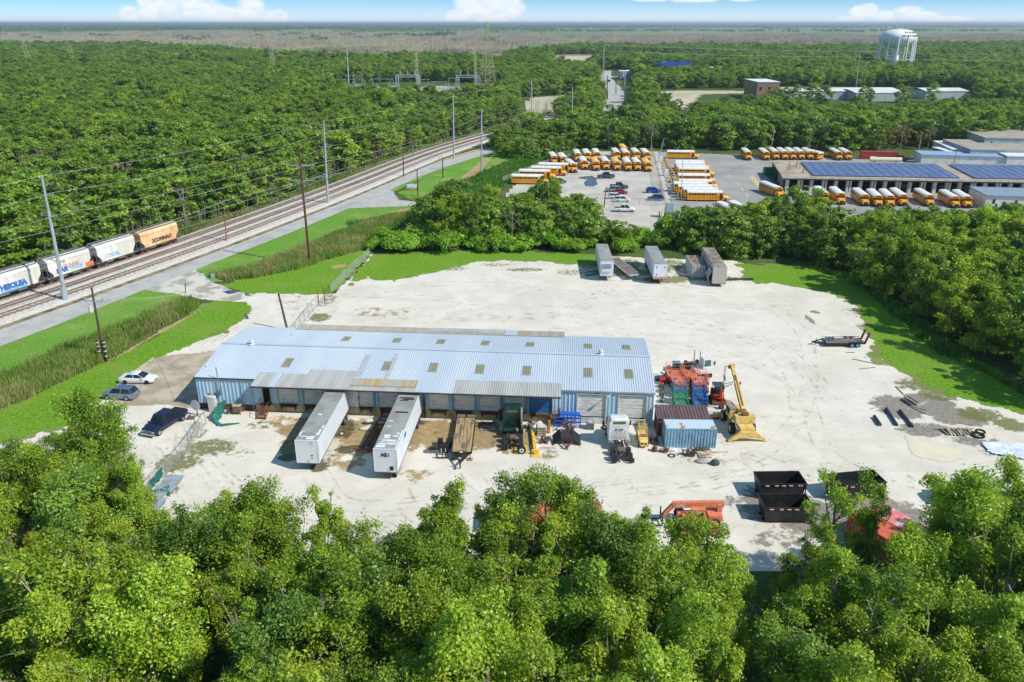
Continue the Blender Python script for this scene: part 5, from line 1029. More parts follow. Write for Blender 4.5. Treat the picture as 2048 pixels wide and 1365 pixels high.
patches(t2, [(-.9, -.35, -1.1, -.1), (-1.25, -1.05, -1.0, 1.0), (-1.6, -1.45, -.9, 1.0), (-2.1, -1.8, -.7, .9), (-2.7, -2.45, -.6, .0), (-3.2, -2.8, -.7, .0), (-3.1, -2.8, .3, .9), (-3.7, -3.4, .6, 1.1), (-5.3, -5.1, -.9, -.4), (-6.6, -6.4, -1., -.5), (-4.5, -.2, 1.05, 1.2)])
for (x0, x1, y0, y1) in ((-8.8, -8.55, -.6, .9), (-12.6, -12.4, -.9, .8), (-12.2, -12.05, -.4, 1.), (-11.9, -11.75, -.7, .3)): b = MB(); b.bx(x0, x1, y0, y1, 4.035, 4.12, dkt); b.build('loose_board', t2)
text('lettering', 'AE', .62, blackl, t2, (.03, -.12, 3.3), (R(90), 0, R(90)), bold=.02); text('lettering', 'i', .62, redlt, t2, (.03, .42, 3.3), (R(90), 0, R(90)), bold=.02)
text('lettering', 'AEi', .7, bluelt, t2, (-4.6, 1.3, 3.3), (R(90), 0, R(180)), bold=.02); text('lettering', 'AEi', .7, bluelt, t2, (-4.6, -1.3, 3.3), (R(90), 0, 0), bold=.02)
b = MB(); b.bx(.01, .03, .45, .85, 1.4, 1.9, blackl); b.bx(.01, .03, .2, .42, 1.25, 1.6, mat('tan_placard', (196, 196, 176))); b.build('placard', t2)
# reefer and others at the far side
def fnose(px, py, z=4.0): return G(px, py, z)
q = G(1214.5, 524, 4.0); t3, _ = trailer('white refrigerated trailer with a cooling unit on its nose by the far fence', (q.x, q.y), R(-91.5), 13.2)
b = MB(); b.bx(.02, .32, -.95, .95, 2.1, 3.7, white); b.build('cooling_unit', t3); b = MB(); b.bx(.33, .36, -.85, .85, 2.7, 3.6, mat('blue_grey_louvre', (110, 140, 168), (90, 112, 138), scale=4)); 
for k in range(4): b.bx(.36, .38, -.8 + k * .45, -.74 + k * .45, 2.7, 3.6, white)
b.build('louvre', t3)
q = G(1322, 530, 4.0); t4, _ = trailer('white box trailer with rust along the bottom of its nose, by the far fence', (q.x, q.y), R(-91.5), 13.6)
b = MB(); b.bx(.01, .03, -1.25, 1.25, 1.15, 1.6, mat('flaking_red_rust', (184, 84, 52), (210, 200, 190), scale=5, lo=.5, hi=.55)); b.build('rusty_bottom_rail', t4); b = MB()
for y in (-.9, .6): b.bx(.01, .03, y, y + .25, 3.35, 3.6, steelg)
b.bx(.01, .03, -.8, -.55, 1.9, 2.15, steelg); b.build('placard', t4)
oldp = mat('stained_old_trailer_panel', (176, 174, 166), (150, 132, 108), scale=.8, rough=.7, lo=.5, hi=.7); oldr = mat('dirty_trailer_roof', (150, 144, 132), (112, 100, 86), scale=.6, rough=.8)
q = G(1441, 535, 4.0); t5, _ = trailer('wrecked old box trailer with a torn side, rightmost of the far trailers', (q.x, q.y), R(-94), 14.2, body=oldp, roof=oldr, z0=.75)
b = MB(); b.bx(-4.5, -.7, -1.31, -1.27, .9, 3.2, dark); b.build('torn_opening', t5); b = MB()
b.add([(-3.8, -1.32, 3.0), (-1.2, -1.32, 2.8), (-.9, -1.9, 1.6), (-3.2, -2.2, 1.9)], [(0, 1, 2, 3)], oldp); b.add([(-3.2, -2.2, 1.9), (-.9, -1.9, 1.6), (-.8, -1.5, .3), (-2.6, -1.6, .2)], [(0, 1, 2, 3)], oldp); b.build('torn_panel', t5, fix=False)
def container(name, label, at, rz, L, m, roofm, H_=2.6, group=None, bars=True):
    t = thing(name, label, 'container', at, rz, group); w = 1.22; b = MB()
    def cor(x0, x1, y, s):
        xs = []; x = x0
        while x < x1 - .01: xs += [(x, 0), (x + .13, 0), (x + .18, .05), (x + .31, .05)]; x += .36
        xs = [e for e in xs if e[0] < x1] + [(x1, 0)]; n = len(xs); return [(a, y + s * (h - .05), .15) for a, h in xs] + [(a, y + s * (h - .05), H_ - .1) for a, h in xs], [(i, i + 1, n + i + 1, n + i) for i in range(n - 1)]
    for s in (-1, 1): v, f = cor(-L / 2 + .1, L / 2 - .1, s * w, s); b.add(v, f, m)
    b.bx(-L / 2 + .02, -L / 2 + .06, -w + .05, w - .05, .1, H_ - .05, m); b.bx(L / 2 - .06, L / 2 - .02, -w + .05, w - .05, .1, H_ - .05, m); b.build('wall', t, fix=False)
    b = MB()
    for x in (-L / 2, L / 2 - .12):
        for y in (-w, w - .12): b.bx(x, x + .12, y, y + .12, 0, H_, m)
    for y in (-w, w - .1): b.bx(-L / 2 + .12, L / 2 - .12, y, y + .1, 0, .15, m); b.bx(-L / 2 + .12, L / 2 - .12, y, y + .1, H_ - .12, H_ - .002, m)
    b.build('frame', t); b = MB(); b.bx(-L / 2 + .1, L / 2 - .1, -w + .1, w - .1, H_ - .06, H_ - .015, roofm); b.build('roof', t)
    if bars:
        for y in (-.9, -.35, .35, .9): b = MB(); b.cyl((L / 2 + .02, y, .2), (L / 2 + .02, y, H_ - .2), .03, m=steelg, n=5); b.build('lock_rod', t)
    return t
q = G(1401.5, 532, 2.6); container('shipping_container', 'short white container with rusty stained roof beside the wrecked trailer', q - Vector((0, -3.9, 2.6)) + Vector((-.15, 0, 0)), R(-91.5), 7.6, mat('chalky_white_container_paint', (196, 202, 204), (170, 172, 170), scale=1.5), mat('rust_blotched_roof', (156, 142, 122), (110, 84, 66), scale=.9, lo=.4, hi=.6))
def flatbed(name, label, at, rz, L, Wd, z, deck, trim, wheels=(), tongue=None, group=None):
    t = thing(name, label, 'trailer', at, rz, group); w = Wd / 2; b = MB(); n = 9
    for k in range(n): y0 = -w + .1 + k * (Wd - .2) / n; b.bx(-L, 0, y0 + .01, y0 + (Wd - .2) / n - .01, z - .06, z + (k % 3) * .006, deck)
    b.build('deck', t); b = MB(); b.bx(-L, 0, -w, -w + .1, z - .2, z + .03, trim); b.bx(-L, 0, w - .1, w, z - .2, z + .03, trim); b.bx(-.08, .02, -w + .1, w - .1, z - .22, z + .03, trim); b.bx(-L - .02, -L + .06, -w + .1, w - .1, z - .2, z + .03, trim); b.bx(-L, 0, -.55, -.4, z - .45, z - .08, trim); b.bx(-L, 0, .4, .55, z - .45, z - .08, trim); b.build('frame', t)
    for x in wheels:
        for s in (-1, 1): wheel(t, x, s * (w - .2), .42, .24, steelg, dual=True)
    return t
q = G(1296, 547, 1.3); fd = mat('grey_weathered_deck', (124, 112, 104), (98, 90, 86), scale=2, rough=.9, stretch=(.2, 3, 1))
ft = flatbed('flatbed_trailer', 'empty low flatbed trailer between the two white trailers by the far fence', (G(1269, 549, 1.3).x, G(1269, 549, 1.3).y), R(-77), 12.2, 2.45, 1.25, fd, mat('pale_alloy_trim', (176, 178, 178)), wheels=(-11, -9.8))
b = MB()
for k in range(4): b.box((-5.2, -.75 + k * .5, 1.32), (.25, .2, .1), black)
b.bx(-5.6, -5.5, -1.2, 1.2, 1.27, 1.33, white); b.build('chain_binder', ft)
for s in (-1, 1): b = MB(); b.bx(-1.6, -1.45, s * .8 - .08, s * .8 + .08, .02, 1.1, steelg); b.build('landing_leg', ft)
# wood-deck gooseneck trailer near the dock
wd = mat('worn_pine_deck', (176, 150, 104), (112, 98, 84), scale=1.1, rough=.9, stretch=(.25, 3, 1), lo=.45, hi=.62)
q = G(923, 905, .9); gt = flatbed('equipment_trailer', 'long black trailer with worn plank deck and a tyre at its tongue', (q.x, q.y), R(-90.5), 8.6, 2.45, .9, wd, black, wheels=(-5.2, -4.3))
b = MB(); b.bar((0, -.9, .75), (2.0, 0, .75), .14, .2, black); b.bar((0, .9, .75), (2.0, 0, .75), .14, .2, black); b.bar((1.8, 0, .75), (2.7, 0, .7), .16, .2, black); b.bar((2.2, 0, .1), (2.2, 0, 1.3), .12, .12, black); b.build('tongue', gt)
b = MB(); b.cyl((.45, 0, 1.0), (.45, 0, 1.22), .42, m=tyre, n=14); b.cyl((.45, 0, 1.2), (.45, 0, 1.24), .2, m=white, n=10); b.build('spare_wheel', gt)
b = MB(); b.bx(-3.2 + -1.2, -3.2, -1.2, -.75, .93, .95, fd); b.bx(-7.9, -6.9, .7, 1.15, .93, .95, fd); b.bx(-7.9, -6.9, -1.15, -.7, .93, .95, fd); b.bx(-2.2, -.9, -.1, .35, .93, .95, fd); b.build('deck_patch', gt)
for s in (-1, 1): b = MB(); b.bx(-9.6, -8.7, s * .65 - .5, s * .65 + .5, .75, .95, fd); b.build('ramp', gt)
for s in (-1, 1): b = MB(); b.bar((.2, s * 1.0, .05), (.2, s * 1.0, .9), .1, .1, black); b.bx(-.1, .5, s * 1.0 - .3, s * 1.0 + .3, .02, .12, wd); b.build('jack_leg', gt)
# low-boy trailer with blue wheels at the right lawn
et = thing('equipment_trailer', 'low black trailer with bright blue wheels and raised ramps by the right-hand lawn', 'trailer', G(1685, 690), R(181)); bluerim = mat('bright_blue_rim', (40, 150, 200)); b = MB(); b.bx(-3.1, 3.1, -1.0, 1.0, .62, .7, fd); b.build('deck', et)
b = MB(); b.bx(-3.1, 3.1, -1.1, -1.0, .5, .72, black); b.bx(-3.1, 3.1, 1.0, 1.1, .5, .72, black); b.bx(2.98, 3.1, -1, 1, .5, .72, black); b.bar((-3.0, -1.05, .95), (3.1, -1.05, .95), .05, .05, black); b.build('frame', et)
b = MB(); b.bar((3.1, .9, .6), (4.9, 0, .55), .12, .15, black); b.bar((3.1, -.9, .6), (4.9, 0, .55), .12, .15, black); b.bar((4.3, 0, .1), (4.3, 0, 1.1), .1, .1, black); b.build('tongue', et)
for x in (-.9, -1.75):
    for s in (-1, 1): wheel(et, x, s * 1.22, .4, .24, bluerim)
for s in (-1, 1): b = MB(); b.bx(-2.3, -.4, s * 1.22 - .15, s * 1.22 + .15, .84, .9, black); b.build('fender', et)
for s in (-1, 1): b = MB(); b.bar((-3.15, s * .75, .6), (-3.6, s * .75, 2.3), .08, .5, rust); [b.bar((-3.15 - k * .1, s * .75 - .2, .75 + k * .35), (-3.15 - k * .1, s * .75 + .2, .75 + k * .35), .05, .05, black) for k in range(4)]; b.build('ramp', et)
cg = thing('plastic_crate', 'grey-blue slatted crate leaning on the tongue end of the blue-wheeled trailer', 'crate', G(1657, 690), R(5)); cm_ = mat('blue_grey_plastic', (96, 118, 140)); b = MB()
for k in range(4): b.bx(-.65, .65, -.06, .06, .1 + k * .35, .3 + k * .35, cm_)
b.build('slat', cg); b = MB(); [b.bx(x - .06, x + .06, -.12, .12, 0, 1.4, cm_) for x in (-.6, 0, .6)]; b.build('post', cg)

# --- highway tractors
def tractor(label, at, rz, paint, sleeper=True, hood=True, seed=0):
    t = thing('semi_tractor', label, 'semi truck', at, rz); w = 1.2     # origin at rear end, +X forward
    b = MB(); b.bx(.1, 7.6, -.45, -.3, .75, 1.0, black); b.bx(.1, 7.6, .3, .45, .75, 1.0, black)
    for x in (.2, 1.3, 2.4, 3.4): b.bx(x, x + .15, -.3, .3, .78, .95, black)
    b.build('chassis', t)
    for x in (.85, 2.15):
        for s in (-1, 1): wheel(t, x, s * 1.02, .5, .3, steelg, dual=True)
    for s in (-1, 1): wheel(t, 7.0, s * .98, .5, .3, chrome)
    b = MB(); b.bx(1.2, 2.1, -.45, .45, 1.02, 1.12, mat('greasy_fifth_wheel', (118, 98, 84), (84, 70, 62), scale=4)); b.bx(1.0, 1.3, -.38, -.12, 1.02, 1.1, mat('greasy_fifth_wheel', (118, 98, 84))); b.bx(1.0, 1.3, .12, .38, 1.02, 1.1, mat('greasy_fifth_wheel', (118, 98, 84))); b.build('fifth_wheel', t)
    for s in (-1, 1):
        b = MB(); b.bx(.02, .08, s * 1.0 - .3, s * 1.0 + .3, .15, .75, blackp); b.build('mudflap', t)
        b = MB(); b.cyl((3.2, s * .95, .75), (4.6, s * .95, .75), .32, m=chrome if seed == 0 else paint, n=12); b.build('fuel_tank', t)
        b = MB(); b.bx(.05, .12, s * .5 - .07, s * .5 + .07, .8, .92, redl); b.build('tail_light', t)
    x0 = 3.9; xc = 6.1; zt = 3.75 if sleeper else 2.9
    b = MB(); b.loft([[(x, -w * k, 1.0), (x, -w * k, z - .35), (x, -w * k * .82, z), (x, w * k * .82, z), (x, w * k, z - .35), (x, w * k, 1.0)] for x, z, k in ((x0, zt - .12, .97), (x0 + .15, zt, 1), (x0 + 1.3, zt, 1), (xc - .4, zt - .35, .98), (xc, 2.6, .94))], paint)
    if hood: b.loft([[(x, -w * k, .7), (x, -w * k, z - .25), (x, -w * k * .7, z), (x, w * k * .7, z), (x, w * k, z - .25), (x, w * k, .7)] for x, z, k in ((xc - .1, 2.0, .9), (xc + .8, 1.9, .85), (xc + 1.5, 1.6, .8))], paint)
    b.build('cab', t, smooth=True)
    if sleeper: b = MB(); b.bx(x0 + .28, x0 + .36, -.8, .8, zt - .02, zt + .12, paint); b.bx(x0 - .03, x0 + .02, -.75, .75, zt - .62, zt - .3, mat('olive_rear_glass', (96, 104, 76), rough=.3)); b.build('rear_window', t)
    b = MB()
    for y in (-.4, -.1, .35): b.bx(x0 - .08, x0 - .01, y - .06, y + .06, 2.3, 2.5, black)
    for y in (-.8, -.3, .2, .7): b.tube([(x0 - .05, y, 2.3), (x0 - .15, y + .1, 1.7), (x0 - .06, y - .1, 1.2)], .02, black, 3)
    b.build('air_hose', t)
    quadpane(t, 'windshield', [(xc + .02, -.95, 2.05), (xc + .02, .95, 2.05), (xc - .28, .9, 2.75), (xc - .28, -.9, 2.75)], glass)
    for s in (-1, 1):
        b = MB(); b.bx(xc - .8, xc - .15, s * w * .985 - .02, s * w * .985 + .02, 2.0, 2.6, glass); b.build('side_window', t)
        b = MB(); b.bar((xc - .3, s * 1.2, 2.1), (xc - .2, s * 1.55, 2.1), .04, .04, black); b.bx(xc - .25, xc - .12, s * 1.6 - .14, s * 1.6 + .14, 1.9, 2.5, black); b.build('mirror', t)
    return t
P_trk = mat('white_truck_paint', (226, 228, 226), (204, 206, 204), scale=1.2, rough=.35); P_grn = mat('dark_green_truck_paint', (22, 62, 58), (16, 44, 42), scale=1.5, rough=.3)
q = G(1246, 929); tractor('white highway tractor with a sleeper cab, nose toward the right-hand tall door', (q.x, q.y), R(91), P_trk)
q = G(1027, 903); tg = tractor('dark green highway tractor without a trailer, parked nosed in to the dock', (q.x, q.y), R(91), P_grn, seed=1)
b = MB(); b.cyl((2.9, 0, 1.3), (2.9, 1.1, 1.3), .3, m=P_grn, n=10); b.build('air_tank', tg); b = MB(); b.cyl((3.7, -1.05, 1.2), (3.7, -1.05, 3.9), .13, m=chrome, n=8); b.build('exhaust_stack', tg)
wt_ = thing('spare_wheel', 'loose truck wheel with a white rim leaning behind the green tractor', 'wheel', G(1043, 908), R(95)); b = MB(); b.cyl((-.15, 0, .52), (.12, 0, .55), .52, m=tyre, n=16); b.build('tyre', wt_); b = MB(); b.cyl((-.18, 0, .52), (-.13, 0, .52), .28, m=white, n=12); b.cyl((-.2, 0, .52), (-.17, 0, .52), .12, m=black, n=8); b.build('rim', wt_)
# terminal tractor behind the lifts
yt = thing('terminal_tractor', 'white yard tractor with a big greenish windshield behind the orange lifts', 'yard truck', G(1401, 755), R(-80)); b = MB()
b.bx(-3.6, 1.1, -.5, .5, .6, .95, black); b.bx(-3.9, -1.2, -1.15, -.6, .2, 1.1, black, .1, .1); b.bx(-3.9, -1.2, .6, 1.15, .2, 1.1, black, .1, .1); b.bx(.9, 1.15, -1.2, 1.2, .4, .95, black); b.build('chassis', yt)
b = MB(); b.bx(-.9, .95, -.15, 1.2, .9, 1.9, P_trk); b.bx(-.8, .85, -.1, 1.15, 1.9, 3.1, P_trk, .06, .05); b.bx(-.9, .95, -1.2, -.2, .9, 1.6, P_trk); b.build('cab', yt)
quadpane(yt, 'windshield', [(.86, -.0, 2.0), (.86, 1.05, 2.0), (.8, 1.0, 3.0), (.8, .05, 3.0)], mat('greenish_glass', (74, 116, 108), rough=.2)); b = MB(); b.cyl((-1.0, -.8, 1.), (-1., -.8, 3.9), .09, m=chrome, n=6); b.cyl((-1.0, .1, 1.), (-1., .1, 3.6), .06, m=steelg, n=6); b.build('exhaust_stack', yt)
b = MB(); b.bar((.6, 1.2, 2.4), (.7, 1.5, 2.4), .05, .05, black); b.bx(.65, .75, 1.5, 1.7, 2.1, 2.7, black); b.build('mirror', yt)
for s in (-1, 1): wheel(yt, .2, s * 1.0, .5, .28, steelg); wheel(yt, -2.6, s * .95, .5, .28, steelg, dual=True)
# green and white truck in the trees at the right
gt2 = thing('truck', 'green-bonneted truck with a white cab half hidden by trees at the lower right', 'truck', G(1925, 1004), R(178)); P_teal = mat('teal_green_paint', (20, 110, 86)); b = MB(); b.loft([[(x, -1 * k, .8), (x, -1 * k, z - .2), (x, -.75 * k, z), (x, .75 * k, z), (x, 1 * k, z - .2), (x, 1 * k, .8)] for x, z, k in ((1.0, 2.0, 1.1), (1.9, 1.9, 1.), (2.7, 1.6, .9))], P_teal); b.bx(-.8, 1.0, -1.1, 1.1, .8, 1.7, P_teal); b.build('hood', gt2, smooth=True)
b = MB(); b.bx(-.9, .95, -1.08, 1.08, 1.7, 2.75, P_white, .12, .08); b.bx(-5.5, -1.0, -1.2, 1.2, 1.1, 2.2, P_white); b.build('cab', gt2); b = MB(); b.bx(-.5, .4, 1.06, 1.1, 1.85, 2.5, glass); b.bx(-.5, .4, -1.1, -1.06, 1.85, 2.5, glass); b.build('side_window', gt2); b = MB(); b.cyl((-1.3, .9, 1.4), (-1.5, .9, 3.6), .09, m=steelg); b.build('exhaust_stack', gt2)
for x in (2.0, -4): 
    for s in (-1, 1): wheel(gt2, x, s * 1.0, .48, .28)
# ---------------------------------------------------------------- yard machines and junk
orange = mat('faded_orange_paint', (222, 134, 100), (204, 116, 84), scale=2, rough=.55); lgreen = mat('lift_green_paint', (66, 150, 104), (90, 130, 104), scale=3, rough=.5); lblue = mat('lift_blue_paint', (58, 112, 178), (90, 122, 160), scale=3, rough=.5)
yell = mat('construction_yellow_paint', (222, 192, 112), (200, 168, 96), scale=1.6, rough=.55); greyd = mat('dull_steel', (110, 112, 112), (86, 84, 80), scale=4, rough=.6)
def scissor(label, at, rz, L, Wd, H0, base, railc, group, rail_h=1.05, wheels=.2):
    t = thing('scissor_lift', label, 'scissor lift', at, rz, group); w = Wd / 2; h = L / 2; zb = wheels * 1.2
    b = MB(); b.bx(-h, h, -w, w, zb, zb + .3, base); b.bx(-h, -h + .15, -w, w, zb + .3, zb + .55, base); b.bx(h - .15, h, -w, w, zb + .3, zb + .55, base); b.build('chassis', t)
    for x in (-h * .7, h * .7):
        for s in (-1, 1): wheel(t, x, s * (w - .05), wheels * 1.1, .16, greyd)
    b = MB(); n = 4
    for k in range(n):
        z0 = zb + .32 + k * (H0 - zb - .4) / n; z1 = z0 + (H0 - zb - .4) / n
        for s in (-1, 1): b.bar((-h * .85, s * w * .7, z0), (h * .85, s * w * .7, z1), .05, .07, railc); b.bar((h * .85, s * w * .55, z0), (-h * .85, s * w * .55, z1), .05, .07, railc)
        b.bar((-h * .85, -w * .7, z0), (-h * .85, w * .7, z0), .05, .06, greyd); b.bar((h * .85, -w * .7, z1), (h * .85, w * .7, z1), .05, .06, railc)
    b.build('scissor_stack', t); b = MB(); b.bx(-h, h, -w, w, H0, H0 + .08, base); b.bx(-h, h, -w, -w + .03, H0 + .08, H0 + .26, railc); b.bx(-h, h, w - .03, w, H0 + .08, H0 + .26, railc); b.bx(h - .03, h, -w + .03, w - .03, H0 + .08, H0 + .26, railc); b.build('platform', t)
    b = MB(); z = H0 + .08
    for s in (-1, 1):
        for zz in (rail_h * .5, rail_h): b.bar((-h, s * w * .97, z + zz), (h, s * w * .97, z + zz), .045, .045, railc)
        for k in range(5): x = -h * .98 + k * h * .49; b.bar((x, s * w * .97, z), (x, s * w * .97, z + rail_h), .045, .045, railc)
    for x in (-h * .98, h * .98):
        for zz in (rail_h * .5, rail_h): b.bar((x, -w, z + zz), (x, w, z + zz), .045, .045, railc)
    b.build('guard_rail', t); b = MB(); b.bx(h - .3, h - .05, -w + .05, -w + .3, z + .7, z + 1.0, greyd); b.build('control_box', t); return t
sg = 'scissor lifts parked nose to tail beside the brown-roofed shed'; B90 = R(-91)
for px, py, c, lb in [(1363, 826, lgreen, 'small green scissor lift at the front of the left file'), (1362, 812, lgreen, 'second green scissor lift, behind the frontmost green one'), (1361, 797, lblue, 'blue scissor lift at the back of the green file'), (1401, 827, lblue, 'front blue scissor lift next to the small green ones'), (1400, 813, lblue, 'middle blue scissor lift of the right file'), (1399, 798, lblue, 'rearmost blue scissor lift of the right file, touching the orange ones')]:
    g = G(px, py); scissor(lb, (g.x, g.y + .9), B90, 1.8, 1.75 if False else 1.7, .95, c, c if c is lgreen else lblue, sg)
for px, py, lb, h0 in [(1361, 788, 'large orange scissor lift with low rails, left of the front orange pair', 1.3), (1401, 788, 'large orange scissor lift, right of the front orange pair', 1.3), (1351, 770, 'orange lift with tall upright rails behind, left, with a pale panel on it', 1.0), (1384, 770, 'orange lift with tall rusty rails behind, right, before the white yard tractor', 1.0)]:
    g = G(px, py); scissor(lb, (g.x, g.y + 1.3), B90, 2.9, 2.1, h0, orange, orange, 'orange scissor lifts behind the blue and green ones', 1.15, .42)
# mini excavator
ex_ = thing('mini_excavator', 'orange-red mini excavator with a dark canopy and its bucket toward the shed', 'excavator', G(1434, 803), R(-90)); redo = mat('excavator_orange_red', (206, 70, 44), (170, 60, 44), scale=3); b = MB()
for s in (-1, 1): tb_ = MB(); tb_.prism([(-1.0, .05), (1.0, .05), (1.15, .28), (1.0, .5), (-1.0, .5), (-1.15, .28)], s * .75 - .18, s * .75 + .18, tyre); tb_.build('track', ex_)
b.bx(-1.1, .5, -.75, .75, .6, 1.1, redo); b.bx(-1.15, -.4, -.7, .7, 1.1, 1.5, black); b.bx(-.3, .1, -.25, .25, 1.1, 1.6, black); b.build('body', ex_); b = MB()
for x, y in ((-.9, -.6), (-.9, .6), (.5, -.6), (.5, .6)): b.bar((x, y, 1.1), (x, y, 2.35), .06, .06, black)
b.bx(-1.0, .65, -.7, .7, 2.35, 2.43, mat('dark_slate_canopy', (60, 72, 88))); b.build('canopy', ex_); b = MB(); b.bar((.6, 0, .9), (1.3, 0, 2.5), .22, .28, redo); b.bar((1.3, 0, 2.5), (2.4, 0, 1.6), .2, .24, redo); b.bar((1.0, 0, 1.9), (1.9, 0, 2.2), .08, .08, chrome); b.build('boom', ex_)
b = MB(); b.bar((2.35, 0, 1.65), (2.1, 0, .7), .16, .2, redo); b.build('stick', ex_); b = MB(); b.prism([(1.9, .1), (2.4, .05), (2.6, .4), (2.3, .75), (2.0, .6)], -.28, .28, bumper); b.build('bucket', ex_); b = MB(); b.bx(1.2, 1.3, -.95, .95, .1, .55, rust); b.bar((.5, -.4, .3), (1.2, -.5, .3), .1, .1, redo); b.bar((.5, .4, .3), (1.2, .5, .3), .1, .1, redo); b.build('dozer_blade', ex_)
# rough-terrain crane
cr = thing('mobile_crane', 'yellow rough-terrain crane with raised boom beside the sky-blue container', 'crane', G(1484, 869), R(-88)); blackr = mat('rusty_mast_brown', (130, 90, 52), (104, 74, 48), scale=2)
b = MB(); b.bx(-5.2, 1.6, -.65, .65, .9, 1.55, yell); b.bx(.2, 1.8, -.9, .9, 1.2, 1.75, yell); b.bx(-4.2, -3.2, -1.1, 1.1, 1.2, 1.6, yell); b.build('chassis', cr)
for x in (-.3, -3.7):
    for s in (-1, 1): wheel(cr, x, s * 1.25, .72, .55, yell)
b = MB(); b.loft([[(2.0, -2.3, .05), (2.0, -2.3, .3), (2.0, -1.0, 1.35), (2.0, 1.0, 1.35), (2.0, 2.3, .3), (2.0, 2.3, .05), (2.0, .9, .55), (2.0, -.9, .55)], [(1.65, -2.3, .05), (1.65, -2.3, .3), (1.65, -1.0, 1.35), (1.65, 1.0, 1.35), (1.65, 2.3, .3), (1.65, 2.3, .05), (1.65, .9, .55), (1.65, -.9, .55)]], yell); b.bx(1.3, 1.66, -.7, .7, .8, 1.5, yell); b.build('outrigger', cr)
b = MB(); b.bar((-3.9, -1.0, .9), (-4.2, -3.0, .3), .35, .4, yell); b.bx(-4.5, -3.9, -3.2, -2.8, .02, .25, yell); b.build('outrigger', cr)
b = MB(); b.cyl((-1.8, 0, 1.5), (-1.8, 0, 1.8), .9, m=yell, n=16); b.bx(-2.9, .3, -.55, .55, 1.8, 2.6, yell); b.bx(-.3, .6, -1.2, 1.2, 1.8, 2.7, yell); b.bx(.6, .65, -1.1, -.8, 2.0, 2.3, white); b.bx(.6, .65, .8, 1.1, 2.0, 2.3, white); b.bx(-.1, .4, -.4, .4, 2.7, 3.1, blackr); b.build('turntable', cr)
b = MB(); b.bx(-2.6, -1.0, -1.5, -.7, 1.7, 3.0, yell, .06, .04); b.bx(-2.4, -1.2, -1.53, -1.49, 2.2, 2.85, glass); b.bx(-2.65, -.95, -1.52, -.68, 3.0, 3.06, mat('grey_cab_roof', (150, 146, 140))); b.build('cab', cr)
P0 = Vector((-.6, 0, 3.0)); P1 = Vector((-7.4, .35, 5.9)); b = MB(); b.bar(P0, P0.lerp(P1, .62), .5, .6, yell); b.bar(P0.lerp(P1, .5), P0.lerp(P1, .97), .38, .46, yell); b.bar(P0.lerp(P1, .05) + Vector((0, 0, .34)), P0.lerp(P1, .75) + Vector((0, 0, .28)), .2, .08, blackr); b.build('boom', cr)
b = MB(); b.box(P1, (.5, .6, .6), yell); b.cyl(P1 + Vector((-.2, -.4, -.2)), P1 + Vector((-.2, .4, -.2)), .22, m=blackr); b.box(P0.lerp(P1, .6) + Vector((0, .4, 0)), (.3, .3, .3), blackr); b.build('boom_head', cr)
b = MB(); hk = P1 + Vector((0, -.9, 0)); b.bar(P1, hk, .06, .06, greyd); [b.cyl(hk + Vector((0, y, 0)), hk + Vector((.2, y * .5, -2.7)), .025, m=greyd, n=3) for y in (-.12, 0, .12)]; b.build('hoist_cable', cr); b = MB(); b.cyl(hk + Vector((.2, -.12, -2.9)), hk + Vector((.2, .12, -2.9)), .28, m=blackr, n=10); b.bar(hk + Vector((.2, 0, -3.0)), hk + Vector((.2, 0, -3.6)), .12, .16, blackr); b.build('hook_block', cr)
jb = thing('crane_jib', 'white folded jib frame lying beside the crane boom', 'crane jib', (0, 0, 0)); a_, c_ = G(1452, 772, 3.2), G(1472, 768, 4.4); b = MB()
for d in (0, .5): b.bar(G(1449, 775, 3.2) + Vector((0, 0, d)), G(1466, 768, 4.3) + Vector((0, 0, d * .5)), .1, .1, white)
for k in range(3): p_ = G(1449, 775, 3.2).lerp(G(1466, 768, 4.3), k / 3); b.bar(p_, p_ + Vector((.4, .2, .45)), .06, .06, white)
b.bar(G(1449, 775, 0), G(1449, 775, 3.2), .12, .12, white); b.build('frame', jb)
# shed + container
cbl = mat('sky_blue_container_paint', (130, 170, 194), (112, 148, 170), scale=1.2, rough=.6); crf = mat('rust_patched_blue_roof', (186, 206, 214), (182, 112, 66), scale=.7, rough=.65, lo=.55, hi=.62)
q = (G(1331, 896) + G(1427, 898)) / 2; ct5 = container('shipping_container', 'sky-blue ribbed shipping container with rust patches on its roof, behind the crane', q + Vector((.1, 1.25, 0)), R(-1.5), 6.06, cbl, crf, bars=False)
sh = thing('tool_shed', 'brown metal-roofed lean-to shed directly behind the sky-blue container', 'shed', q + Vector((-.25, 4.2, 0)), R(-1.5)); browr = mat('mauve_brown_metal_roof', (110, 88, 88), (96, 76, 76), scale=.8, rough=.6); b = MB(); b.bx(-3.1, 3.1, -1.4, 1.5, 0, 2.35, mat('rotten_brown_boards', (104, 80, 62), (76, 60, 50), scale=2.5, stretch=(3, 3, .4))); b.build('wall', sh)
b = MB(); corr(b, -3.25, 3.25, lambda v: 2.5 + (v + 1.6) * .10, -1.55, 1.65, browr, pitch=.4, dep=.06); b.build('roof', sh, fix=False)
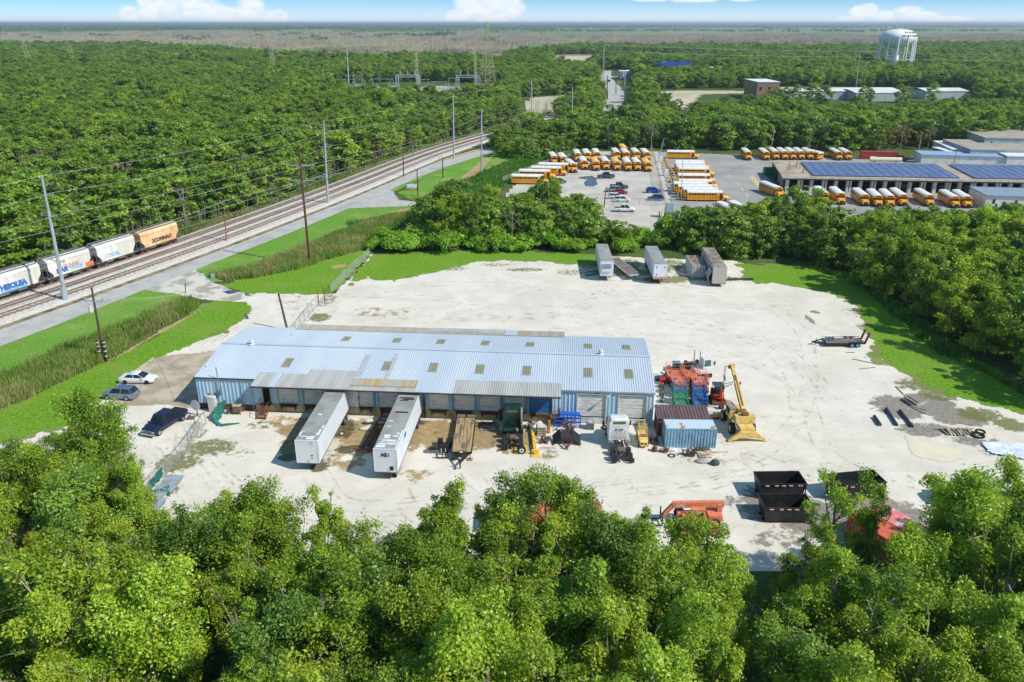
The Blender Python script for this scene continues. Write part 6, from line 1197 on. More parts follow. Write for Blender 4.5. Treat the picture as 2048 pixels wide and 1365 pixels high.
# forklift
fk = thing('forklift', 'worn yellow forklift between the white tractor and the sky-blue container', 'forklift', G(1284, 885), R(-92)); b = MB(); b.bx(-1.3, 1.1, -.5, .5, .3, 1.0, yell); b.loft([[(x, -.5 * k, .3), (x, -.5 * k, 1.1 * k), (x, .5 * k, 1.1 * k), (x, .5 * k, .3)] for x, k in ((.8, 1.05), (1.3, 1), (1.6, .75))], yell); b.bx(.3, .8, -.42, .42, 1.0, 1.3, mat('brown_seat_cover', (150, 104, 84))); b.build('body', fk)
b = MB()
for x in (-.7, .7):
    for s in (-1, 1): b.bar((x, s * .45, 1.0), (x * .9, s * .42, 2.15), .07, .07, yell)
for k in range(5): b.bar((-.63 + k * .31, -.45, 2.18), (-.63 + k * .31, .45, 2.18), .06, .05, yell)
for s in (-1, 1): b.bar((-.7, s * .45, 2.18), (.7, s * .45, 2.18), .06, .07, yell)
b.build('overhead_guard', fk); b = MB()
for s in (-1, 1): b.bar((-1.4, s * .35, .1), (-1.4, s * .35, 2.4), .1, .12, yell); b.bar((-1.45, s * .3, .08), (-2.5, s * .3, .08), .12, .06, black)
for z in (.6, 1.4, 2.3): b.bar((-1.4, -.35, z), (-1.4, .35, z), .08, .1, yell)
b.build('mast', fk)
for x, r_ in ((-.8, .36), (.9, .3)):
    for s in (-1, 1): wheel(fk, x, s * .5, r_, .22, yell)
b = MB(); b.bx(1.1, 1.63, -.3, -.08, .62, .84, black); b.bx(1.1, 1.63, .08, .3, .62, .84, black); b.build('grille', fk)
# telehandler
th = thing('telehandler', 'orange telescopic handler with a long boom and white lettering, behind the thin-crowned tree', 'telehandler', G(1392, 1046), R(180)); th.scale = (.82,) * 3; b = MB(); b.bx(-2.9, 2.4, -.55, .55, .8, 1.5, orange); b.bx(-2.9, -1.2, -1.1, 1.1, .9, 1.7, orange); b.bx(.6, 2.0, .5, 1.15, .9, 1.8, orange); b.bx(-1.0, 1.2, .5, 1.15, .8, 1.5, orange); b.build('chassis', th)
for x in (-2.0, 1.9):
    for s in (-1, 1): wheel(th, x, s * 1.2, .68, .45, white)
b = MB(); b.bar((-3.2, -.1, 2.75), (3.1, -.1, 2.6), .5, .75, orange); b.bx(-3.0, -2.4, -.35, .2, 1.5, 2.5, orange); b.build('boom', th); b = MB(); b.bar((2.9, -.1, 2.7), (4.3, -.1, .9), .4, .5, orange); b.build('gooseneck', th)
b = MB(); b.bx(4.3, 4.42, -.9, .9, .3, .42, black); b.bx(4.3, 4.42, -.9, .9, 1.1, 1.2, black)
for y in (-.75, .75): b.bx(4.28, 4.44, y - .06, y + .06, .1, 1.9, black); b.bx(4.44, 5.7, y - .07, y + .07, .1, .17, black)
b.build('fork_carriage', th); b = MB()
for x in (-.7, .9):
    for y in (.5, 1.15): b.bar((x, y, 1.5), (x, y, 2.6), .07, .07, orange)
b.bx(-.75, .95, .45, 1.2, 2.6, 2.66, orange); b.bx(-.6, .0, .6, 1.0, 1.5, 1.9, black); b.build('cab', th); text('lettering', 'LULL', .52, white, th, (2.2, .17, 2.63), (R(90), 0, R(180)), shear=.3, bold=.025); text('lettering', '844', .3, white, th, (-2.6, .17, 2.78), (R(90), 0, R(180)), shear=.3, bold=.01)
# other orange machinery under the trees
lm = thing('light_tower', 'yellow-orange trailer machine under the thin-crowned tree beside the telehandler', 'machine', G(1396, 1070), R(4)); lm.scale = (.72,) * 3; oy = mat('orange_yellow_machine_paint', (220, 150, 70), (180, 116, 50), scale=2); b = MB(); b.bx(-3.6, 3.2, -.7, -.4, .6, .9, oy); b.bx(-3.6, 3.2, .4, .7, .6, .9, oy); b.bx(-1, 2.6, -.6, .6, .9, 1.7, oy); b.bx(1.0, 2.0, -1., -.6, .7, 1.5, orange); b.build('body', lm)
for x in (-2.5, 2.6):
    for s in (-1, 1): wheel(lm, x, s * .85, .4, .25)
oc = mat('orange_container_paint', (216, 110, 80), (190, 90, 66), scale=1.5)
container('shipping_container', 'long salmon-orange container half hidden in the near trees below the green tractor', G(1096, 1062), R(1), 10.5, oc, oc, bars=False)
q = G(1770, 1110); t_ = container('shipping_container', 'rust-orange container in the trees below the separate dumpster', q, R(-62), 7.5, mat('rust_orange_container', (200, 96, 60), (160, 76, 52), scale=1.4), mat('rust_orange_container_roof', (206, 104, 70), (170, 84, 60), scale=1), bars=False)
q = G(1812, 1098); t_ = container('shipping_container', 'pinkish-red container lying beside the rust-orange one among the trees', q, R(-60), 7.5, mat('pink_red_container', (214, 120, 118), (232, 190, 184), scale=1.2, lo=.5, hi=.62), mat('pink_red_roof', (218, 124, 122), (236, 196, 190), scale=.8, lo=.5, hi=.62), bars=False)
# roll-off dumpsters
refl = mat('red_white_reflector_tape', (204, 52, 40), (236, 232, 224), scale=12, lo=.49, hi=.51)
def dumpster(label, at, rz, L=4.9, Wd=2.5, Hh=1.9):
    t = thing('dumpster', label, 'dumpster', at, rz, 'black open-top dumpsters'); h, w = L / 2, Wd / 2; b = MB(); k = .3
    for s in (-1, 1): b.add([(-h + k, s * (w - .12), .25), (h - k, s * (w - .12), .25), (h, s * w, Hh), (-h, s * w, Hh), (-h + k, s * (w - .18), .25), (h - k, s * (w - .18), .25), (h, s * (w - .06), Hh), (-h, s * (w - .06), Hh)], [(0, 1, 2, 3), (7, 6, 5, 4), (3, 2, 6, 7), (0, 4, 5, 1), (1, 5, 6, 2), (0, 3, 7, 4)], black)
    for s in (-1, 1): b.add([(s * (h - k), -w + .15, .25), (s * (h - k), w - .15, .25), (s * h, w - .04, Hh), (s * h, -w + .04, Hh), (s * (h - k - .06), -w + .15, .25), (s * (h - k - .06), w - .15, .25), (s * (h - .06), w - .04, Hh), (s * (h - .06), -w + .04, Hh)], [(0, 1, 2, 3), (7, 6, 5, 4), (3, 2, 6, 7)], black)
    b.bx(-h + k, h - k, -w + .15, w - .15, .22, .3, black); b.build('body', t, fix=False)
    b = MB(); 
    for s in (-1, 1): b.bx(-h - .04, h + .04, s * w - .06, s * w + .06, Hh - .02, Hh + .1, black)
    for s in (-1, 1): b.bx(s * h - .06, s * h + .06, -w + .06, w - .06, Hh - .02, Hh + .1, black)
    b.build('rim', t)
    for s in (-1, 1): b = MB(); b.bx(-h + .1, h - .1, s * .5 - .08, s * .5 + .08, .02, .22, black); b.build('skid', t)
    b = MB(); b.bx(h - .2, h + .05, -w - .06, -w + .06, 0.0, .6, black); b.bx(h - .12, h - .02, -w - .08, -w, .6, 1.7, black); b.build('side_post', t)
    for x in (-h + .7, -h + 1.7, 0, h - 1.7, h - .7): b = MB(); b.bx(x - .22, x + .22, -w - .09, -w - .065, Hh - .16, Hh - .04, refl); b.build('reflector', t)
    return t
dumpster('black open-top dumpster nearest the camera of the touching pair', G(1574, 1049) + Vector((0, 1.25, 0)), R(-1)); dumpster('black open-top dumpster just behind the nearest one', G(1563, 1001) + Vector((0, 1.3, 0)), R(1)); dumpster('separate black dumpster behind the open-crowned leaning tree', G(1715, 1002) + Vector((0, 1.3, 0)), R(9), 5.6)
# small yard things
def junk(name, label, cat, px, py, rz=0., group=None, z=0): g = G(px, py); return thing(name, label, cat, (g.x, g.y, z), R(rz), group)
t = junk('trash_cart', 'teal wheeled trash cart beside the white yard tractor', 'trash cart', 1352, 741); b = MB(); b.bx(-.42, .42, -.42, .42, .05, 1.2, mat('teal_cart_plastic', (24, 116, 120)), -.08, -.08); b.build('bin', t); b = MB(); b.bx(-.55, .55, -.55, .55, 1.2, 1.3, mat('teal_cart_lid', (52, 140, 146))); b.build('lid', t)
t = junk('trash_cart', 'black wheeled trash cart next to the teal one', 'trash cart', 1361, 746); b = MB(); b.bx(-.42, .42, -.4, .4, .05, 1.15, black, -.08, -.06); b.build('bin', t); b = MB(); b.bx(-.55, .55, -.52, .52, 1.15, 1.26, blackp); b.build('lid', t)
t = junk('bucket', 'bright red round tub at the right end wall of the warehouse', 'tub', 1326, 768); b = MB(); b.cyl((0, 0, 0), (0, 0, .9), .38, .52, mat('bright_red_plastic', (226, 52, 30)), n=14); b.build('tub', t); b = MB(); b.cyl((0, 0, .88), (0, 0, .92), .56, m=mat('bright_red_plastic', (226, 52, 30)), n=14); b.build('rim', t)
t = junk('bucket', 'blue tub behind the bright red one', 'tub', 1330, 759); b = MB(); b.cyl((0, 0, 0), (0, 0, .5), .45, .5, lblue, n=12); b.build('tub', t)
t = junk('crate', 'dark blue bin against the right end wall of the warehouse', 'bin', 1318, 761); b = MB(); b.bx(-.55, .55, -.35, .35, 0, .5, mat('dark_blue_plastic', (50, 62, 92)), -.05, -.05); b.build('bin', t)
scr = mat('mixed_rusty_scrap', (150, 118, 96), (196, 186, 172), scale=2.2, rough=.8, lo=.45, hi=.6); scr2 = mat('dark_scrap_steel', (74, 60, 54), (110, 92, 80), scale=3, rough=.8)
def scrap(label, px, py, sx, sy, n, m, seed, hh=.7, cat='scrap'):
    t = junk('scrap_machine', label, cat, px, py); g = random.Random(seed)
    for nm, k0, mm in (('frame', 0, m), ('motor', 1, scr2), ('fitting', 2, greyd)):
        b = MB()
        for _ in range(n):
            x, y = g.uniform(-sx, sx), g.uniform(-sy, sy)
            if k0 == 0: p = Vector((x, y, g.uniform(.05, hh))); q_ = Vector((g.uniform(-sx, sx), g.uniform(-sy, sy), g.uniform(.05, hh))); b.bar(p, q_, .09, .09, mm)
            elif k0 == 1: s = g.uniform(.12, .3); b.box((x * .6, y * .6, g.uniform(.15, hh * .7)), (s, s * 1.3, s * 1.2), mm)
            else: b.cyl((x * .6, y * .6, .05), (x * .6 + g.uniform(-.2, .2), y * .6, g.uniform(.3, hh)), g.uniform(.06, .16), m=mm, n=7)
        b.build(nm, t)
    return t
for i, (px, py) in enumerate([(1322, 775), (1323, 785), (1324, 795), (1323, 805)]): scrap(['jumble of steel parts by the warehouse end wall, farthest', 'second heap of steel parts down the warehouse end wall', 'third heap of steel parts down the warehouse end wall', 'nearest small steel heap at the warehouse end wall'][i], px, py, .4, .45, 5, scr, 20 + i, .7)
scrap('small grey machine beside the teal trash cart', 1339, 742, .45, .4, 5, scr, 31, .9, 'machine'); scrap('rusty hopper and red frame standing in front of the blue racks', 1137, 868, .9, 1.0, 12, rust, 32, 1.6, 'machine'); scrap('pile of engine parts with an orange motor behind the white liquid tote', 1089, 885, .8, .6, 9, scr2, 33, .8)
scrap('rusty junk in front of the sky-blue container, left', 1327, 905, .7, .4, 7, scr, 34, .6); scrap('dark steel grates and frames before the sky-blue container', 1380, 912, 1.0, .5, 12, scr2, 35, 1.0); scrap('scattered small junk right of the brown-roofed shed', 1431, 835, .5, .8, 7, scr, 36, .4); scrap('dark machine parts between the forklift and the shed', 1307, 885, .6, .9, 9, scr2, 37, .7); scrap('pale machinery heap between the green tractor and the yellow beam', 1062, 857, .6, .8, 9, scr, 38, 1.1); scrap('orange-brown debris near the fence by the satellite dish', 383, 838, .6, .4, 7, scr, 39, .3); scrap('brown plant-choked metal frame left of the cooler box', 461, 828, .5, .4, 7, scr2, 40, 1.1)
# hopper implement: sloped black wings
t = junk('hopper_attachment', 'wide black salt-spreader hopper with sloping sides in front of the blue racks', 'hopper', 1133, 886, 0); b = MB(); b.add([(-1.7, -.9, .1), (-.7, -.6, .9), (-.7, 1.2, 1.3), (-1.7, 1.0, .5)], [(0, 1, 2, 3)], black); b.add([(1.7, -.9, .1), (.7, -.6, .9), (.7, 1.2, 1.3), (1.7, 1.0, .5)], [(3, 2, 1, 0)], black); b.bx(-.7, .7, -.6, 1.2, .5, .95, mat('speckled_black_load', (48, 46, 46), (150, 140, 90), scale=5, lo=.6, hi=.7)); b.build('hopper', t, fix=False); b = MB(); b.bar((-.6, -.6, .4), (0, -1.8, .4), .12, .12, rust); b.bar((.6, -.6, .4), (0, -1.8, .4), .12, .12, rust); b.bar((0, -1.7, .1), (0, -1.7, .9), .15, .15, rust); b.build('drawbar', t)
t = junk('steel_rack', 'bright blue steel rack frame standing against the warehouse wall', 'rack', 1135, 853, -4.6); cb = mat('bright_blue_rack_paint', (30, 100, 210)); b = MB()
for x in (-1.6, -.5, .5, 1.6):
    for y in (-.4, .4): b.bar((x, y, 0), (x, y, 1.9 if abs(x) < 1.5 else 1.5), .1, .1, cb)
b.build('upright', t); b = MB()
for z in (.3, .9, 1.45): b.bar((-1.6, -.4, z), (1.6, -.4, z), .08, .12, cb); b.bar((-1.6, .4, z), (1.6, .4, z), .08, .12, cb)
b.build('beam', t); b = MB(); b.bx(-.9, 1.5, -.4, .4, 1.7, 1.9, cb); b.build('shelf', t)
t = junk('liquid_tote', 'white caged liquid tote on a pallet behind the yellow beam', 'liquid tote', 1083, 868, -3); tm = mat('milky_plastic', (216, 218, 216), (196, 186, 150), scale=2); b = MB(); b.bx(-.5, .5, -.6, .6, .16, 1.15, tm); b.build('tank', t); b = MB()
for k in range(5):
    x = -.52 + k * .26; b.bar((x, -.63, .15), (x, -.63, 1.18), .03, .03, greyd); b.bar((x, .63, .15), (x, .63, 1.18), .03, .03, greyd)
for z in (.4, .7, 1.0, 1.18): b.bar((-.53, -.63, z), (.53, -.63, z), .03, .03, greyd)
b.build('cage', t); b = MB(); b.bx(-.55, .55, -.65, .65, 0, .14, wd); b.build('pallet', t)
t = junk('tank', 'white round-ended tank beside the liquid tote', 'tank', 1073, 862, 60); b = MB(); b.cyl((-.9, 0, .55), (.9, 0, .55), .45, m=tm, n=14); b.build('shell', t, smooth=True)
for s in (-.6, .6): b = MB(); b.bx(s - .05, s + .05, -.4, .4, 0, .25, greyd); b.build('cradle', t)
t = junk('gas_bottle', 'tall rusty-yellow gas bottle right of the liquid tote', 'gas bottle', 1097, 866); b = MB(); b.cyl((0, 0, 0), (0, 0, 1.6), .22, m=mat('rusty_yellow', (176, 134, 50), (120, 82, 48), scale=3), n=10); b.cyl((0, 0, 1.6), (0, 0, 1.8), .22, .07, mat('rusty_yellow', (176, 134, 50)), n=10); b.build('shell', t)
ysteel = mat('yellow_steel_beam_paint', (226, 190, 72), (196, 160, 60), scale=2)
p, q_ = G(1064, 856), G(1071, 916); t = thing('steel_beam', 'long yellow steel lift column lying on the ground beside the green tractor', 'steel beam', p, ang(p, q_)); L = (q_ - p).length; b = MB(); b.bx(0, L - .5, -.18, .18, .15, .5, ysteel); b.bx(0, L - .6, -.2, .2, .02, .14, ysteel); b.build('column', t); b = MB(); b.bx(L - 1.2, L, -.5, .5, .02, .12, ysteel); b.bx(L - .9, L - .7, -.4, .4, .13, .6, ysteel); b.build('base_plate', t)
for i, px in enumerate((1032, 1051)): p, q_ = G(px, 893), G(px + .5, 908); t = tag(MB().bar(p + Vector((0, 0, .1)), q_ + Vector((0, 0, .1)), .4, .2, ysteel).build('ramp_plate'), ['left yellow steel ramp under the tail of the green tractor', 'right yellow steel ramp by the loose white-rimmed wheel'][i], 'ramp')
def crate_blk(label, px, py, s, n): t = junk('plastic_case', label, 'case', px, py, 4); b = MB(); b.bx(-s, s, -.45, .45, .02, .75, black); b.build('box', t); b = MB(); b.bx(-s - .02, s + .02, -.47, .47, .75, .82, blackp); b.build('lid', t); b = MB(); [b.bx(-s + .2 + k * .5, -s + .28 + k * .5, -.48, -.455, .15, .65, white) for k in range(n)]; b.build('stripe', t)
crate_blk('black tool chest with white stripes left of the plank-deck trailer', 888, 903, .55, 2); crate_blk('smaller black case behind the striped tool chest', 881, 892, .3, 0); crate_blk('upright black box tight against the plank-deck trailer', 898, 892, .3, 1)
t = junk('bucket_attachment', 'low grey skid-steer attachment left of the black tool chest', 'attachment', 869, 904); b = MB(); b.bx(-1.0, .6, -.4, .3, .05, .4, greyd); b.bx(-.6, .2, -.3, .3, .4, .55, black); b.build('frame', t)
t = junk('bucket_attachment', 'black square coupling frame on the ground in front of the tool chest', 'attachment', 885, 916); b = MB()
for a, c in (((-.7, -.2, .1), (.7, -.2, .1)), ((-.7, -.2, .6), (.7, -.2, .6)), ((-.7, -.2, .1), (-.7, -.2, .6)), ((.7, -.2, .1), (.7, -.2, .6)), ((0, -.2, .1), (0, -.2, .6)), ((0, -.2, .5), (0, .5, 1.0))): b.bar(a, c, .1, .1, black)
b.build('frame', t)
def pallet(label, px, py, rz, m, L=1.2, n=6): t = junk('pallet', label, 'pallet', px, py, rz); b = MB(); [b.bx(-L / 2, L / 2, -.5 + k / n, -.5 + (k + .7) / n, .12, .15, m) for k in range(n)]; b.build('deck_board', t); b = MB(); [b.bx(x - .05, x + .05, -.5, .5, .01, .12, m) for x in (-L / 2 + .05, 0, L / 2 - .05)]; b.build('stringer', t)
pallet('dark wooden pallet between the plank-deck trailer and the green tractor', 977, 859, 5, scr, 2.0); pallet('blue pallet lying at the gravel edge above the near trees', 837, 1067, 2, cb, 1.5); pallet('grey slatted pallet leaning in the junk before the sky-blue container', 1404, 898, 8, scr2, 1.6); pallet('second slatted pallet below the leaning grey one', 1409, 913, 3, scr, 1.5)
t = tag(MB().bx(-.35, .35, -.5, .5, .02, .2, mat('tan_box_board', (190, 150, 100))).build('cardboard_box'), 'tan box beside the blue pallet at the gravel edge', 'box'); t.location = G(826, 1067)
def tyre_at(label, px, py, r, w, z=0, rz=0): t = junk('tyre', label, 'tyre', px, py, rz, z=z); b = MB(); n = 18; rr = [[(math.cos(a) * (r - .15 + .13 * math.cos(c)), math.sin(a) * (r - .15 + .13 * math.cos(c)), w / 2 + w / 2 * math.sin(c)) for c in [k * math.pi / 3 for k in range(6)]] for a in [2 * math.pi * j / n for j in range(n + 1)]]; vs = [p for q_ in rr for p in q_]; b.add(vs, [(j * 6 + k, j * 6 + (k + 1) % 6, (j + 1) * 6 + (k + 1) % 6, (j + 1) * 6 + k) for j in range(n) for k in range(6)], tyre); b.build('ring', t, smooth=True)
tyre_at('loose tyre lying flat behind the condenser unit by the tall white doors', 1211, 857, .55, .25); tyre_at('wide brown tyre lying flat at the right end of the timber pile', 1955, 873, .85, .3); tyre_at('dark tyre stacked on the wide brown one', 1959, 870, .65, .25, .32); tyre_at('thin black hoop on the ground before the sky-blue container', 1343, 912, .5, .06)
pipe = mat('black_plastic_pipe', (44, 46, 58), (60, 60, 70), scale=2, rough=.5)
for i, (a, c, r_, lb) in enumerate([((1748, 836), (1759.5, 853), .22, 'short black pipe, leftmost of the three on the gravel'), ((1772, 820), (1793, 853), .2, 'middle black pipe of the three on the gravel'), ((1799, 824), (1824, 856), .2, 'right-hand black pipe of the three on the gravel')]): p, q_ = G(*a), G(*c); b = MB(); b.cyl(p + Vector((0, 0, r_)), q_ + Vector((0, 0, r_)), r_, m=pipe, n=12); tag(b.build('pipe'), lb, 'pipe', 'black pipes on the gravel')
lum = mat('bleached_lumber', (196, 180, 158), (150, 136, 120), scale=2, rough=.9); post_ = mat('grey_fence_posts', (104, 98, 96), (140, 130, 120), scale=2)
def plank(label, a, c, w=.25, h=.1, m=None, z=.05, name='plank', group=None): p, q_ = G(*a), G(*c); return tag(MB().bar(p + Vector((0, 0, z)), q_ + Vector((0, 0, z)), w, h, m or lum).build(name), label, 'plank', group)
for i, (a, c, w, m, lb) in enumerate([((1741, 819), (1765, 813), .16, lum, 'thin pale board at the left edge of the dark gravel'), ((1832, 812), (1855, 804), .3, lum, 'broad pale board beside the bundle of posts'), ((1820, 813), (1852, 821), .12, post_, 'long dark pole right of the bundle, upper'), ((1823, 816), (1853, 830), .12, post_, 'long dark pole right of the bundle, lower'), ((1840, 852), (1852, 847), .12, lum, 'short pale batten above the timber pile, left one'), ((1846, 854), (1857, 849), .12, lum, 'short pale batten above the timber pile, right one'), ((1791, 774), (1806, 789), .16, post_, 'single dark pole pointing at the bundle of posts'), ((1705, 719), (1748, 728), .15, post_, 'long grey pole on the white gravel below the blue-wheeled trailer'), ((1718, 739), (1750, 736), .1, post_, 'thin pole at the ragged lawn edge'), ((1692, 706), (1709, 706), .14, post_, 'short dark timber just below the blue-wheeled trailer'), ((1449, 752), (1451, 762), .12, scr2, 'short dark bar on the ground behind the excavator'), ((1322, 745), (1331, 752), .2, scr2, 'dark plank by the warehouse end wall'), ((1372, 908), (1455, 905), .3, lum, 'long rusty beam under the junk before the sky-blue container'), ((1423, 822), (1437, 828), .8, white, 'white board lying by the excavator bucket')]): plank(lb, a, c, w, .08, m)
t = thing('post_bundle', 'bundle of grey fence posts heaped on the dark gravel', 'post bundle', G(1808, 799)); g = random.Random(4); d_ = G(1828, 812) - G(1808, 799)
for k in range(8): b = MB(); o_ = Vector((g.uniform(-.7, .7), g.uniform(-.4, .4), .1 + .12 * (k % 3))); b.cyl(o_, o_ + d_ * g.uniform(.85, 1.05), .09, m=post_, n=6); b.build('post', t)
t = thing('timber_pile', 'row of short bleached timbers and concrete blocks on pale sand', 'timber pile', G(1920, 866)); 
for k in range(9): b = MB(); x = -1.9 + k * .42; b.bar((x, -.9 + g.uniform(-.2, .2), .12), (x + g.uniform(-.2, .3), .9, .14 + .1 * (k % 2)), .2, .18, lum if k % 3 else post_); b.build('timber', t)
b = MB(); b.bar((-2.6, .7, .3), (1.8, .5, .3), .15, .12, lum); b.build('timber', t)
# pale rocks/bags by the first trailers
rockm = mat('pale_bag_cloth', (206, 198, 178), (180, 172, 150), scale=2)
def rock(label, px, py, s, z=0, nm='sandbag', cat='sandbag', m=None, group=None):
    bm = bmesh.new(); bmesh.ops.create_icosphere(bm, subdivisions=2, radius=1); g = random.Random(int(px))
    for v in bm.verts: v.co = Vector((v.co.x * s[0], v.co.y * s[1], max(v.co.z, -.7) * s[2] + s[2] * .6)) * (1 + g.uniform(-.1, .1))
    me = bpy.data.meshes.new(nm); bm.to_mesh(me); bm.free(); me.materials.append(m or rockm); o = bpy.data.objects.new(nm, me); COL.objects.link(o); p = G(px, py); o.location = (p.x, p.y, z); return tag(o, label, cat, group)
rock('pale stuffed sack, lowest of the three between the docked trailers', 731, 860, (.8, .4, .28)); rock('pale sack at the right of the three between the docked trailers', 741, 857, (.6, .45, .3)); rock('topmost pale sack of the heap between the docked trailers', 738, 849, (.6, .4, .25), .35); rock('small white lump on the stained concrete between the docked trailers', 683, 869, (.2, .2, .14)); rock('white rag bundle before the sky-blue container', 1343, 902, (.6, .35, .25), m=white, nm='rag', cat='rag'); rock('grey crumpled tarp on the gravel before the sky-blue container', 1404, 925, (.8, .5, .25), m=mat('grey_lilac_tarp', (170, 164, 168), (140, 136, 140), scale=4), nm='tarp', cat='tarp'); rock('dark grey dented tank on the gravel by the crumpled tarp', 1430, 930, (.55, .4, .45), m=mat('dark_grey_plastic', (70, 76, 78)), nm='tank', cat='tank'); rock('rust-brown bucket at the left front of the sky-blue container', 1309, 903, (.35, .35, .5), m=rust, nm='bucket', cat='bucket')
t = junk('steel_culvert', 'short grey pipe section under the nose of the lettered trailer', 'pipe', 794, 948, 80); b = MB(); b.cyl((-.9, 0, .35), (.9, 0, .35), .35, m=rfm, n=14); b.build('shell', t); b = MB(); b.cyl((-.92, 0, .35), (-.9, 0, .35), .3, m=dark, n=14); b.build('opening', t)
# rusty lattice chassis beside trailer 2
p, q_ = G(777, 830), G(731, 905); t = thing('rusty_ladder_frame', 'long rusty ladder-like steel frame lying in the shadow left of the lettered trailer', 'steel frame', p, ang(p, q_)); L = (q_ - p).length; b = MB()
for s in (-.6, .6): b.bar((0, s, .45), (L, s, .45), .12, .2, rust)
b.build('side_rail', t); b = MB(); [b.bar((k * 1.1 + .2, -.6, .45), (k * 1.1 + .2, .6, .45), .12, .12, rust) for k in range(int(L / 1.1))]; b.bar((L, -1.6, .4), (L, 1.3, .4), .2, .2, rust); b.bar((.3, -.9, .6), (.3, .9, .6), .2, .3, rust); b.build('cross_bar', t); b = MB(); [b.bar((x, s, 0), (x, s, .4), .12, .12, rust) for x in (.8, L - .8) for s in (-.6, .6)]; b.build('leg', t)
# plastic sheeting, cone, mailbox, bollards
pm = mat('white_plastic_sheeting', (224, 232, 244), (200, 210, 226), scale=1.2, rough=.4); pw = poly([(1962, 886), (1985, 883), (2040, 890), (2200, 915), (2200, 930), (2060, 925), (2000, 915), (1970, 905)])
o = sheet('plastic_sheeting', [pw], .25, .06, [pm], rag=.5, rs=1.4); del o['kind']; co = np.zeros(len(o.data.vertices) * 3); o.data.vertices.foreach_get('co', co); co = co.reshape(-1, 3); co[:, 2] += .35 * fnoise(co[:, 0], co[:, 1], .9); o.data.vertices.foreach_set('co', co.ravel().astype(np.float32)); tag(o, 'wrinkled white plastic sheeting spread on the ground at the right edge of the yard', 'plastic sheet')
def cone(label, px, py, s=1.): t = junk('traffic_cone', label, 'traffic cone', px, py); b = MB(); b.cyl((0, 0, .04), (0, 0, .75 * s), .16 * s, .03, mat('cone_orange', (236, 96, 40)), n=8); b.build('cone', t); b = MB(); b.bx(-.2, .2, -.2, .2, 0, .04, mat('cone_orange', (236, 96, 40))); b.build('base', t)
cone('orange cone at the edge of the right-hand lawn', 1717, 628, 1.3)
for k in range(5): cone(['farthest', 'second farthest', 'middle', 'second nearest', 'nearest'][k] + ' of five orange cones beside the bus yard fence', 1319.5 + k * .9, 371 + k * 4, 1.2)
t = tag(MB().bx(-.3, .3, -.25, .25, 0, .9, mat('pale_blue_cabinet', (150, 176, 204))).build('utility_box'), 'small pale-blue utility box in the verge by the driveway', 'utility box'); t.location = G(426, 557)
t = tag(MB().cyl((0, 0, 0), (.25, 0, 2.0), .09, m=darkbark, n=6).build('marker_post'), 'short leaning wooden post beside the driveway', 'post'); t.location = G(371, 587)
t = junk('stop_sign', 'small red stop sign seen where the side road meets the frontage road', 'stop sign', 825, 399); b = MB(); b.bar((0, 0, 0), (0, 0, 2.6), .08, .08, greyd); b.build('post', t); b = MB(); b.cyl((0, -.06, 2.6), (0, -.03, 2.6), .42, m=mat('stop_sign_red', (214, 60, 50)), n=8); b.cyl((0, -.05, 2.6), (0, -.02, 2.6), .46, m=white, n=8); b.build('sign_plate', t); text('lettering', 'STOP', .26, white, t, (0, -.08, 2.6), (R(90), 0, 0), bold=.01)
t = junk('sign_board', 'white framed sign board on the grass corner by the side road', 'sign', 824, 381, 4); b = MB(); b.bx(-1.7, 1.7, -.05, .05, .7, 2.1, black); b.build('frame', t); b = MB(); b.bx(-1.55, 1.55, -.08, -.05, .8, 2.0, mat('white_sign_face', (220, 226, 230), (180, 190, 200), scale=1.5, stretch=(1, 1, 5))); b.build('panel', t); b = MB(); [b.bar((x, 0, 0), (x, 0, .7), .1, .1, black) for x in (-1.5, 1.5)]; b.build('post', t)
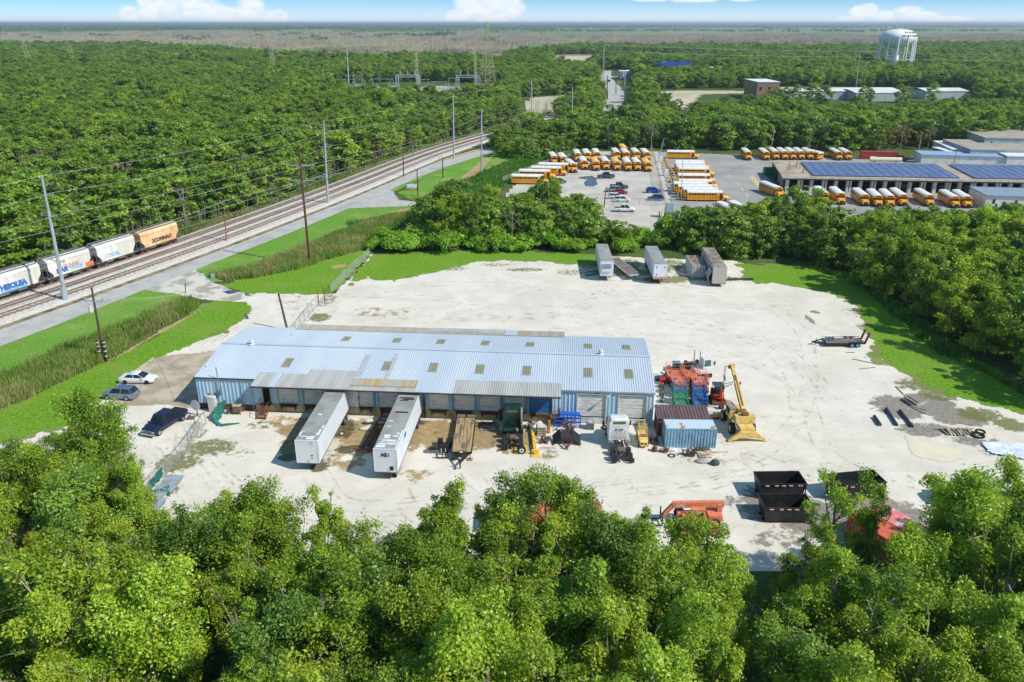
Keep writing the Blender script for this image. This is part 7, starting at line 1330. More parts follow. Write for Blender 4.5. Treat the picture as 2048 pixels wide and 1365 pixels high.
# ---------------------------------------------------------------- rail cars
def hopper(label, at, rz, L, m, graf, seed=0, band=None):
    t = thing('hopper_car', label, 'hopper car', at, rz, 'covered hopper cars standing on the far track'); w = 1.45; h = L / 2; z0, z1, zt = 1.15, 4.1, 4.75
    prof = [(-h + .6, z1 - 1.5), (-h + .55, z1), (h - .55, z1), (h - .6, z1 - 1.5), (h - 1.35, z0 + .5), (h - 1.4, z0), (-h + 1.4, z0), (-h + 1.35, z0 + .5)]
    b = MB(); b.prism(prof, -w, w, m); b.bx(-h + .55, h - .55, -w - .02, w + .02, z1 - .12, z1 + .02, m)
    for k in range(7): x = -h + 2.3 + k * (L - 4.6) / 6; b.bx(x - .04, x + .04, -w - .03, w + .03, z0 + .1, z1 - .1, m)
    b.build('body', t); b = MB(); b.prismx([(-w, z1 + .02), (-w * .72, zt - .1), (-.4, zt), (.4, zt), (w * .72, zt - .1), (w, z1 + .02)], -h + .55, h - .55, m); b.build('roof', t)
    b = MB(); b.bx(-h + .3, h - .3, -.3, .3, zt + .06, zt + .12, mat('dark_roof_walkway', (116, 116, 114), (86, 86, 86), scale=2)); b.bx(-h + .8, h - .8, -1.3, -1.0, zt - .02, zt + .05, mat('dark_roof_walkway', (116, 116, 114))); b.bx(-h + .8, h - .8, 1.0, 1.3, zt - .02, zt + .05, mat('dark_roof_walkway', (116, 116, 114))); b.build('running_board', t)
    b = MB(); b.bx(-h, h, -w, w, .95, 1.13, greyd); b.bx(-h, -h + .25, -w, w, 1.13, 1.3, greyd); b.bx(h - .25, h, -w, w, 1.13, 1.3, greyd); b.build('underframe', t)
    for x in (-h + .2, h - .2):
        for s in (-1, 1):
            b = MB(); b.bar((x, s * w * .97, 1.1), (x * .97, s * w * .97, z1), .07, .07, greyd)
            for k in range(6): b.bar((x - .2, s * w * .97, 1.3 + k * .4), (x + .2, s * w * .97, 1.3 + k * .4), .04, .04, greyd)
            b.build('ladder', t)
    b = MB(); b.bx(-h + .8, -h + 1.3, -w * .8, w * .8, 1.14, z1 - 1.8, dkt); b.build('end_slope_plate', t); b = MB(); b.bx(h - 1.3, h - .8, -w * .8, w * .8, 1.14, z1 - 1.8, dkt); b.build('end_slope_plate', t)
    for x in (-h * .3, h * .3): b = MB(); b.bx(x - 1., x + 1., -.9, .9, .45, .95, m, .3, .1); b.build('outlet_gate', t)
    for x in (-h + 1.9, h - 1.9):
        b = MB(); b.bx(x - 1.1, x + 1.1, -.95, -.75, .4, .75, scr2); b.bx(x - 1.1, x + 1.1, .75, .95, .4, .75, scr2); b.bx(x - .15, x + .15, -.9, .9, .5, .9, scr2); b.build('truck_frame', t)
        for dx in (-.85, .85): b = MB(); b.cyl((x + dx, -.8, .42), (x + dx, .8, .42), .07, m=scr2, n=6); b.cyl((x + dx, -.8, .42), (x + dx, -.67, .42), .42, m=rust, n=14); b.cyl((x + dx, .67, .42), (x + dx, .8, .42), .42, m=rust, n=14); b.build('wheel_set', t)
    for (body, size, cm__, x, z, bold) in graf: text('graffiti', body, size, cm__, t, (x, -w - .035, z), (R(90), 0, 0), bold=bold, ext=.004)
    if band: b = MB(); b.bx(band[0], band[1], -w - .033, -w - .031, band[2], band[3], band[4]); b.build('paint_band', t)
    return t
hw = mat('dusty_white_hopper_paint', (226, 223, 215), (202, 197, 187), scale=.7, rough=.6, stretch=(.8, .8, .25)); ho = mat('faded_orange_hopper_paint', (226, 192, 146), (212, 160, 112), scale=.6, rough=.65, stretch=(.8, .8, .5))
gb_, gl_, gr_, gk = mat('graffiti_blue', (44, 110, 184)), mat('graffiti_pale_blue', (140, 186, 220)), mat('graffiti_red', (214, 96, 84)), mat('graffiti_black', (48, 46, 58)); gor = mat('graffiti_orange', (232, 120, 70)); gyel = mat('yellow_sill_paint', (220, 196, 110))
tc0 = offset(T1, 0, .5)
def on_track(s):
    acc = 0
    for a, c in zip(tc0[:-1], tc0[1:]):
        L = (c - a).length
        if acc + L >= s: return a.lerp(c, (s - acc) / L), (c - a).normalized()
        acc += L
def s_of(px, py):
    g = G(px, py, .5); best = None; acc = 0
    for a, c in zip(tc0[:-1], tc0[1:]):
        L = (c - a).length; k = max(0, min(1, (g - a).dot(c - a) / L / L)); d = (g - a.lerp(c, k)).length
        if best is None or d < best[0]: best = (d, acc + k * L)
        acc += L
    return best[1]
ss = [s_of(361, 482), s_of(283, 511), s_of(197, 540), s_of(100, 572)]; ss.append(ss[-1] - 12.6); ss.append(ss[-1] - 12.6)
specs = [(ho, 'faded orange hopper car with black graffiti at the front of the standing train', [('2CONNAO', 1.15, gk, .4, 2.1, .06), ('ooo', .7, gyel, .2, 1.6, .03)], None),
         (hw, 'dusty white hopper car with pale blue graffiti, next to the orange one', [('COOEL', 1.1, gl_, -1.2, 2.0, .05)], None),
         (hw, 'white hopper car with blue and red graffiti, right of the steel pole', [('DAR', 1.2, gb_, -2.0, 2.0, .08), ('OWEDF', 1.0, gl_, .9, 1.9, .05), ('oWNW', 1.3, gr_, -.2, 2.5, .005)], (3.3, 5.2, 1.25, 2.1, gor)),
         (hw, 'white hopper car with big bright blue graffiti, left of the steel pole', [('HISOLEA', 1.3, gb_, -.2, 2.05, .1)], (-2.8, 2.4, 1.18, 1.75, gl_)), (hw, 'white hopper car cut off by the left edge of the photograph', [], None)]
for i, (m, lb, gf, bd) in enumerate(specs):
    s0, s1 = ss[i], ss[i + 1]; L = s0 - s1; p, d = on_track((s0 + s1) / 2); hopper(lb, p + Vector((0, 0, 0)), math.atan2(d.y, d.x), L - .5, m, gf, i, bd)
# ---------------------------------------------------------------- poles, towers and wires
gal = mat('galvanised_pole', (176, 184, 194), (156, 164, 174), scale=1, rough=.5, metal=.2); wood = mat('creosote_pole_wood', (92, 70, 58), (70, 56, 48), scale=1.5, rough=.95); redw = mat('red_brown_steel_pole', (104, 52, 44), (84, 48, 42), scale=1, rough=.8); insu = mat('grey_insulator', (150, 152, 156)); wirem = mat('aluminium_wire', (214, 216, 214), rough=.5)
def pole(label, base, top, r0, r1, m, name='utility_pole', arms=(), cat='utility pole', group=None, lean=None, cap=False, armd=(.9, -.35)):
    b0 = G(*base); zt = zat(b0, top[1]); w_ = (H - zt) / (ST + (top[1] - CY) / F * CT); x1 = (top[0] - CX) / F * w_; x1 = b0.x + (x1 - b0.x); t = thing(name, label, cat, b0, 0, group); tp = Vector((x1 - b0.x, 0, zt))
    if name == 'steel_pole': r0, r1 = r0 * .68, r1 * .68
    b = MB(); b.cyl((0, 0, -.2), tp, r0, r1, m, 8); b.build('shaft', t, smooth=True)
    if cap: b = MB(); b.cyl((0, 0, 0), (0, 0, 2.6), r0 * 1.35, m=gal, n=10); b.build('base_sleeve', t)
    A = Vector((*armd, 0)).normalized(); out = []
    for (f, side, L, m2) in arms:       # height fraction, side -1/0/1, length
        c = tp * f; p = c + (A * (-L if side <= 0 else 0)); q = c + (A * (L if side >= 0 else 0)); b = MB(); b.bar(p + Vector((0, 0, .3 if side == -1 else 0)), q + Vector((0, 0, .3 if side == 1 else 0)), .14, .14, m2); b.build('crossarm', t)
        for e in ([p] if side == -1 else [q] if side == 1 else [p, q]): b = MB(); b.cyl(e, e + Vector((0, 0, .45)), .1, m=insu, n=6); b.build('insulator', t)
        out.append(b0 + (q if side >= 0 else p) + Vector((0, 0, .4)))
    out.append(b0 + tp); return t, out
A_ = {}
sarm = [(.86, 1, 1.9, gal), (.69, 0, 1.9, gal), (.33, 0, 1.5, gal)]
pls = [('S1', 'tall grey steel pole with side arms between track and road at far left', (132, 602), (83, 352), .55, .3), ('S2', 'tall grey steel pole right of the red-brown pole beside the tracks', (656, 408), (647, 242), .5, .28), ('S3', 'tall steel pole by the tracks right of the small wooden poles', (908, 317), (906, 188), .5, .28), ('S4', 'plain tall steel pole on the grass near the road bend', (963, 347), (963, 219), .45, .3), ('S5', 'tall steel pole rising above the wooden transformer pole near the bus yard', (1064, 252), (1063, 157), .5, .3), ('S6', 'slim steel pole in the trees right of the road end', (1143, 276), (1145, 173), .5, .3), ('S7', 'tall steel pole beside the distant curving road', (1206, 186), (1208, 90), .6, .4), ('S8', 'steel pole on the right side of the distant curving road', (1249, 207), (1250, 142), .5, .35), ('S9', 'steel pole near the bare clearing beyond the woods', (1287, 199), (1288, 148), .5, .35), ('S10', 'tall leaning steel pole in front of the distant warehouses at right', (1711, 182), (1720, 103), .6, .4), ('S11', 'lone steel pole in the left forest before the substation', (698, 178), (693, 85), .7, .45)]
for k, lb, ba, to, r0, r1 in pls: A_[k] = pole(lb, ba, to, r0, r1, gal, 'steel_pole', sarm if k in ('S1', 'S2', 'S3', 'S5') else ([(.8, 1, 1.5, gal)] if k in ('S6', 'S7') else ()), cap=k == 'S1', armd=(.93, -.36))[1]
A_['R'] = pole('very tall red-brown pole with three braced arms on the near side of the road', (620, 531), (597, 291), .42, .25, redw, 'steel_pole', [(.84, 0, 2.6, gal), (.72, 0, 2.6, gal), (.57, 0, 2.6, gal)], armd=(1, -.1))[1]
A_['W1'] = pole('dark wooden pole with a crossarm and white transformer in the left reed bed', (209, 722), (183, 575), .2, .14, wood, arms=[(.82, 0, 1.3, gal)], armd=(1, 0))[1]
t = junk('transformer', 'white transformer can hung below the crossarm of the left wooden pole', 'transformer', 193, 640); t.location = G(209, 722).lerp(A_['W1'][-1], .68) + Vector((-.5, -.35, 0)); b = MB(); b.cyl((0, 0, 0), (0, 0, 1.0), .28, m=white, n=10); b.cyl((0, 0, 1.0), (0, 0, 1.25), .08, m=insu, n=6); b.build('can', t)
for s, lb in ((-.45, 'left stub pole banded to the foot of the transformer pole'), (.5, 'right stub pole banded to the foot of the transformer pole')):
    t = thing('stub_pole', lb, 'stub pole', G(209, 722) + Vector((s, -.15, 0))); b = MB(); b.cyl((0, 0, -.2), (0, 0, 3.4), .2, .18, wood, 8); b.build('shaft', t)
    for z in (.8, 1.6, 2.4, 3.0): b = MB(); b.cyl((0, 0, z), (0, 0, z + .12), .235, m=white, n=8); b.build('band', t)
pole('leaning topped wooden pole behind the warehouse near the entrance', (575, 660), (557, 588), .2, .16, wood)
A_['W2'] = pole('thin wooden pole with a street lamp arm between road and tracks', (453, 484), (447, 400), .17, .11, mat('light_pole_wood', (136, 98, 72)), arms=[(.98, 1, 1.6, gal)])[1]
A_['W3'] = pole('dark wooden pole at the track side right of the grey steel pole', (807, 353), (806, 295), .2, .15, wood, arms=[(.98, 1, 1.2, gal)])[1]
A_['W4'] = pole('dark wooden pole near the side road with a small transformer', (886, 356), (885, 316), .2, .15, wood, arms=[(.95, 0, 1.2, gal)])[1]
pole('short wooden pole beside the framed sign board', (836, 393), (834, 340), .18, .13, wood, arms=[(.6, 1, .5, gal)]); pole('wooden pole with two white transformers left of the bus yard', (1065, 316), (1064, 245), .22, .15, wood, arms=[(.62, 0, 2.0, gal), (.3, 0, .8, white)])
pole('wooden pole at the end of the tracks', (1001, 262), (1001, 238), .22, .18, wood, arms=[(.95, 1, 1.5, gal)]); pole('dark pole by the pale lane beyond the tracks', (1121, 226), (1124, 197), .3, .22, wood); pole('slim lamp pole leaning in the far corner of the bus yard fence', (1317, 318), (1328, 278), .18, .1, gal, 'lamp_pole', arms=[(.99, 1, 1.2, gal)], cat='lamp pole')
pole('thin lamp pole among the parked school buses', (1362, 402), (1366, 322), .12, .08, gal, 'lamp_pole', cat='lamp pole'); pole('dark wooden pole at the front fence of the bus lot', (1208, 415), (1212, 375), .17, .12, wood); pole('grey weathered pole against the woods behind the red container', (1835, 318), (1843, 265), .25, .18, deadm); pole('leaning grey pole at the woods behind the row of buses', (1541, 305), (1548, 262), .22, .16, deadm)
for px, y1, y0, lb in ((1269, 124, 156, 'thin pole left of the white corner building'), (1244, 122, 160, 'pole before the white corner building'), (1342, 118, 140, 'pole at the blue canopy'), (1521, 118, 170, 'bare wooden pole behind the brick warehouse'), (1232, 138, 190, 'slim pole beside the distant road curve'), (1215, 152, 200, 'slim wooden pole left of the road curve'), (1178, 135, 180, 'pole in the trees left of the distant road')): pole(lb, (px, y0), (px, y1), .3, .25, wood, arms=[(.9, 0, 2.2, gal)], armd=(1, 0))
# wires
def wire(label, pts, sag=.02, r=.024):
    b = MB()
    for p, q in zip(pts[:-1], pts[1:]):
        L = (q - p).length; s = []; n = 10
        for k in range(n + 1): f = k / n; v = p.lerp(q, f); v.z -= 4 * sag * L * f * (1 - f) * .5; s.append(v)
        b.tube(s, r, wirem, 3)
    return tag(b.build('power_line', fix=False), label, 'power line', 'power lines along the railway')
ext = lambda a, c, k=1.: a + (a - c) * k
for i, nm in ((0, 'highest'), (1, 'second'), (2, 'lowest')):
    pts = [ext(A_['S1'][i], A_['S2'][i], .7), A_['S1'][i], A_['S2'][i], A_['S3'][i], A_['S5'][i], A_['S7'][-1] + Vector((0, 0, -3 * i))]; wire(nm + ' wire strung between the tall grey steel poles along the tracks', pts, .03)
wire('top wire over the tips of the tall grey steel poles', [ext(A_['S1'][-1], A_['S2'][-1], .7), A_['S1'][-1], A_['S2'][-1], A_['S3'][-1], A_['S5'][-1]], .02)
for i in range(3): wire(['upper', 'middle', 'lower'][i] + ' wire running through the red-brown pole across to the left forest edge', [ext(A_['R'][i], A_['S4'][-1], 1.3) + Vector((-60, 0, -3)), A_['R'][i], A_['S4'][-1] + Vector((0, 0, -2 - 2 * i)), A_['S6'][-1] + Vector((0, 0, -2 - 2 * i))], .03)
wire('low wire between the wooden poles beside the road', [A_['W2'][0] + Vector((-26, -80, 0)), A_['W2'][0], A_['W3'][0], G(1001, 262, 6)], .02, .03)
wire('service wire from the transformer pole along the left verge', [A_['W1'][0] + Vector((-30, -60, 0)), A_['W1'][0], G(371, 587, 2.0)], .03, .025)
wire('wire hung from the road pole to the warehouse corner', [G(318, 718, .5), BW(0, -.1, EZ)], .01, .025)
wire('long distant wire crossing above the far woods at right', [A_['S7'][-1], A_['S10'][-1], ext(A_['S10'][-1], A_['S7'][-1], .6)], .01, .09); wire('second distant wire crossing the far woods just below the first', [A_['S7'][-1] + Vector((0, 0, -4)), A_['S10'][-1] + Vector((0, 0, -4)), ext(A_['S10'][-1], A_['S7'][-1], .6) + Vector((0, 0, -4))], .01, .09)
def lattice(label, base, top, w0, w1, nseg, m, arms=(), r=.16):
    b0 = G(*base); zt = zat(b0, top[1]); dx = (top[0] - base[0]) / F * (b0.y / CT); t = thing('lattice_tower', label, 'lattice tower', b0, .5); b = MB(); off = lambda f: Vector((dx * f * .3, 0, zt * f)); ring = lambda f: [off(f) + Vector((s * (w0 + (w1 - w0) * f ** .8) / 2, u * (w0 + (w1 - w0) * f ** .8) / 2, 0)) for s, u in ((-1, -1), (1, -1), (1, 1), (-1, 1))]
    for k in range(nseg):
        a, c = ring(k / nseg), ring((k + 1) / nseg)
        for j in range(4): b.bar(a[j], c[j], r, r, m); b.bar(a[j], c[(j + 1) % 4], r * .6, r * .6, m); b.bar(a[(j + 1) % 4], c[j], r * .6, r * .6, m); b.bar(c[j], c[(j + 1) % 4], r * .6, r * .6, m)
    b.build('frame', t, fix=False)
    for f, L in arms: b = MB(); b.bar(off(f) - Vector((L, 0, 0)), off(f) + Vector((L, 0, 0)), r, r, m); b.build('crossarm', t)
lt = mat('yellowed_lattice_steel', (176, 170, 140), (146, 140, 120), scale=1, rough=.6)
lattice('lattice pylon farthest left in the forest', (64, 142), (52, 80), 7.5, 1.8, 5, lt, [(.62, 6), (.8, 5.5), (.97, 5)], .24); lattice('second lattice pylon from the left, in the forest', (150, 138), (140, 76), 7.5, 1.8, 5, lt, [(.62, 5), (.8, 4.5), (.97, 4)], .24); lattice('lattice pylon in the middle of the left forest', (550, 160), (545, 93), 7.5, 1.4, 6, lt, [(.8, 2), (.97, 2)], .22); lattice('very tall lattice tower by the substation, topping the horizon', (976, 176), (975, 45), 10.5, 1.4, 9, lt, [], .2); lattice('slim lattice mast left of the substation gantries', (836, 184), (834, 105), 2.0, 1.2, 8, lt, [(.95, 3), (.8, 2.5)], .13); lattice('slim lattice mast at the right gantry of the substation', (952, 184), (950, 103), 2.0, 1.2, 8, lt, [], .13)
def gantry(label, pxl, pxr, yb, yt):
    a, c = G(pxl, yb), G(pxr, yb); h = zat(a, yt); t = thing('substation_gantry', label, 'gantry', a, ang(a, c)); L = (c - a).length
    for x0 in (0, L):
        b = MB(); 
        for s in (-1, 1):
            for u in (-1, 1): b.bar((x0 + s, u, 0), (x0 + s, u, h), .3, .3, gal)
        for k in range(6): z = k * h / 6; b.bar((x0 - 1, -1, z), (x0 + 1, -1, z + h / 6), .2, .2, gal); b.bar((x0 + 1, -1, z), (x0 - 1, -1, z + h / 6), .2, .2, gal)
        b.build('leg', t, fix=False)
    b = MB()
    for z in (h - 1.5, h): b.bar((-1, -1, z), (L + 1, -1, z), .35, .3, gal); b.bar((-1, 1, z), (L + 1, 1, z), .35, .3, gal)
    for k in range(12): x = k * L / 12; b.bar((x, -1, h - 1.5), (x + L / 12, -1, h), .18, .18, gal)
    b.build('beam', t, fix=False)
    for f in (.15, .5, .85): b = MB(); b.cyl((L * f, 0, h), (L * f, 0, h + 3.2), .3, m=gal, n=6); b.build('bushing', t)
gantry('white steel gantry of the substation, left one', 796, 838, 186, 150); gantry('white steel gantry of the substation, right one', 916, 957, 190, 151)
for i, (px, py, w, d, h) in enumerate([(700, 178, 14, 6, 4), (718, 176, 12, 6, 6), (765, 177, 22, 8, 4), (850, 181, 10, 8, 5), (880, 180, 16, 8, 3), (905, 182, 8, 6, 6), (975, 186, 12, 8, 3), (1000, 182, 20, 6, 2)]):
    g = G(px, py); t = thing('switchgear', 'grey-white equipment cluster in the substation, number of roofs from the left: ' + ORD[i], 'switchgear', g); t['label'] = ORD[i] + ' pale equipment cluster from the left in the substation clearing'; b = MB(); b.bx(-w / 2, w / 2, -d / 2, d / 2, 0, h * .4, gal); b.build('cabinet', t); b = MB(); [b.cyl((x, 0, h * .4), (x, 0, h * .4 + 2.5), .25, m=insu, n=5) for x in np.linspace(-w * .4, w * .4, 5)]; b.build('bushing', t); b = MB(); [b.bar((x, -d * .3, h * .4), (x, -d * .3, h + 3), .25, .25, gal) for x in (-w * .3, w * .3)]; b.bar((-w * .4, -d * .3, h + 3), (w * .4, -d * .3, h + 3), .25, .25, gal); b.build('frame', t)
for i, (px, y0, y1) in enumerate([(8, 64, 77), (150, 66, 82), (250, 66, 81), (363, 62, 78), (466, 61, 84), (554, 60, 86), (635, 60, 88), (713, 60, 86), (776, 62, 86), (848, 62, 82), (918, 62, 84), (988, 60, 84), (1060, 58, 80), (1130, 58, 80), (1226, 60, 82), (1306, 62, 84), (1402, 60, 82), (1485, 60, 82), (1566, 62, 82), (1708, 62, 80)]):
    g = G(px, y1); t = thing('distant_pylon', nth(i + 1) + ' tiny pale transmission pole from the left, crossing the marsh below the horizon', 'transmission pole', g, 0, 'transmission poles across the marsh'); h = zat(g, y0 + 1); b = MB(); b.cyl((0, 0, 0), (0, 0, h), .9, .5, gal, 5); b.build('shaft', t)
# ---------------------------------------------------------------- water tower
wtm = mat('white_tank_paint', (240, 240, 238), (228, 230, 230), scale=.05, rough=.45); D = 885.0; wx = (1795.5 - CX) / F * (D / CT + 0) ; gw = G(1795, 139); gw.y = 892
gw.x = (1794 - CX) / F * (gw.y * CT + (H - 25) * ST); t = thing('water_tower', 'big white multi-legged water tower with black lettering above the right-hand woods', 'water tower', gw)
Rr = 18.0; zc = 33.; b = MB(); rings = []
for k in range(15): a = math.pi * k / 14 - math.pi / 2; rz2 = 8.0 if a > 0 else 10.5; rr = Rr * math.cos(a) ** .72 if math.cos(a) > 1e-6 else .01; rings.append([(rr * math.cos(c), rr * math.sin(c), zc + rz2 * math.sin(a)) for c in [2 * math.pi * j / 36 for j in range(36)]])
b.loft(rings, wtm); b.build('tank', t, smooth=True, fix=False); b = MB(); b.cyl((0, 0, 0), (0, 0, zc - 8), 4.2, 3.6, wtm, 18); b.build('riser', t, smooth=True)
for j in range(12):
    a = 2 * math.pi * (j + .3) / 12; b = MB(); b.cyl((Rr * 1.06 * math.cos(a), Rr * 1.06 * math.sin(a), 0), (Rr * .985 * math.cos(a), Rr * .985 * math.sin(a), zc + .5), .75, m=wtm, n=8); b.build('leg', t, smooth=True)
b = MB()
for j in range(12): a, c = 2 * math.pi * (j + .3) / 12, 2 * math.pi * (j + 1.3) / 12; p = Vector((Rr * 1.04 * math.cos(a), Rr * 1.04 * math.sin(a), 11)); q = Vector((Rr * 1.04 * math.cos(c), Rr * 1.04 * math.sin(c), 11)); b.bar(p, q, .5, .5, wtm); u = Vector((0, 0, 13)); b.bar(p, q * .98 + u, .14, .14, wtm); b.bar(q, p * .98 + u, .14, .14, wtm)
b.build('brace_ring', t); b = MB(); b.cyl((0, 0, zc + 7.9), (0, 0, zc + 9), 1.3, m=wtm, n=12); b.build('hatch', t); b = MB(); [b.cyl((x, 0, zc + 8), (x, 0, zc + 12.5), .14, m=wtm, n=4) for x in (-3, 3.4)]; b.build('antenna', t)
def curved(body, size, z, a0, rad):
    o = text('lettering', body, size, blackl, t, (0, 0, 0), (0, 0, 0), ext=.05, bold=.06); me = o.data; a0 = math.radians(a0)
    for v in me.vertices:
        x, y, zz = v.co; a = a0 + x / Rr; zz2 = z + y; k = abs(zz2 - zc) / 8.0 if zz2 > zc else abs(zz2 - zc) / 10.5; rr = Rr * max(1 - k * k, .01) ** .36 + .08 + zz; v.co = (rr * math.cos(a), rr * math.sin(a), zz2)
    o.data.update()
curved('WATER BOARD', 2.6, zc + 4.6, -66, 0); curved('OF NEW ORLEANS', 2.6, zc + 1.6, -68, 0)
# ---------------------------------------------------------------- bus yard
busy = mat('school_bus_yellow', (238, 166, 26), (224, 150, 22), scale=.6, rough=.4); busw = mat('white_bus_roof', (232, 232, 228), (216, 214, 208), scale=.6, rough=.5); buso = mat('faded_yellow_bus_roof', (236, 196, 118), (226, 182, 104), scale=.6, rough=.5); bgl = mat('bus_window_glass', (30, 30, 34), (60, 56, 52), scale=1, rough=.15)
def make_bus(name, roofm, loc, rz, label, group):
    t = thing(name, label, 'school bus', loc, rz, group); w = 1.22; b = MB(); b.prismx([(-w, .5), (-w, 1.75), (-w * .97, 2.5), (w * .97, 2.5), (w, 1.75), (w, .5)], -5.9, 4.2, busy); b.build('body', t)
    b = MB(); b.prismx([(-w * .985, 2.5), (-w * .9, 2.85), (-w * .55, 3.05), (w * .55, 3.05), (w * .9, 2.85), (w * .985, 2.5)], -5.92, 3.9, roofm); b.build('roof', t, smooth=True); b = MB(); b.prismx([(-w * .97, 2.45), (-w * .88, 2.83), (-w * .5, 3.02), (w * .5, 3.02), (w * .88, 2.83), (w * .97, 2.45)], 3.9, 4.28, busy); b.bx(4.28, 4.31, -.6, .6, 2.62, 2.9, blackp); b.build('front_cap', t)
    b = MB(); b.loft([[(x, -y, .55), (x, -y, z - .3), (x, -y * .75, z), (x, y * .75, z), (x, y, z - .3), (x, y, .55)] for x, z, y in ((4.2, 1.75, 1.1), (5.2, 1.62, 1.02), (5.8, 1.35, .9))], busy); b.build('hood', t, smooth=True)
    b = MB(); b.bx(4.2, 4.24, -1.05, 1.05, 1.78, 2.45, bgl); b.build('windshield', t); b = MB(); b.bx(5.8, 5.84, -.55, .55, .75, 1.2, blackp); b.build('grille', t); b = MB(); b.bx(5.8, 6.0, -1.1, 1.1, .45, .68, blackp); b.build('bumper', t); b = MB(); b.bx(-6.05, -5.9, -1.15, 1.15, .45, .68, blackp); b.build('bumper', t)
    for s in (-1, 1):
        b = MB(); b.bx(5.62, 5.86, s * .78 - .14, s * .78 + .14, .95, 1.2, headl); b.build('headlight', t)
        for k in range(11):
            x = -5.55 + k * .8
            if s < 0 and k == 10: continue
            b = MB(); b.add([(x, s * (w + .012), 1.82), (x + .62, s * (w + .012), 1.82), (x + .62, s * (w * .975 + .012), 2.4), (x, s * (w * .975 + .012), 2.4), (x, s * (w - .03), 1.82), (x + .62, s * (w - .03), 1.82), (x + .62, s * (w * .96), 2.4), (x, s * w * .96, 2.4)], [(0, 1, 2, 3), (7, 6, 5, 4), (0, 4, 5, 1), (1, 5, 6, 2), (2, 6, 7, 3), (3, 7, 4, 0)], bgl); b.build('window', t)
        b = MB(); [b.bx(-5.9, 4.0, s * w - .012, s * w + .012, z, z + .06, blackp) for z in (.85, 1.2, 1.55)]; b.build('rub_rail', t)
        b = MB(); b.bar((4.3, s * 1.15, 2.0), (4.8, s * 1.45, 2.1), .04, .04, blackp); b.bx(4.75, 4.85, s * 1.45 - .12, s * 1.45 + .12, 1.7, 2.3, blackp); b.build('mirror', t)
        for x in (4.9, -3.1): wheel(t, x, s * 1.02, .5, .3, greyd)
        b = MB(); b.bx(-5.94, -5.9, s * .75 - .3, s * .75 + .3, 1.8, 2.35, bgl); b.build('rear_window', t); b = MB(); b.bx(-5.94, -5.9, s * 1.0 - .12, s * 1.0 + .12, 1.2, 1.45, redl); b.build('tail_light', t)
    b = MB(); b.bx(3.2, 3.95, -w - .015, -w + .01, .6, 2.4, bgl); b.build('door', t); b = MB(); b.bx(-5.95, -5.9, -.42, .42, .7, 2.45, busy); b.bx(-5.97, -5.94, -.3, .3, 1.8, 2.35, bgl); b.build('rear_door', t); b = MB(); [b.bx(x - .3, x + .3, -.3, .3, 3.04, 3.12, roofm) for x in (-3, 1.5)]; b.build('roof_hatch', t)
    return t
bus0 = make_bus('school_bus', busw, (0, 0, 0), 0, '-', 'school buses'); bus1 = make_bus('school_bus', buso, (0, 0, 0), 0, '-', 'school buses'); used = {0: 0, 1: 0}
def bus(label, px, py, rz, kind=0, local=(5.9, 0)):
    g = ref(px, py, local, rz); src = (bus0, bus1)[kind]
    if not used[kind]: used[kind] = 1; src.location = g; src.rotation_euler = (0, 0, rz); src['label'] = label; return src
    return dup(src, g, rz, label)
fr = [(1149, 347, 0, -82), (1170, 341, 0, -88), (1193, 343, 1, -90), (1213, 341.5, 0, -90), (1235, 343, 1, -90), (1257, 344, 0, -91), (1276, 343.5, 0, -91), (1297, 345, 1, -91)]
for i, (px, py, k, a) in enumerate(fr): bus(ORD[i] + ' school bus from the left in the front row' + (', its roof faded yellow' if k else ' facing the car park'), px, py, R(a), k)
for i, (px, py, k) in enumerate([(1156, 325, 0), (1175, 324, 0), (1195, 323, 0), (1235, 322, 0), (1254, 323, 0), (1275, 322, 0), (1295, 323, 0)]): bus(ORD[i] + ' school bus from the left in the second row, behind the front row', px, py, R(-90), k)
bus('single faded-roof school bus standing behind the second row', 1250, 313, R(-90), 1)
for i, (px, py, a) in enumerate([(1110, 331, -86), (1129, 333, -86)]): bus(['left', 'right'][i] + ' of two white-roofed school buses parked end-on left of the long rows', px, py, R(a))
for i, (px, py) in enumerate([(1050, 368), (1075, 358), (1098, 351), (1112, 344)]): bus(ORD[i] + ' side-on school bus from the front at the left end of the bus yard', px, py, R(-6), 0, (0, 0)) if i else bus('nearest side-on school bus at the left end of the bus yard', px + 11, py + .5, R(-6), 0, (0, 0))
cen = [(221.3, 55.3), (225.4, 55.0), (229.7, 54.4), (234.0, 53.9), (238.0, 56.2), (247.9, 57.9), (259.6, 60.4), (263.7, 60.6), (269.3, 61.2), (273.2, 62.)]
for i, (y, x) in enumerate(cen):
    src = dup(bus0, (x + .4, y, 0), R(-3.5 + (i % 3) * .4), ORD[i] + ' bus from the front in the tight side-on rank mid bus yard')
bus('lone side-on school bus at the far fence behind the tight rank', 1365, 317.5, R(-5.5), 0, (0, 0))
for i, (px, py, a) in enumerate([(1497, 322, -96), (1534, 322, -95), (1553, 321, -96), (1571, 321, -95), (1587, 321, -96), (1604, 321, -96), (1622, 321, -96)]): bus(ORD[i] + ' bus from the left in the far row along the woods', px, py, R(a))
bus('bus seen from behind at the end of the far row along the woods', 1640, 321, R(106), 0, (-5.9, 0))
for i, (px, py) in enumerate([(1679, 322), (1698, 321.5)]): bus(['left', 'right'][i] + ' bus of the pair next to the red container', px, py, R(-96))
for i, (px, py, a) in enumerate([(1650, 410, -98), (1683, 411, -98), (1731, 414, -98), (1757, 416, -101), (1781, 416, -102), (1808, 414, -99), (1861, 415, -98), (1912, 418, -99), (1936, 418, -101)]): bus(ORD[i] + ' bus from the left in the row before the solar-roofed garage', px, py, R(a))
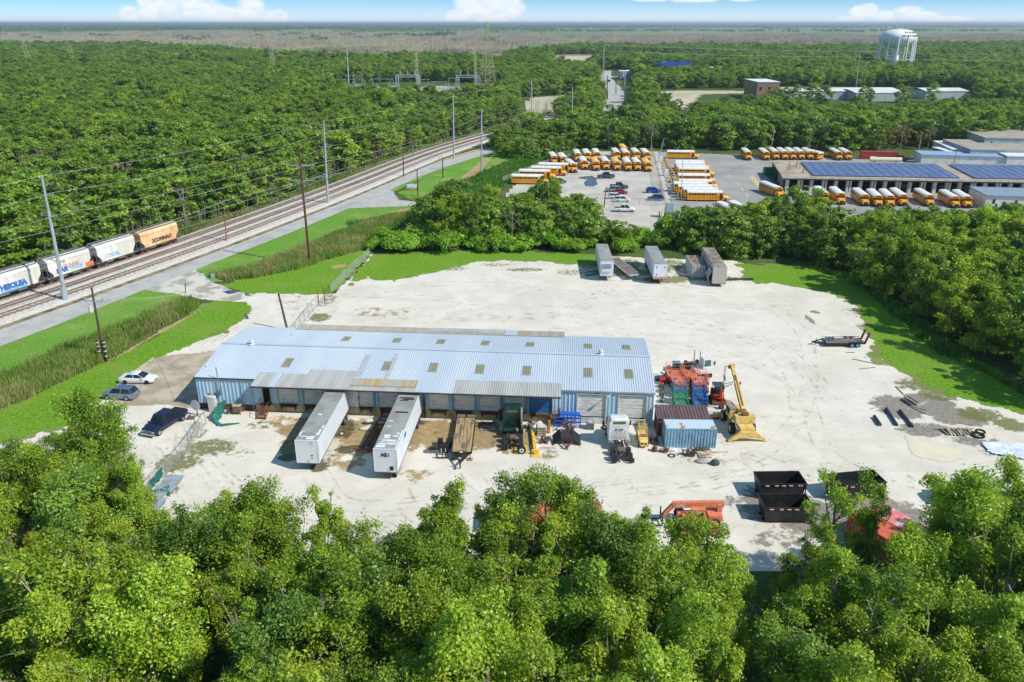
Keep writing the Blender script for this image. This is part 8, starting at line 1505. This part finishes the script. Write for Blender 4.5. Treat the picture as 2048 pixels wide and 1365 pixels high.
bus('white-roofed bus partly behind the trees left of the garage', 1562, 398, R(-80)); bus('left bus of the two seen tail-on through the trees at the front of the lot', 1470, 442, R(100), 0, (-5.9, 0)); bus('right bus of the two seen tail-on through the trees at the front of the lot', 1490, 440, R(96), 0, (-5.9, 0))
# cars in the lot
col = lambda n, c: mat(n, c, rough=.25)
for lb, px, py, a, k, m in [('dark grey pickup beside the puddle in the bus lot', 1212, 357, 178, 'pickup', col('grey_metallic_paint', (72, 80, 92))), ('dark green-grey pickup, rear of the group of parked cars', 1238, 378, -4, 'pickup', col('slate_paint', (70, 84, 88))), ('silver wagon beside the red car in the bus lot', 1226, 384, 178, 'suv', col('silver_paint', (150, 156, 158))), ('red sedan among the parked cars in the bus lot', 1240, 388, -2, 'sedan', col('dark_red_paint', (156, 36, 52))), ('white crossover behind the nearest white one', 1232, 398, -2, 'suv', P_white), ('nearest white crossover at the front of the parked cars', 1244, 404, -2, 'suv', P_white), ('bright blue crossover, farther of the two by the lot fence', 1307, 386, -3, 'suv', col('bright_blue_paint', (30, 70, 170))), ('blue crossover nearest the front fence of the lot', 1311, 401, 178, 'suv', col('deep_blue_paint', (34, 74, 140))), ('white pickup outside the lot fence by the near thicket', 1249, 424, -3, 'pickup', P_white), ('dark car half hidden behind the upright tree by the side-on buses', 1118, 366, -20, 'sedan', col('navy_car_paint', (40, 56, 84))), ('white pickup by the red container', 1753, 319, 178, 'pickup', P_white), ('dark red car by the red container', 1800, 322, 178, 'pickup', col('maroon_paint', (110, 40, 44))), ('blue pickup behind the garage roof', 1835, 320, 178, 'pickup', col('steel_blue_paint', (90, 120, 150)))]: car(lb, 'car' if k != 'pickup' else 'pickup truck', ref(px, py, (0, 0), R(a)), R(a), k, m, 5.6 if k == 'pickup' else 4.6)
fence([G(1303, 303), G(1314, 345), G(1329, 412)], 'tall chain-link fence between the car park and the tight rank of buses', 2.6, 3.5, rails=(1,)); fence([G(1329, 412), G(1210, 411), G(1120, 412)], 'chain-link fence along the front of the car park in the bus lot', 1.9, 3.5); fence([G(1005, 366), G(1045, 350), G(1095, 330), G(1140, 318)], 'chain-link fence behind the side-on buses at the left of the lot', 1.9, 3.5)
# yellow charging bollards + white cabinets
ybo = mat('bollard_yellow', (236, 196, 60)); 
for k in range(14):
    f = k / 13; yb = 322 + f * 78; x = 1327 + f * 31 + (f * f) * 2; t = junk('bollard', ORD[min(k, 12)] + ' yellow bollard pair from the far end of the line behind the bus rank' if k < 13 else 'last yellow bollard pair at the near end of the line behind the bus rank', 'bollard', x, yb, 0, 'yellow bollards'); 
    for dx in (-.7, .9): b = MB(); b.cyl((dx, 0, 0), (dx, 0, 2.1), .14, m=ybo, n=8); b.build('post', t)
    b = MB(); b.bx(-.1, .3, -.15, .25, 0, 1.3, greyd); b.build('charger', t)
for i, (px, py) in enumerate([(1321, 325), (1332, 352), (1345, 384)]): t = junk('cabinet', ['far', 'middle', 'near'][i] + ' white electrical cabinet along the yellow bollards', 'cabinet', px, py); b = MB(); b.bx(-.7, .7, -.5, .5, 0, 2.2, white); b.build('housing', t); b = MB(); b.bx(-.6, .6, -.53, -.5, .2, 2.0, white); b.build('door', t)
t = junk('dumpster', 'green lidded dumpster on the bus yard asphalt', 'dumpster', 1536, 348); gm2 = mat('dumpster_green', (30, 150, 104)); b = MB(); b.prismx([(-1.1, .1), (-1.3, 1.9), (.2, 2.3), (1.2, 1.9), (1.1, .1)], -1.5, 1.5, gm2); b.build('body', t); b = MB(); b.bx(-1.4, 1.4, -1.15, .1, 2.05, 2.2, mat('dumpster_green_lid', (34, 140, 100))); b.build('lid', t)
t = junk('switchgear_cabinet', 'tall pale blue-grey electrical cabinet over a green box at the front of the lot', 'cabinet', 1338, 436); b = MB(); b.bx(-1, 1, -.8, .8, 0, 4.0, mat('pale_cabinet_blue', (160, 180, 190))); b.build('housing', t); b = MB(); b.bx(-1.6, 1.8, -2.6, -1, 0, 1.6, mat('dark_green_box', (50, 96, 80))); b.build('transformer', t)
for i, (px, py) in enumerate([(1318, 434), (1322, 440), (1329, 425), (1347, 424)]): t = junk('bollard', ['yellow barrier post left of the green box', 'leaning yellow barrier by the green box', 'yellow post behind the pale cabinet', 'yellow post right of the pale cabinet'][i], 'bollard', px, py); b = MB(); b.cyl((0, 0, 0), (.1, 0, 1.4 if i != 1 else 1.8), .18, m=ybo, n=8); b.build('post', t)
# --- solar-roofed garage
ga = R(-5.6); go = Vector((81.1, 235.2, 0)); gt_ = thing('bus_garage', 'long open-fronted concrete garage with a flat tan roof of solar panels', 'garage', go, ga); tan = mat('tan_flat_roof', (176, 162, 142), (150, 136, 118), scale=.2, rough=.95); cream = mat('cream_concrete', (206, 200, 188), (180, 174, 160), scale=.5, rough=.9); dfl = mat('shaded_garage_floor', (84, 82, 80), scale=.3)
GL, GD = 120, 29.5; b = MB(); sk_ = 3.0
b.add([(0, 0, 3.9), (GL, 0, 3.9), (GL, GD, 3.9), (sk_, GD, 3.9), (0, 0, 4.3), (GL, 0, 4.3), (GL, GD, 4.3), (sk_, GD, 4.3)], [(3, 2, 1, 0), (4, 5, 6, 7), (0, 1, 5, 4), (1, 2, 6, 5), (2, 3, 7, 6), (3, 0, 4, 7)], tan); b.build('roof', gt_); b = MB(); b.bx(0, GL, -.12, .0, 3.85, 4.42, cream); b.bx(sk_, GL, GD, GD + .12, 3.9, 4.4, cream); b.bx(.3, GL, .9, 1.3, 3.3, 3.9, mat('brown_beam', (110, 96, 84))); b.build('parapet', gt_)
k = 0; x = 1.5
while x < GL:
    b = MB(); b.bx(x, x + (.95 if k % 2 == 0 else .6), .9, 2.0, 0, 3.9, cream)
    if k % 2: b.bx(x + .9, x + 1.4, .9, 2.0, 0, 3.9, cream)
    b.build('column', gt_); x += 3.55; k += 1
for y in (8, 14, 20): b = MB(); b.bx(.8 + y * .1, 1.7 + y * .1, y, y + .9, 0, 3.9, cream); b.build('column', gt_)
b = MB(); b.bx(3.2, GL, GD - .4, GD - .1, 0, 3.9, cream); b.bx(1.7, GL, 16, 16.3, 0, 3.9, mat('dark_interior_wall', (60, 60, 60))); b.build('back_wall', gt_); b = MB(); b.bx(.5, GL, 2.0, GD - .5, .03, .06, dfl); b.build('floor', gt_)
for i, f in enumerate((38, 48.5, 57, 66, 77)): 
    p = go + rot2((f, 6), ga); car(ORD[i] + ' dark car from the left in the shade inside the garage', 'car', p, ga + math.pi * (i % 2), 'suv', col('shaded_car_%d' % (i % 3), ((60, 64, 70), (110, 50, 54), (120, 124, 128))[i % 3]))
solm = mat('solar_cells', (80, 92, 132), (94, 106, 146), scale=.35, rough=.25); solf = mat('solar_frame', (186, 192, 206), rough=.4)
for ai, (x0, x1f, n) in enumerate(((9.5, 52, 16), (56, 98.5, 16))):
    t = thing('solar_array', ['left solar array on the garage roof', 'right solar array on the garage roof'][ai], 'solar panels', go + Vector((0, 0, 4.3)), ga, 'solar arrays'); nr = 6; dx = (x1f - x0) / n; dy = 24 / nr
    for r_ in range(nr):
        for c in range(n):
            xx = x0 + c * dx + r_ * .35 * (1 if ai == 0 else 1); yy = 2.2 + r_ * dy; b = MB()
            b.add([(xx, yy, .25), (xx + dx - .14, yy, .25), (xx + dx - .14, yy + dy - .35, .5), (xx, yy + dy - .35, .5), (xx, yy, .2), (xx + dx - .14, yy, .2), (xx + dx - .14, yy + dy - .35, .44), (xx, yy + dy - .35, .44)], [(0, 1, 2, 3), (7, 6, 5, 4), (0, 4, 5, 1), (1, 5, 6, 2), (2, 6, 7, 3), (3, 7, 4, 0)], solm)
            b.add([(xx + dx * .47, yy, .252), (xx + dx * .5, yy, .252), (xx + dx * .5, yy + dy - .35, .503), (xx + dx * .47, yy + dy - .35, .503)], [(0, 1, 2, 3)], solf); b.bar((xx + dx - .1, yy + dy - .5, .35), (xx + dx - .1, yy + .1, .2), .1, .1, solf); b.build('panel', t, fix=False)
for i, (u, v) in enumerate([(4.5, 12), (8.5, 19), (7.5, 6), (60, 27), (82, 2)]):
    t = thing('roof_antenna', ['rusty tripod mast at the left end of the garage roof', 'second small tripod mast on the bare end of the garage roof', 'third tripod mast near the front of the bare roof end', 'dark tripod mast between the arrays at the back', 'red-brown mast on the front edge by the right solar array'][i], 'antenna mast', go + rot2((u, v), ga) + Vector((0, 0, 4.3))); b = MB(); b.cyl((0, 0, 0), (0, 0, 4.2 if i > 2 else 2.8), .09, m=rust, n=5); b.build('mast', t); b = MB(); [b.bar((math.cos(a) * 1.1, math.sin(a) * 1.1, 0), (0, 0, 1.4), .07, .07, rust) for a in (0, 2.1, 4.2)]; b.build('tripod', t)
# --- other buildings: box with px placement
def building(name, label, a, c, depth, h, wallm, roofm, over=.3, wins=(), cat='building', rise=0, door=None):
    p, q = G(*a), G(*c); L = (q - p).length; t = thing(name, label, cat, p, ang(p, q)); b = MB(); b.bx(0, L, 0, depth, 0, h, wallm); b.build('wall', t); b = MB()
    if rise: b.prismx([(-over, h), (depth / 2, h + rise), (depth + over, h), (depth + over, h + .25), (depth / 2, h + rise + .25), (-over, h + .25)], -over, L + over, roofm)
    else: b.bx(-over, L + over, -over, depth + over, h + .004, h + .3, roofm)
    b.build('roof', t)
    for (f0, f1, z0, z1) in wins: w_ = MB(); w_.bx(L * f0, L * f1, -.05, .05, z0, z1, glass); w_.build('window', t)
    if door: w_ = MB(); w_.bx(L * door[0], L * door[1], -.06, .05, 0, door[2], dkt); w_.build('door', t)
    return t
wpa = mat('white_painted_block', (222, 222, 216), (204, 204, 196), scale=.4); rwh = mat('white_membrane_roof', (232, 234, 236)); grw = mat('pale_metal_wall', (176, 188, 190), (156, 168, 170), scale=.3, stretch=(1, 1, .3)); rtn = mat('tan_roof_metal', (172, 164, 146), (156, 148, 132), scale=.3); brick = mat('tan_brick', (150, 120, 96), (130, 104, 84), scale=1)
building('office_building', 'low white building with small windows at the front right of the bus lot', (1968, 419), (2140, 425), 12, 3.6, wpa, mat('grey_blue_flat_roof', (140, 156, 172)), wins=[(.08, .11, 1.6, 2.8), (.12, .14, .8, 1.6), (.34, .37, 1.8, 2.7), (.6, .63, 1.8, 2.7)], door=(.2, .24, 2.2))
building('metal_building', 'grey-green metal shop building with a tan roof behind the garage', (1936, 330), (2140, 334), 26, 5.2, grw, rtn, wins=[(.02, .04, 2, 4)], cat='building'); building('metal_building', 'higher tan-roofed building behind the grey-green shop', (1962, 316), (2200, 322), 26, 7.2, grw, rtn, wins=[(.05, .07, 4.5, 6)]); building('canopy_building', 'small white-roofed open shed left of the grey-green shop', (1900, 322), (1936, 323), 22, 4.0, wpa, rwh, door=(.1, .4, 2.6)); building('canopy_building', 'tiny pale lean-to with a dark opening beside the white-roofed shed', (1889, 323), (1900, 323), 10, 3.4, mat('pale_mauve_wall', (170, 160, 160)), rwh, door=(.2, .8, 2.6)); building('canopy_building', 'white-roofed shed between the shop and the solar garage', (2010, 338), (2150, 342), 10, 4.2, wpa, rwh); building('canopy_building', 'long low blue-grey roof behind the left part of the solar garage', (1840, 331), (2010, 337), 9, 3.6, wpa, mat('blue_grey_metal_roof', (150, 176, 206)))
redc = mat('red_container_paint', (170, 66, 50), (150, 58, 46), scale=.8); p, q = G(1722, 319), G(1796, 321); t_ = container('shipping_container', 'long brick-red shipping container at the far edge of the bus yard', (p + q) / 2 + Vector((0, 1.2, 0)), ang(p, q), (q - p).length, redc, redc, 2.9, bars=False)
t = junk('pipe_rack', 'long cream pipe-like roof or tank lying behind the garage', 'tank', 1770, 326, -6); b = MB(); b.cyl((-5.5, 0, 1.2), (5.5, 0, 1.2), .8, m=mat('cream_tank', (222, 214, 186)), n=12); b.build('shell', t, smooth=True); b = MB(); [b.bx(x, x + .3, -.7, .7, 0, .6, greyd) for x in (-4, 3.7)]; b.build('cradle', t)
building('warehouse_far', 'distant tan brick building with a white roof beyond the right woods', (1512, 200), (1556, 200), 30, 11, brick, rwh, wins=[(.1, .2, 6, 8), (.5, .6, 6, 8)], cat='warehouse')
for i, (a, c, d_, lb) in enumerate([(1560, 1660, 30, 'first'), (1662, 1800, 30, 'second'), (1710, 1812, 30, 'third'), (1850, 1935, 26, 'fourth')]): building('warehouse_far', lb + ' long pale-roofed warehouse from the left beyond the right woods', (a, 199 if i != 2 else 203), (c, 199 if i != 2 else 203), d_, 5., grw, mat('pale_warehouse_roof', (222, 222, 218), (206, 204, 198), scale=.05), rise=1.2, cat='warehouse')
for a, c, y, d_, h, wm, rm, lb in [(1241, 1262, 160, 18, 7, mat('light_grey_blue_wall', (170, 184, 200)), rwh, 'white building at the corner of the distant road'), (1408, 1470, 149, 16, 6, wpa, rwh, 'low white-roofed buildings behind the trees right of the blue canopy'), (1560, 1580, 152, 14, 5, grw, rtn, 'small grey-roofed house in the far woods'), (1995, 2045, 143, 14, 6, wpa, rwh, 'white roof in the far woods near the right edge'), (95, 104, 116, 8, 7, wpa, rwh, 'tiny white roof in the left forest'), (300, 312, 118, 8, 8, wpa, rwh, 'second tiny white roof in the left forest'), (132, 140, 55, 60, 12, wpa, rwh, 'pale building on the horizon at left'), (408, 424, 55.5, 60, 12, wpa, rwh, 'white building on the horizon behind the dead trees'), (1775, 1785, 58, 50, 12, wpa, rwh, 'tiny white building in the marsh left of the water tower')]: building('house', lb, (a, y), (c, y), d_, h, wm, rm, cat='building')
t = junk('fuel_canopy', 'bright blue flat canopy of a filling station beyond the far trees', 'canopy', 1349, 148); bl_ = mat('bright_blue_canopy', (24, 70, 190)); b = MB(); b.bx(-16, 16, -5, 5, 8, 10.5, bl_); b.build('roof', t); b = MB(); [b.bx(x - .5, x + .5, y - .5, y + .5, 0, 8, white) for x in (-12, 0, 12) for y in (-3, 3)]; b.build('column', t)
t = junk('billboard', 'tall orange-topped roadside sign by the distant road', 'sign', 1197, 192); b = MB(); b.bx(-1.5, 1.5, -.5, .5, 9, 11.2, mat('sign_orange', (236, 84, 40))); b.build('top_panel', t); b = MB(); b.bx(-.6, 1.1, -.4, .4, 1, 8.6, mat('sign_white', (214, 214, 220))); b.build('panel', t); b = MB(); [b.bar((x, 0, 0), (x, 0, 9), .4, .4, redw) for x in (-1.3, 1.3)]; b.build('post', t)
t = junk('bulldozer', 'tiny yellow bulldozer working on the distant cleared field', 'bulldozer', 1294, 113); b = MB(); b.bx(-4, 4, -2.5, 2.5, 1, 4, oy); b.bx(-2.5, 1.5, -1.8, 1.8, 4, 7, oy); b.build('body', t); b = MB(); b.bx(4.6, 5.4, -4, 4, .3, 3.4, oy); b.build('blade', t); b = MB(); b.bx(-4.5, 4.5, -3.4, -2.5, 0, 2, black); b.bx(-4.5, 4.5, 2.5, 3.4, 0, 2, black); b.build('track', t)
for i, (px, py) in enumerate([(1238, 156), (1244, 158), (1217, 164), (1237, 168)]): g = G(px, py); car(['dark truck by the corner building of the distant road', 'white van beside the corner building of the distant road', 'dark car on the distant road', 'pale car on the distant side street'][i], 'car', (g.x, g.y), R(90), 'suv', [black, P_white, col('navy_car_paint', (40, 56, 84)), P_white][i], 6, 2.4)
t = thing('mound', 'brown heap of soil on the distant cleared field beside the bulldozer', 'soil mound', G(1315, 113)); bm = bmesh.new(); bmesh.ops.create_icosphere(bm, subdivisions=3, radius=1); me = bpy.data.meshes.new('soil')
for v in bm.verts: v.co = Vector((v.co.x * 24, v.co.y * 10, max(v.co.z, 0) * 4 * (1 + .3 * math.sin(v.co.x * 5))))
bm.to_mesh(me); bm.free(); me.materials.append(mat('dark_soil', (104, 92, 78), (84, 74, 62), scale=.2)); o = bpy.data.objects.new('soil', me); COL.objects.link(o); o.parent = t
# ---------------------------------------------------------------- haze
hb = MB(); hm = bpy.data.materials.new('haze'); hm.use_nodes = True; nt = hm.node_tree; nt.nodes.clear(); pv = nd(nt, 'ShaderNodeVolumePrincipled', {'Color': (.80, .90, 1., 1), 'Density': HAZE, 'Anisotropy': .3}); ou = nd(nt, 'ShaderNodeOutputMaterial'); nt.links.new(pv.outputs[0], ou.inputs['Volume'])
hb.bx(-31000, 31000, -3000, 46000, -1.5, 62, hm); o = hb.build('haze'); o['kind'] = 'stuff'; o['label'] = 'thin pale blue haze fading the far woods and marsh'; o['category'] = 'haze'
